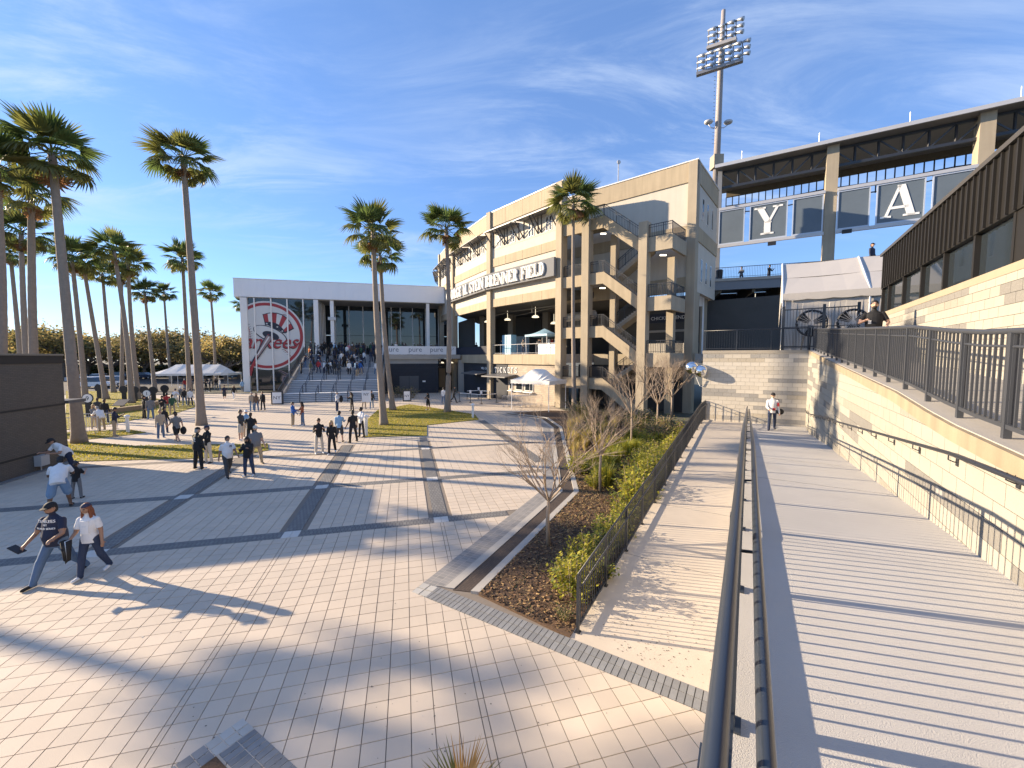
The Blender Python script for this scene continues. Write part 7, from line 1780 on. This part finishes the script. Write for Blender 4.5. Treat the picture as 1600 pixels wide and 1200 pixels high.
PEOPLE = [
    # u, v(feet), yaw, label, kwargs
    (92, 905, -48, 'heavy man in navy printed T-shirt, black cap and torn jeans striding left', dict(pose='stride', top='navy', bot='denim', shoes='black', skin='tan', head=('cap', 'black', 'black'), sleeve='short', build=1.22, h=1.80, fine=True)),
    (145, 899, -38, 'woman in open white jersey, blue jeans and dark head scarf with long auburn hair', dict(pose='walk2', top='white', bot='dark_denim', shoes='white', skin='tan', head=('long', 'auburn'), sleeve='short', build=1.1, h=1.66, fem=True, fine=True)),
    (94, 796, 168, 'man seen from behind in white T-shirt and denim shorts, legs apart', dict(pose='lean', top='white', bot='light_denim', shoes='black', skin='brown', head=('cap', 'black', 'black'), sleeve='short', legs='short', build=1.2, h=1.78, fine=True)),
    (121, 779, 150, 'child in black T-shirt and grey trousers beside the man in denim shorts', dict(pose='phone', top='black', bot='grey', shoes='black', skin='light', head=('cap', 'navy'), sleeve='short', h=1.28)),
    (106, 744, -60, 'man in white jersey with dark cap leaning by the kiosk wall', dict(pose='lean', top='white', bot='navy', shoes='black', skin='tan', head=('cap', 'black', 'black'), sleeve='short', build=1.15, h=1.8, fine=True)),
    (311, 733, 120, 'man in black track suit with white number on his back', dict(pose='stand', top='black', bot='black', shoes='white', skin='light', head=('cap', 'black', 'grey'), build=1.25, h=1.82, fine=True)),
    (326, 723, -60, 'person in dark jacket and cream trousers facing the man in black', dict(pose='fold', top='black', bot='cream', shoes='black', skin='light', head=('cap', 'navy'), h=1.72)),
    (357, 744, 18, 'stocky man in white buttoned jersey over black sleeves walking in charcoal trousers', dict(pose='walk', top='white', bot='charcoal', shoes='black', skin='tan', head=('short', 'black'), sleeve='short', build=1.2, h=1.72, fine=True)),
    (389, 744, -25, 'woman in black hooded jacket and blue jeans with long dark hair', dict(pose='phone', top='black', bot='dark_denim', shoes='white', skin='tan', head=('long', 'black'), build=1.15, h=1.64, fem=True, fine=True)),
    (401, 726, 15, 'man in grey polo and pale cap standing behind the woman in black', dict(pose='wide', top='grey', bot='khaki', shoes='black', skin='light', head=('cap', 'cream'), sleeve='short', build=1.2, h=1.78)),
    (377, 688, 55, 'young man in dark hooded top and pale shorts', dict(pose='hold', top='charcoal', bot='cream', shoes='white', skin='light', legs='short', h=1.78)),
    (386, 685, 10, 'person in light blue shirt and white cap behind the man in black tee', dict(pose='stand', top='sky', bot='beige', skin='light', head=('cap', 'white'), h=1.7)),
    (393, 694, 170, 'broad man in black T-shirt seen from behind', dict(pose='fold', top='black', bot='charcoal', shoes='black', skin='light', sleeve='short', build=1.25, h=1.76)),
    (458, 666, 60, 'woman in bright blue jacket and khaki trousers', dict(pose='hold', top='blue', bot='khaki', shoes='white', skin='light', head=('short', 'black'), h=1.7, fem=True)),
    (473, 665, -75, 'woman with long black hair in flared jeans reaching to the blue jacket', dict(pose='hold', top='rust', bot='denim', shoes='white', skin='tan', head=('long', 'black'), h=1.68, fem=True)),
    (394, 642, 25, 'person in beige coat in the group of three before the emblem', dict(pose='stand', top='beige', bot='light_denim', shoes='grey', head=('short', 'grey'), h=1.7)),
    (401, 643, -20, 'woman in brown jacket and jeans in the group of three', dict(pose='stand', top='brown', bot='denim', head=('long', 'brown'), h=1.64, fem=True)),
    (411, 641, -35, 'person all in black beside the two in beige and brown', dict(pose='stand', top='black', bot='black', shoes='black', head=('short', 'black'), h=1.72)),
    (499, 709, 5, 'young man in black bomber jacket and cream trousers looking at his phone', dict(pose='phone', top='black', bot='cream', shoes='white', skin='light', head=('short', 'brown'), h=1.8, fine=True)),
    (519, 709, -8, 'blonde woman in black vest with cream sleeves and black leggings', dict(pose='walk2', top='black', bot='black', shoes='white', skin='light', head=('long', 'blond'), h=1.7, fem=True, fine=True)),
    (531, 691, 165, 'man in light blue denim shirt and dark shorts with cap', dict(pose='hold', top='sky', bot='charcoal', shoes='black', skin='light', head=('cap', 'black'), legs='short', h=1.78)),
    (552, 691, -150, 'man dressed all in black beside the middle lawn', dict(pose='wide', top='black', bot='black', shoes='black', skin='brown', head=('short', 'black'), sleeve='short', build=1.1, h=1.84)),
    (565, 683, -50, 'person in white hooded top and black trousers by the lawn corner', dict(pose='fold', top='white', bot='black', shoes='black', skin='dark', head=('short', 'black'), h=1.82)),
    (527, 643, 60, 'person in white hooded top holding a dark jacket near the stairs', dict(pose='fold', top='white', bot='dark_denim', head=('short', 'grey'), h=1.76)),
    (550, 642, -60, 'woman in long black coat near the foot of the stairs', dict(pose='phone', top='black', bot='black', shoes='black', head=('long', 'black'), h=1.72, fem=True)),
    (569, 639, 150, 'man in black top and beige trousers near the sign holder', dict(pose='stand', top='black', bot='beige', head=('cap', 'black'), h=1.76)),
    (581, 639, 20, 'person in pale jeans holding up a white placard', dict(pose='hold', top='charcoal', bot='light_denim', head=('short', 'brown'), h=1.72)),
    (669, 641, -40, 'young woman in black top and shorts standing alone before the navy wall', dict(pose='phone', top='black', bot='black', skin='light', head=('long', 'black'), legs='short', sleeve='short', h=1.64, fem=True)),
    (709, 629, 75, 'man in dark clothes walking toward the ticket lane', dict(pose='stride', top='charcoal', bot='black', shoes='black', head=('short', 'brown'), h=1.8)),
    (693, 631, 160, 'person in white top partly hidden by the right palm trunk', dict(pose='stand', top='white', bot='denim', head=('short', 'black'), h=1.7)),
    (252, 686, 20, 'person in beige jacket and blue jeans facing the man in grey', dict(pose='stand', top='beige', bot='denim', shoes='white', head=('short', 'blond'), h=1.72)),
    (277, 691, -150, 'man in grey shirt and black shorts holding a jacket', dict(pose='walk', top='grey', bot='black', shoes='grey', head=('cap', 'black'), sleeve='short', legs='short', build=1.1, h=1.78)),
    (258, 678, 140, 'person in black behind the beige jacket', dict(pose='stand', top='black', bot='dark_denim', head=('short', 'black'), h=1.7)),
    (180, 683, 75, 'man in navy jacket and khaki trousers on the lawn strip', dict(pose='phone', top='navy', bot='khaki', shoes='grey', skin='tan', head=('short', 'black'), h=1.78)),
    (160, 674, -155, 'stooping man in white shirt and khaki trousers at the crowd barrier', dict(pose='lean', top='white', bot='khaki', shoes='black', head=('short', 'grey'), sleeve='short', build=1.15, h=1.76)),
    (148, 671, 30, 'woman in grey jacket leaning at the crowd barrier', dict(pose='hold', top='grey', bot='beige', head=('long', 'blond'), h=1.66, fem=True)),
    (165, 662, 150, 'man in black jacket behind the stooping man', dict(pose='stand', top='black', bot='dark_denim', head=('short', 'brown'), h=1.76)),
    (154, 658, 170, 'man in brown cap and dark jacket beside the number disc', dict(pose='stand', top='charcoal', bot='charcoal', head=('cap', 'brown'), h=1.74)),
    (226, 655, 100, 'man in long black coat on the lawn edge', dict(pose='stand', top='black', bot='black', shoes='black', head=('cap', 'black'), h=1.8)),
    (236, 656, 170, 'man in grey hooded top and jeans seen from behind', dict(pose='stand', top='grey', bot='denim', shoes='grey', head=('short', 'grey'), build=1.1, h=1.78)),
    (254, 652, 20, 'person in dark top and tan trousers in the group by the discs', dict(pose='phone', top='black', bot='khaki', head=('short', 'brown'), h=1.72)),
    (262, 646, 170, 'person in red jacket in the group by the discs', dict(pose='stand', top='red', bot='grey', head=('short', 'black'), h=1.74)),
    (270, 650, 160, 'man in dark green top and tan trousers', dict(pose='hold', top='green', bot='khaki', head=('short', 'black'), h=1.76)),
    (275, 637, 15, 'man in white jersey and white trousers near the palm', dict(pose='fold', top='white', bot='cream', head=('cap', 'navy'), h=1.8)),
    (289, 634, -20, 'person in black jacket and jeans left of the tall palm', dict(pose='stand', top='black', bot='denim', head=('cap', 'navy'), h=1.74)),
    (298, 635, 170, 'person in white and navy top behind the tall palm', dict(pose='stand', top='white', bot='navy', head=('short', 'black'), h=1.72)),
    (283, 630, 0, 'person in grey top in the group near the tall palm', dict(pose='phone', top='grey', bot='dark_denim', head=('cap', 'white'), h=1.74)),
    (351, 625, 10, 'man in dark shirt and dark shorts walking from the marquee', dict(pose='walk', top='navy', bot='charcoal', head=('cap', 'black'), sleeve='short', legs='short', h=1.78)),
    (366, 624, 15, 'woman in black top and white trousers walking from the marquee', dict(pose='walk', top='black', bot='white', head=('long', 'brown'), h=1.68, fem=True)),
    (379, 613, -170, 'person in pale blue shirt by the white pavilion column', dict(pose='walk2', top='sky', bot='grey', head=('short', 'grey'), h=1.74)),
]
tents_p = [(322, 611, 'black', 'black'), (328, 612, 'navy', 'black'), (338, 608, 'black', 'grey'), (344, 610, 'white', 'denim'), (300, 611, 'grey', 'black'), (310, 609, 'charcoal', 'khaki'), (289, 610, 'red', 'denim'), (333, 606, 'beige', 'black')]
for k, (u, v, tp, bt_) in enumerate(tents_p): PEOPLE.append((u, v, rp.uniform(0, 360), 'person in %s top and %s trousers under the marquee tent' % (tp.replace('_', ' '), bt_), dict(pose=rp.choice(('stand', 'fold', 'phone')), top=tp, bot=bt_, head=('short', rp.choice(('black', 'brown', 'grey'))), h=rp.uniform(1.65, 1.82))))
PO = {}
for i, (u, v, yaw, lab, kw) in enumerate(PEOPLE):
    P = G(u, v, 0); vdir = math.atan2(P.x, P.y)
    PO[i] = person((P.x, P.y, .03 if 100 < u < 300 and v < 720 else 0), R(yaw) - vdir * 1.0, lab, **kw)
# prints on shirts
chest_text(PO[0], 'YANKEES', .085, 1.30, True, m_letter, y=.175); chest_text(PO[0], 'NY', .06, 1.235, True, m_letter, y=.185); chest_text(PO[0], 'WORLD SERIES', .055, 1.165, True, m_letter, y=.2)
chest_text(PO[5], '12', .24, 1.20, False, m_letter, y=.165)
for k, nm in ((7, 'NY'), (4, 'NY')): chest_text(PO[k], 'N', .13, 1.24, True, COL['navy'], x=.07, y=.172, name='monogram'); chest_text(PO[k], 'Y', .13, 1.245, True, COL['navy'], x=.078, y=.178, name='monogram')
# the woman's white top and scarf, sleeves of the vest, things held
def scarf(o, hc, hp_):
    t = MB(); t.ball((0, .012, .038), (.093, .110, .092), 0, 16, 10, zlo=.28); me = t.mesh('head_scarf', True); me.materials.append(mat('scarf_navy_spots', (.03, .035, .07), .8, .9, 60.)); link('head_scarf', me, None, o, loc=hc, rot=(hp_, 0, 0))
k_ = person_mesh('walk2', 'short', 'long', 1.1, True, True); scarf(PO[1], k_[1], k_[2])
t = MB()
for z0_, z1_, w_ in ((1.06, 1.36, .085),):
    n = 8
    for i in range(n):
        a, b = -w_ + 2 * w_ * i / n, -w_ + 2 * w_ * (i + 1) / n; f = lambda x: -.152 + 1.4 * x * x
        t.hexa([(a, f(a), z0_), (b, f(b), z0_), (b, f(b) + .02, z0_), (a, f(a) + .02, z0_), (a, f(a), z1_), (b, f(b), z1_), (b, f(b) + .02, z1_), (a, f(a) + .02, z1_)])
link('white_top', t.mesh('white_top'), mat('cloth_bright_white', (.80, .78, .76), .8, .03), PO[1])
def hand_world(o, key, s): me, hc, hp_, hands, tf, zl = PM[key]; p, d = hands[s]; return Matrix.LocRotScale(Vector(o.location), o.rotation_euler, o.scale) @ p
def keyof(kw): return (kw.get('pose', 'stand'), kw.get('sleeve', 'long'), kw.get('legs', 'long'), kw.get('build', 1.0), kw.get('fem', False), kw.get('fine', False))
kw = PEOPLE[0][4]; p = hand_world(PO[0], keyof(kw), 0); th = thing('tablet', 'flat dark tablet in the outstretched hand of the man in navy T-shirt', 'tablet', p); t = MB(); t.box(p + Vector((-.06, -.05, -.01)), (.26, .15, .02), rot=Matrix.Rotation(.5, 3, 'Y')); t.build('tablet_body', m_black, th)
kw = PEOPLE[1][4]; p = hand_world(PO[1], keyof(kw), 0); th = thing('jacket', 'black and white jacket hanging over the forearm of the woman in white jersey', 'jacket', p)
t = MB(); q = p + Vector((-.02, -.02, .02))
for i in range(5): a = i * .032 - .08; t.hexa([q + Vector((a * .6, -.03 + .015 * (i % 2), -.40 - .04 * (i % 3))), q + Vector((a * .6 + .02, -.03 + .015 * (i % 2), -.42)), q + Vector((a * .6 + .02, .03, -.42)), q + Vector((a * .6, .03, -.40)), q + Vector((a, -.05, .02)), q + Vector((a + .04, -.05, .02)), q + Vector((a + .04, .05, .02)), q + Vector((a, .05, .02))], 1 if i == 3 else 0)
t.build('jacket_cloth', [COL['black'], COL['white']], th, smooth=True)
kw = PEOPLE[26][4]; p = hand_world(PO[26], keyof(kw), 0); th = thing('placard', 'white placard held by the person in pale jeans near the stairs', 'placard', p); t = MB(); t.box(p + Vector((-.45, -.05, .1)), (.85, .02, 1.05)); t.build('board', m_white, th)
Fq = Frame(p + Vector((-.45, -.06, 0)), ang=0); wall_text('placard_text', 'NY', Fq, 0, .012, p.z + .15, .36, COL['navy'], th, ext=.001)
kw = PEOPLE[31][4]; p = hand_world(PO[31], keyof(kw), 0); th = thing('jacket', 'dark jacket carried by the man in grey shirt and black shorts', 'jacket', p); t = MB(); t.ball(p + Vector((0, 0, -.12)), (.16, .13, .24), 0, 10, 8); t.build('jacket_cloth', COL['black'], th, smooth=True)
kw = PEOPLE[23][4]; p = hand_world(PO[23], keyof(kw), 1); th = thing('jacket', 'black jacket over the arm of the person in white hooded top', 'jacket', p); t = MB(); t.ball(p + Vector((.05, 0, -.16)), (.17, .14, .32), 0, 10, 8); t.build('jacket_cloth', COL['black'], th, smooth=True)
# ramp walker and guard
P = RP.p(22.1, .35, z2(22.1)); o = person(P, RP.yaw - R(90) + R(4), 'person with dark cap in white jersey and jeans walking up the ramp toward the lens', pose='walk2', top='white', bot='dark_denim', shoes='navy', skin='light', head=('cap', 'black'), sleeve='long', h=1.74, fine=True)
t = MB(); t.box((.05, -.165, 1.0), (.12, .03, .12)); t.box((.21, -.04, 1.22), (.08, .12, .16)); link('red_patch', t.mesh('red_patch'), COL['red'], o)
bg_ = thing('shoulder_bag', 'black shoulder bag at the hip of the person on the ramp', 'bag', P + Vector((.36, .0, .85))); t = MB(); t.ball(P + Vector((.36, 0, .86)), (.17, .10, .14), 0, 12, 8); t.build('bag_body', COL['black'], bg_, smooth=True); t = MB(); t.tube([P + Vector((.30, -.05, .98)), P + Vector((.22, -.08, 1.42)), P + Vector((.1, .1, 1.47))], .014, 5); t.build('strap', COL['black'], bg_)
P = RP.p(16.2, 2.72, z3(16.2)); g_ = person(P, RP.yaw - R(90) - R(6), 'bearded guard in black polo leaning behind the dark picket fence', pose='belly', top='black', bot='black', shoes='black', skin='light', head=('short', 'black'), sleeve='short', build=1.18, h=1.80, fine=True)
t = MB(); t.box((-.10, -.18, 1.14), (.07, .01, .10)); link('name_badge', t.mesh('name_badge'), m_white, g_)
t = MB(); t.ball((0, -.062, -.075), (.058, .045, .045), 0, 10, 7); me = t.mesh('beard', True); me.materials.append(HAIR['black']); kk = person_mesh('belly', 'short', 'long', 1.18, False, True); link('beard', me, None, g_, loc=kk[1], rot=(kk[2], 0, 0))
# crowd on the staircase and terrace
rc2 = random.Random(21)
named = [(484, 562, 'orange', 'grey', 'person in bright orange hooded top high at the left of the stairs'), (524, 556, 'sky', 'denim', 'person in pale blue shirt at the top of the stairs by the column'), (498, 584, 'red', 'dark_denim', 'person in red jacket standing mid stairs'), (500, 575, 'brown', 'denim', 'person in brown coat behind the red jacket'), (546, 587, 'white', 'black', 'person in white top with dark backpack on the right half of the stairs'), (563, 587, 'blue', 'beige', 'person in bright blue jacket on the right half of the stairs'), (556, 587, 'sky', 'denim', 'person in pale jeans beside the bright blue jacket'), (512, 588, 'black', 'black', 'person in long black coat and pale hat standing mid stairs'), (523, 588, 'black', 'charcoal', 'dark clad short person of the pair in the middle of the stairs'), (530, 588, 'charcoal', 'black', 'dark clad tall person of the pair in the middle of the stairs'), (486, 588, 'olive', 'grey', 'person in olive coat at the left handrail'), (471, 575, 'charcoal', 'dark_denim', 'person in charcoal jacket at the left edge of the stairs'), (588, 587, 'white', 'denim', 'person in white top at the right stair wall'), (589, 556, 'red', 'black', 'person in red top at the top right of the stairs'), (569, 568, 'white', 'navy', 'person in white shirt right of centre near the top of the stairs'), (545, 556, 'pink', 'denim', 'person in pink top at the top of the stairs')]
def on_stairs(u, v):
    """stair point seen at u,v: march along the view ray"""
    r = ray(u, v); 
    for k in range(400, 800):
        t_ = k * .1; p = Vector((r.x * t_, r.y * t_, CAM_H + r.z * t_)); rel = p - FP.o; d = rel.dot(FP.n)
        if d < 17.4 and p.z <= stair_z(d) + .02 and SS0 + .2 < rel.dot(FP.u) < SS1 - .25: return Vector((p.x, p.y, stair_z(d))), d
    return None, None
for u, v, tp, bt_, lab in named:
    P, d = on_stairs(u, v)
    if P is None: P = FP.p(min(max(PL(FP, 3.6, u, 556)[0], SS0 + .3), SS1 - .3), 3.6, ZPL)
    person(P, R(180) + rc2.uniform(-.7, .7), lab, pose=rc2.choice(('stand', 'phone', 'wide')), top=tp, bot=bt_, head=rc2.choice((('cap', 'navy'), ('cap', 'white'), ('short', 'black'), ('short', 'brown'))), h=rc2.uniform(1.66, 1.84))
cl = [('black', 'black'), ('navy', 'dark_denim'), ('navy', 'black'), ('black', 'denim'), ('charcoal', 'black'), ('grey', 'dark_denim'), ('navy', 'khaki'), ('white', 'navy'), ('black', 'khaki'), ('brown', 'denim'), ('green', 'black'), ('navy', 'denim'), ('charcoal', 'khaki'), ('black', 'dark_denim')]
n_ = 0
for k in range(84):
    if k < 50: s_, d_ = rc2.uniform(SS0 + .3, SS1 - .4), rc2.uniform(2.0, 7.6)
    elif k < 66: s_, d_ = rc2.uniform(SS0 + .4, SS1 - .5), rc2.uniform(7.2, 10.6)
    else: s_, d_ = rc2.uniform(SS1 + .8, 29), rc2.uniform(-4, 7.8)
    P = FP.p(s_, d_, stair_z(d_)); tp, bt_ = cl[rc2.randrange(len(cl))]
    where = 'in the waiting crowd at the top of the stairs' if k < 50 else 'among the loose group on the middle steps' if k < 66 else 'behind the long white banner on the terrace'
    fam = 'dark' if tp in ('black', 'navy', 'charcoal', 'green') else 'light'
    person(P, R(180) + rc2.uniform(-1.2, 1.2), 'person in %s top %s' % (tp, where), pose=rc2.choice(('stand', 'phone', 'wide', 'fold')), top=tp, bot=bt_, skin=rc2.choice(('light', 'light', 'tan', 'brown')), head=rc2.choice((('cap', 'navy'), ('cap', 'black'), ('short', 'black'), ('short', 'brown'), ('long', 'brown'), ('cap', 'white'))), h=rc2.uniform(1.62, 1.85), group='people in %s tops %s' % (tp, where))
# concourse visitors, deck visitors
for (F, s_, d_, z_, tp, lab) in ((FA, 4.2, -1.5, 5.17, 'beige', 'person in beige jacket behind the concourse rail'), (FA, 5.2, -3.2, 5.17, 'black', 'person in black jacket behind the concourse rail left of the blue canopy'), (FA, 6.2, -2.0, 5.17, 'grey', 'person in grey top at the left leg of the blue canopy'), (FA, 7.9, -2.4, 5.17, 'red', 'person in red top under the blue canopy'), (FA, 9.9, -1.2, 5.17, 'cream', 'person in cream top at the right end of the concourse rail'), (FA, .9, -1.0, 5.17, 'navy', 'person in navy top beside the blue cabinet'), (FB, 3.5, -2.0, 5.17, 'black', 'person in black top behind the navy banner'), (FB, 9.5, -1.5, 5.17, 'white', 'person in white top behind the navy banner'), (FDk, 3.6, -.9, 12.72, 'grey', 'person in grey top sitting low behind the deck railing'), (FDk, 6.0, -.9, 12.72, 'black', 'person in black top behind the deck railing')):
    person(F.p(s_, d_, z_) - Vector((0, 0, .5 if F is FDk else 0)), rc2.uniform(-1, 1), lab, pose=rc2.choice(('stand', 'fold', 'phone')), top=tp, bot='dark_denim', head=('short', 'black'), h=1.7)
P = AY(1363, 385, 27); person(P - Vector((0, 0, 1.55)), .3, 'person in dark cap whose head shows above the tent ridge', top='navy', bot='black', head=('cap', 'black'), h=1.75)
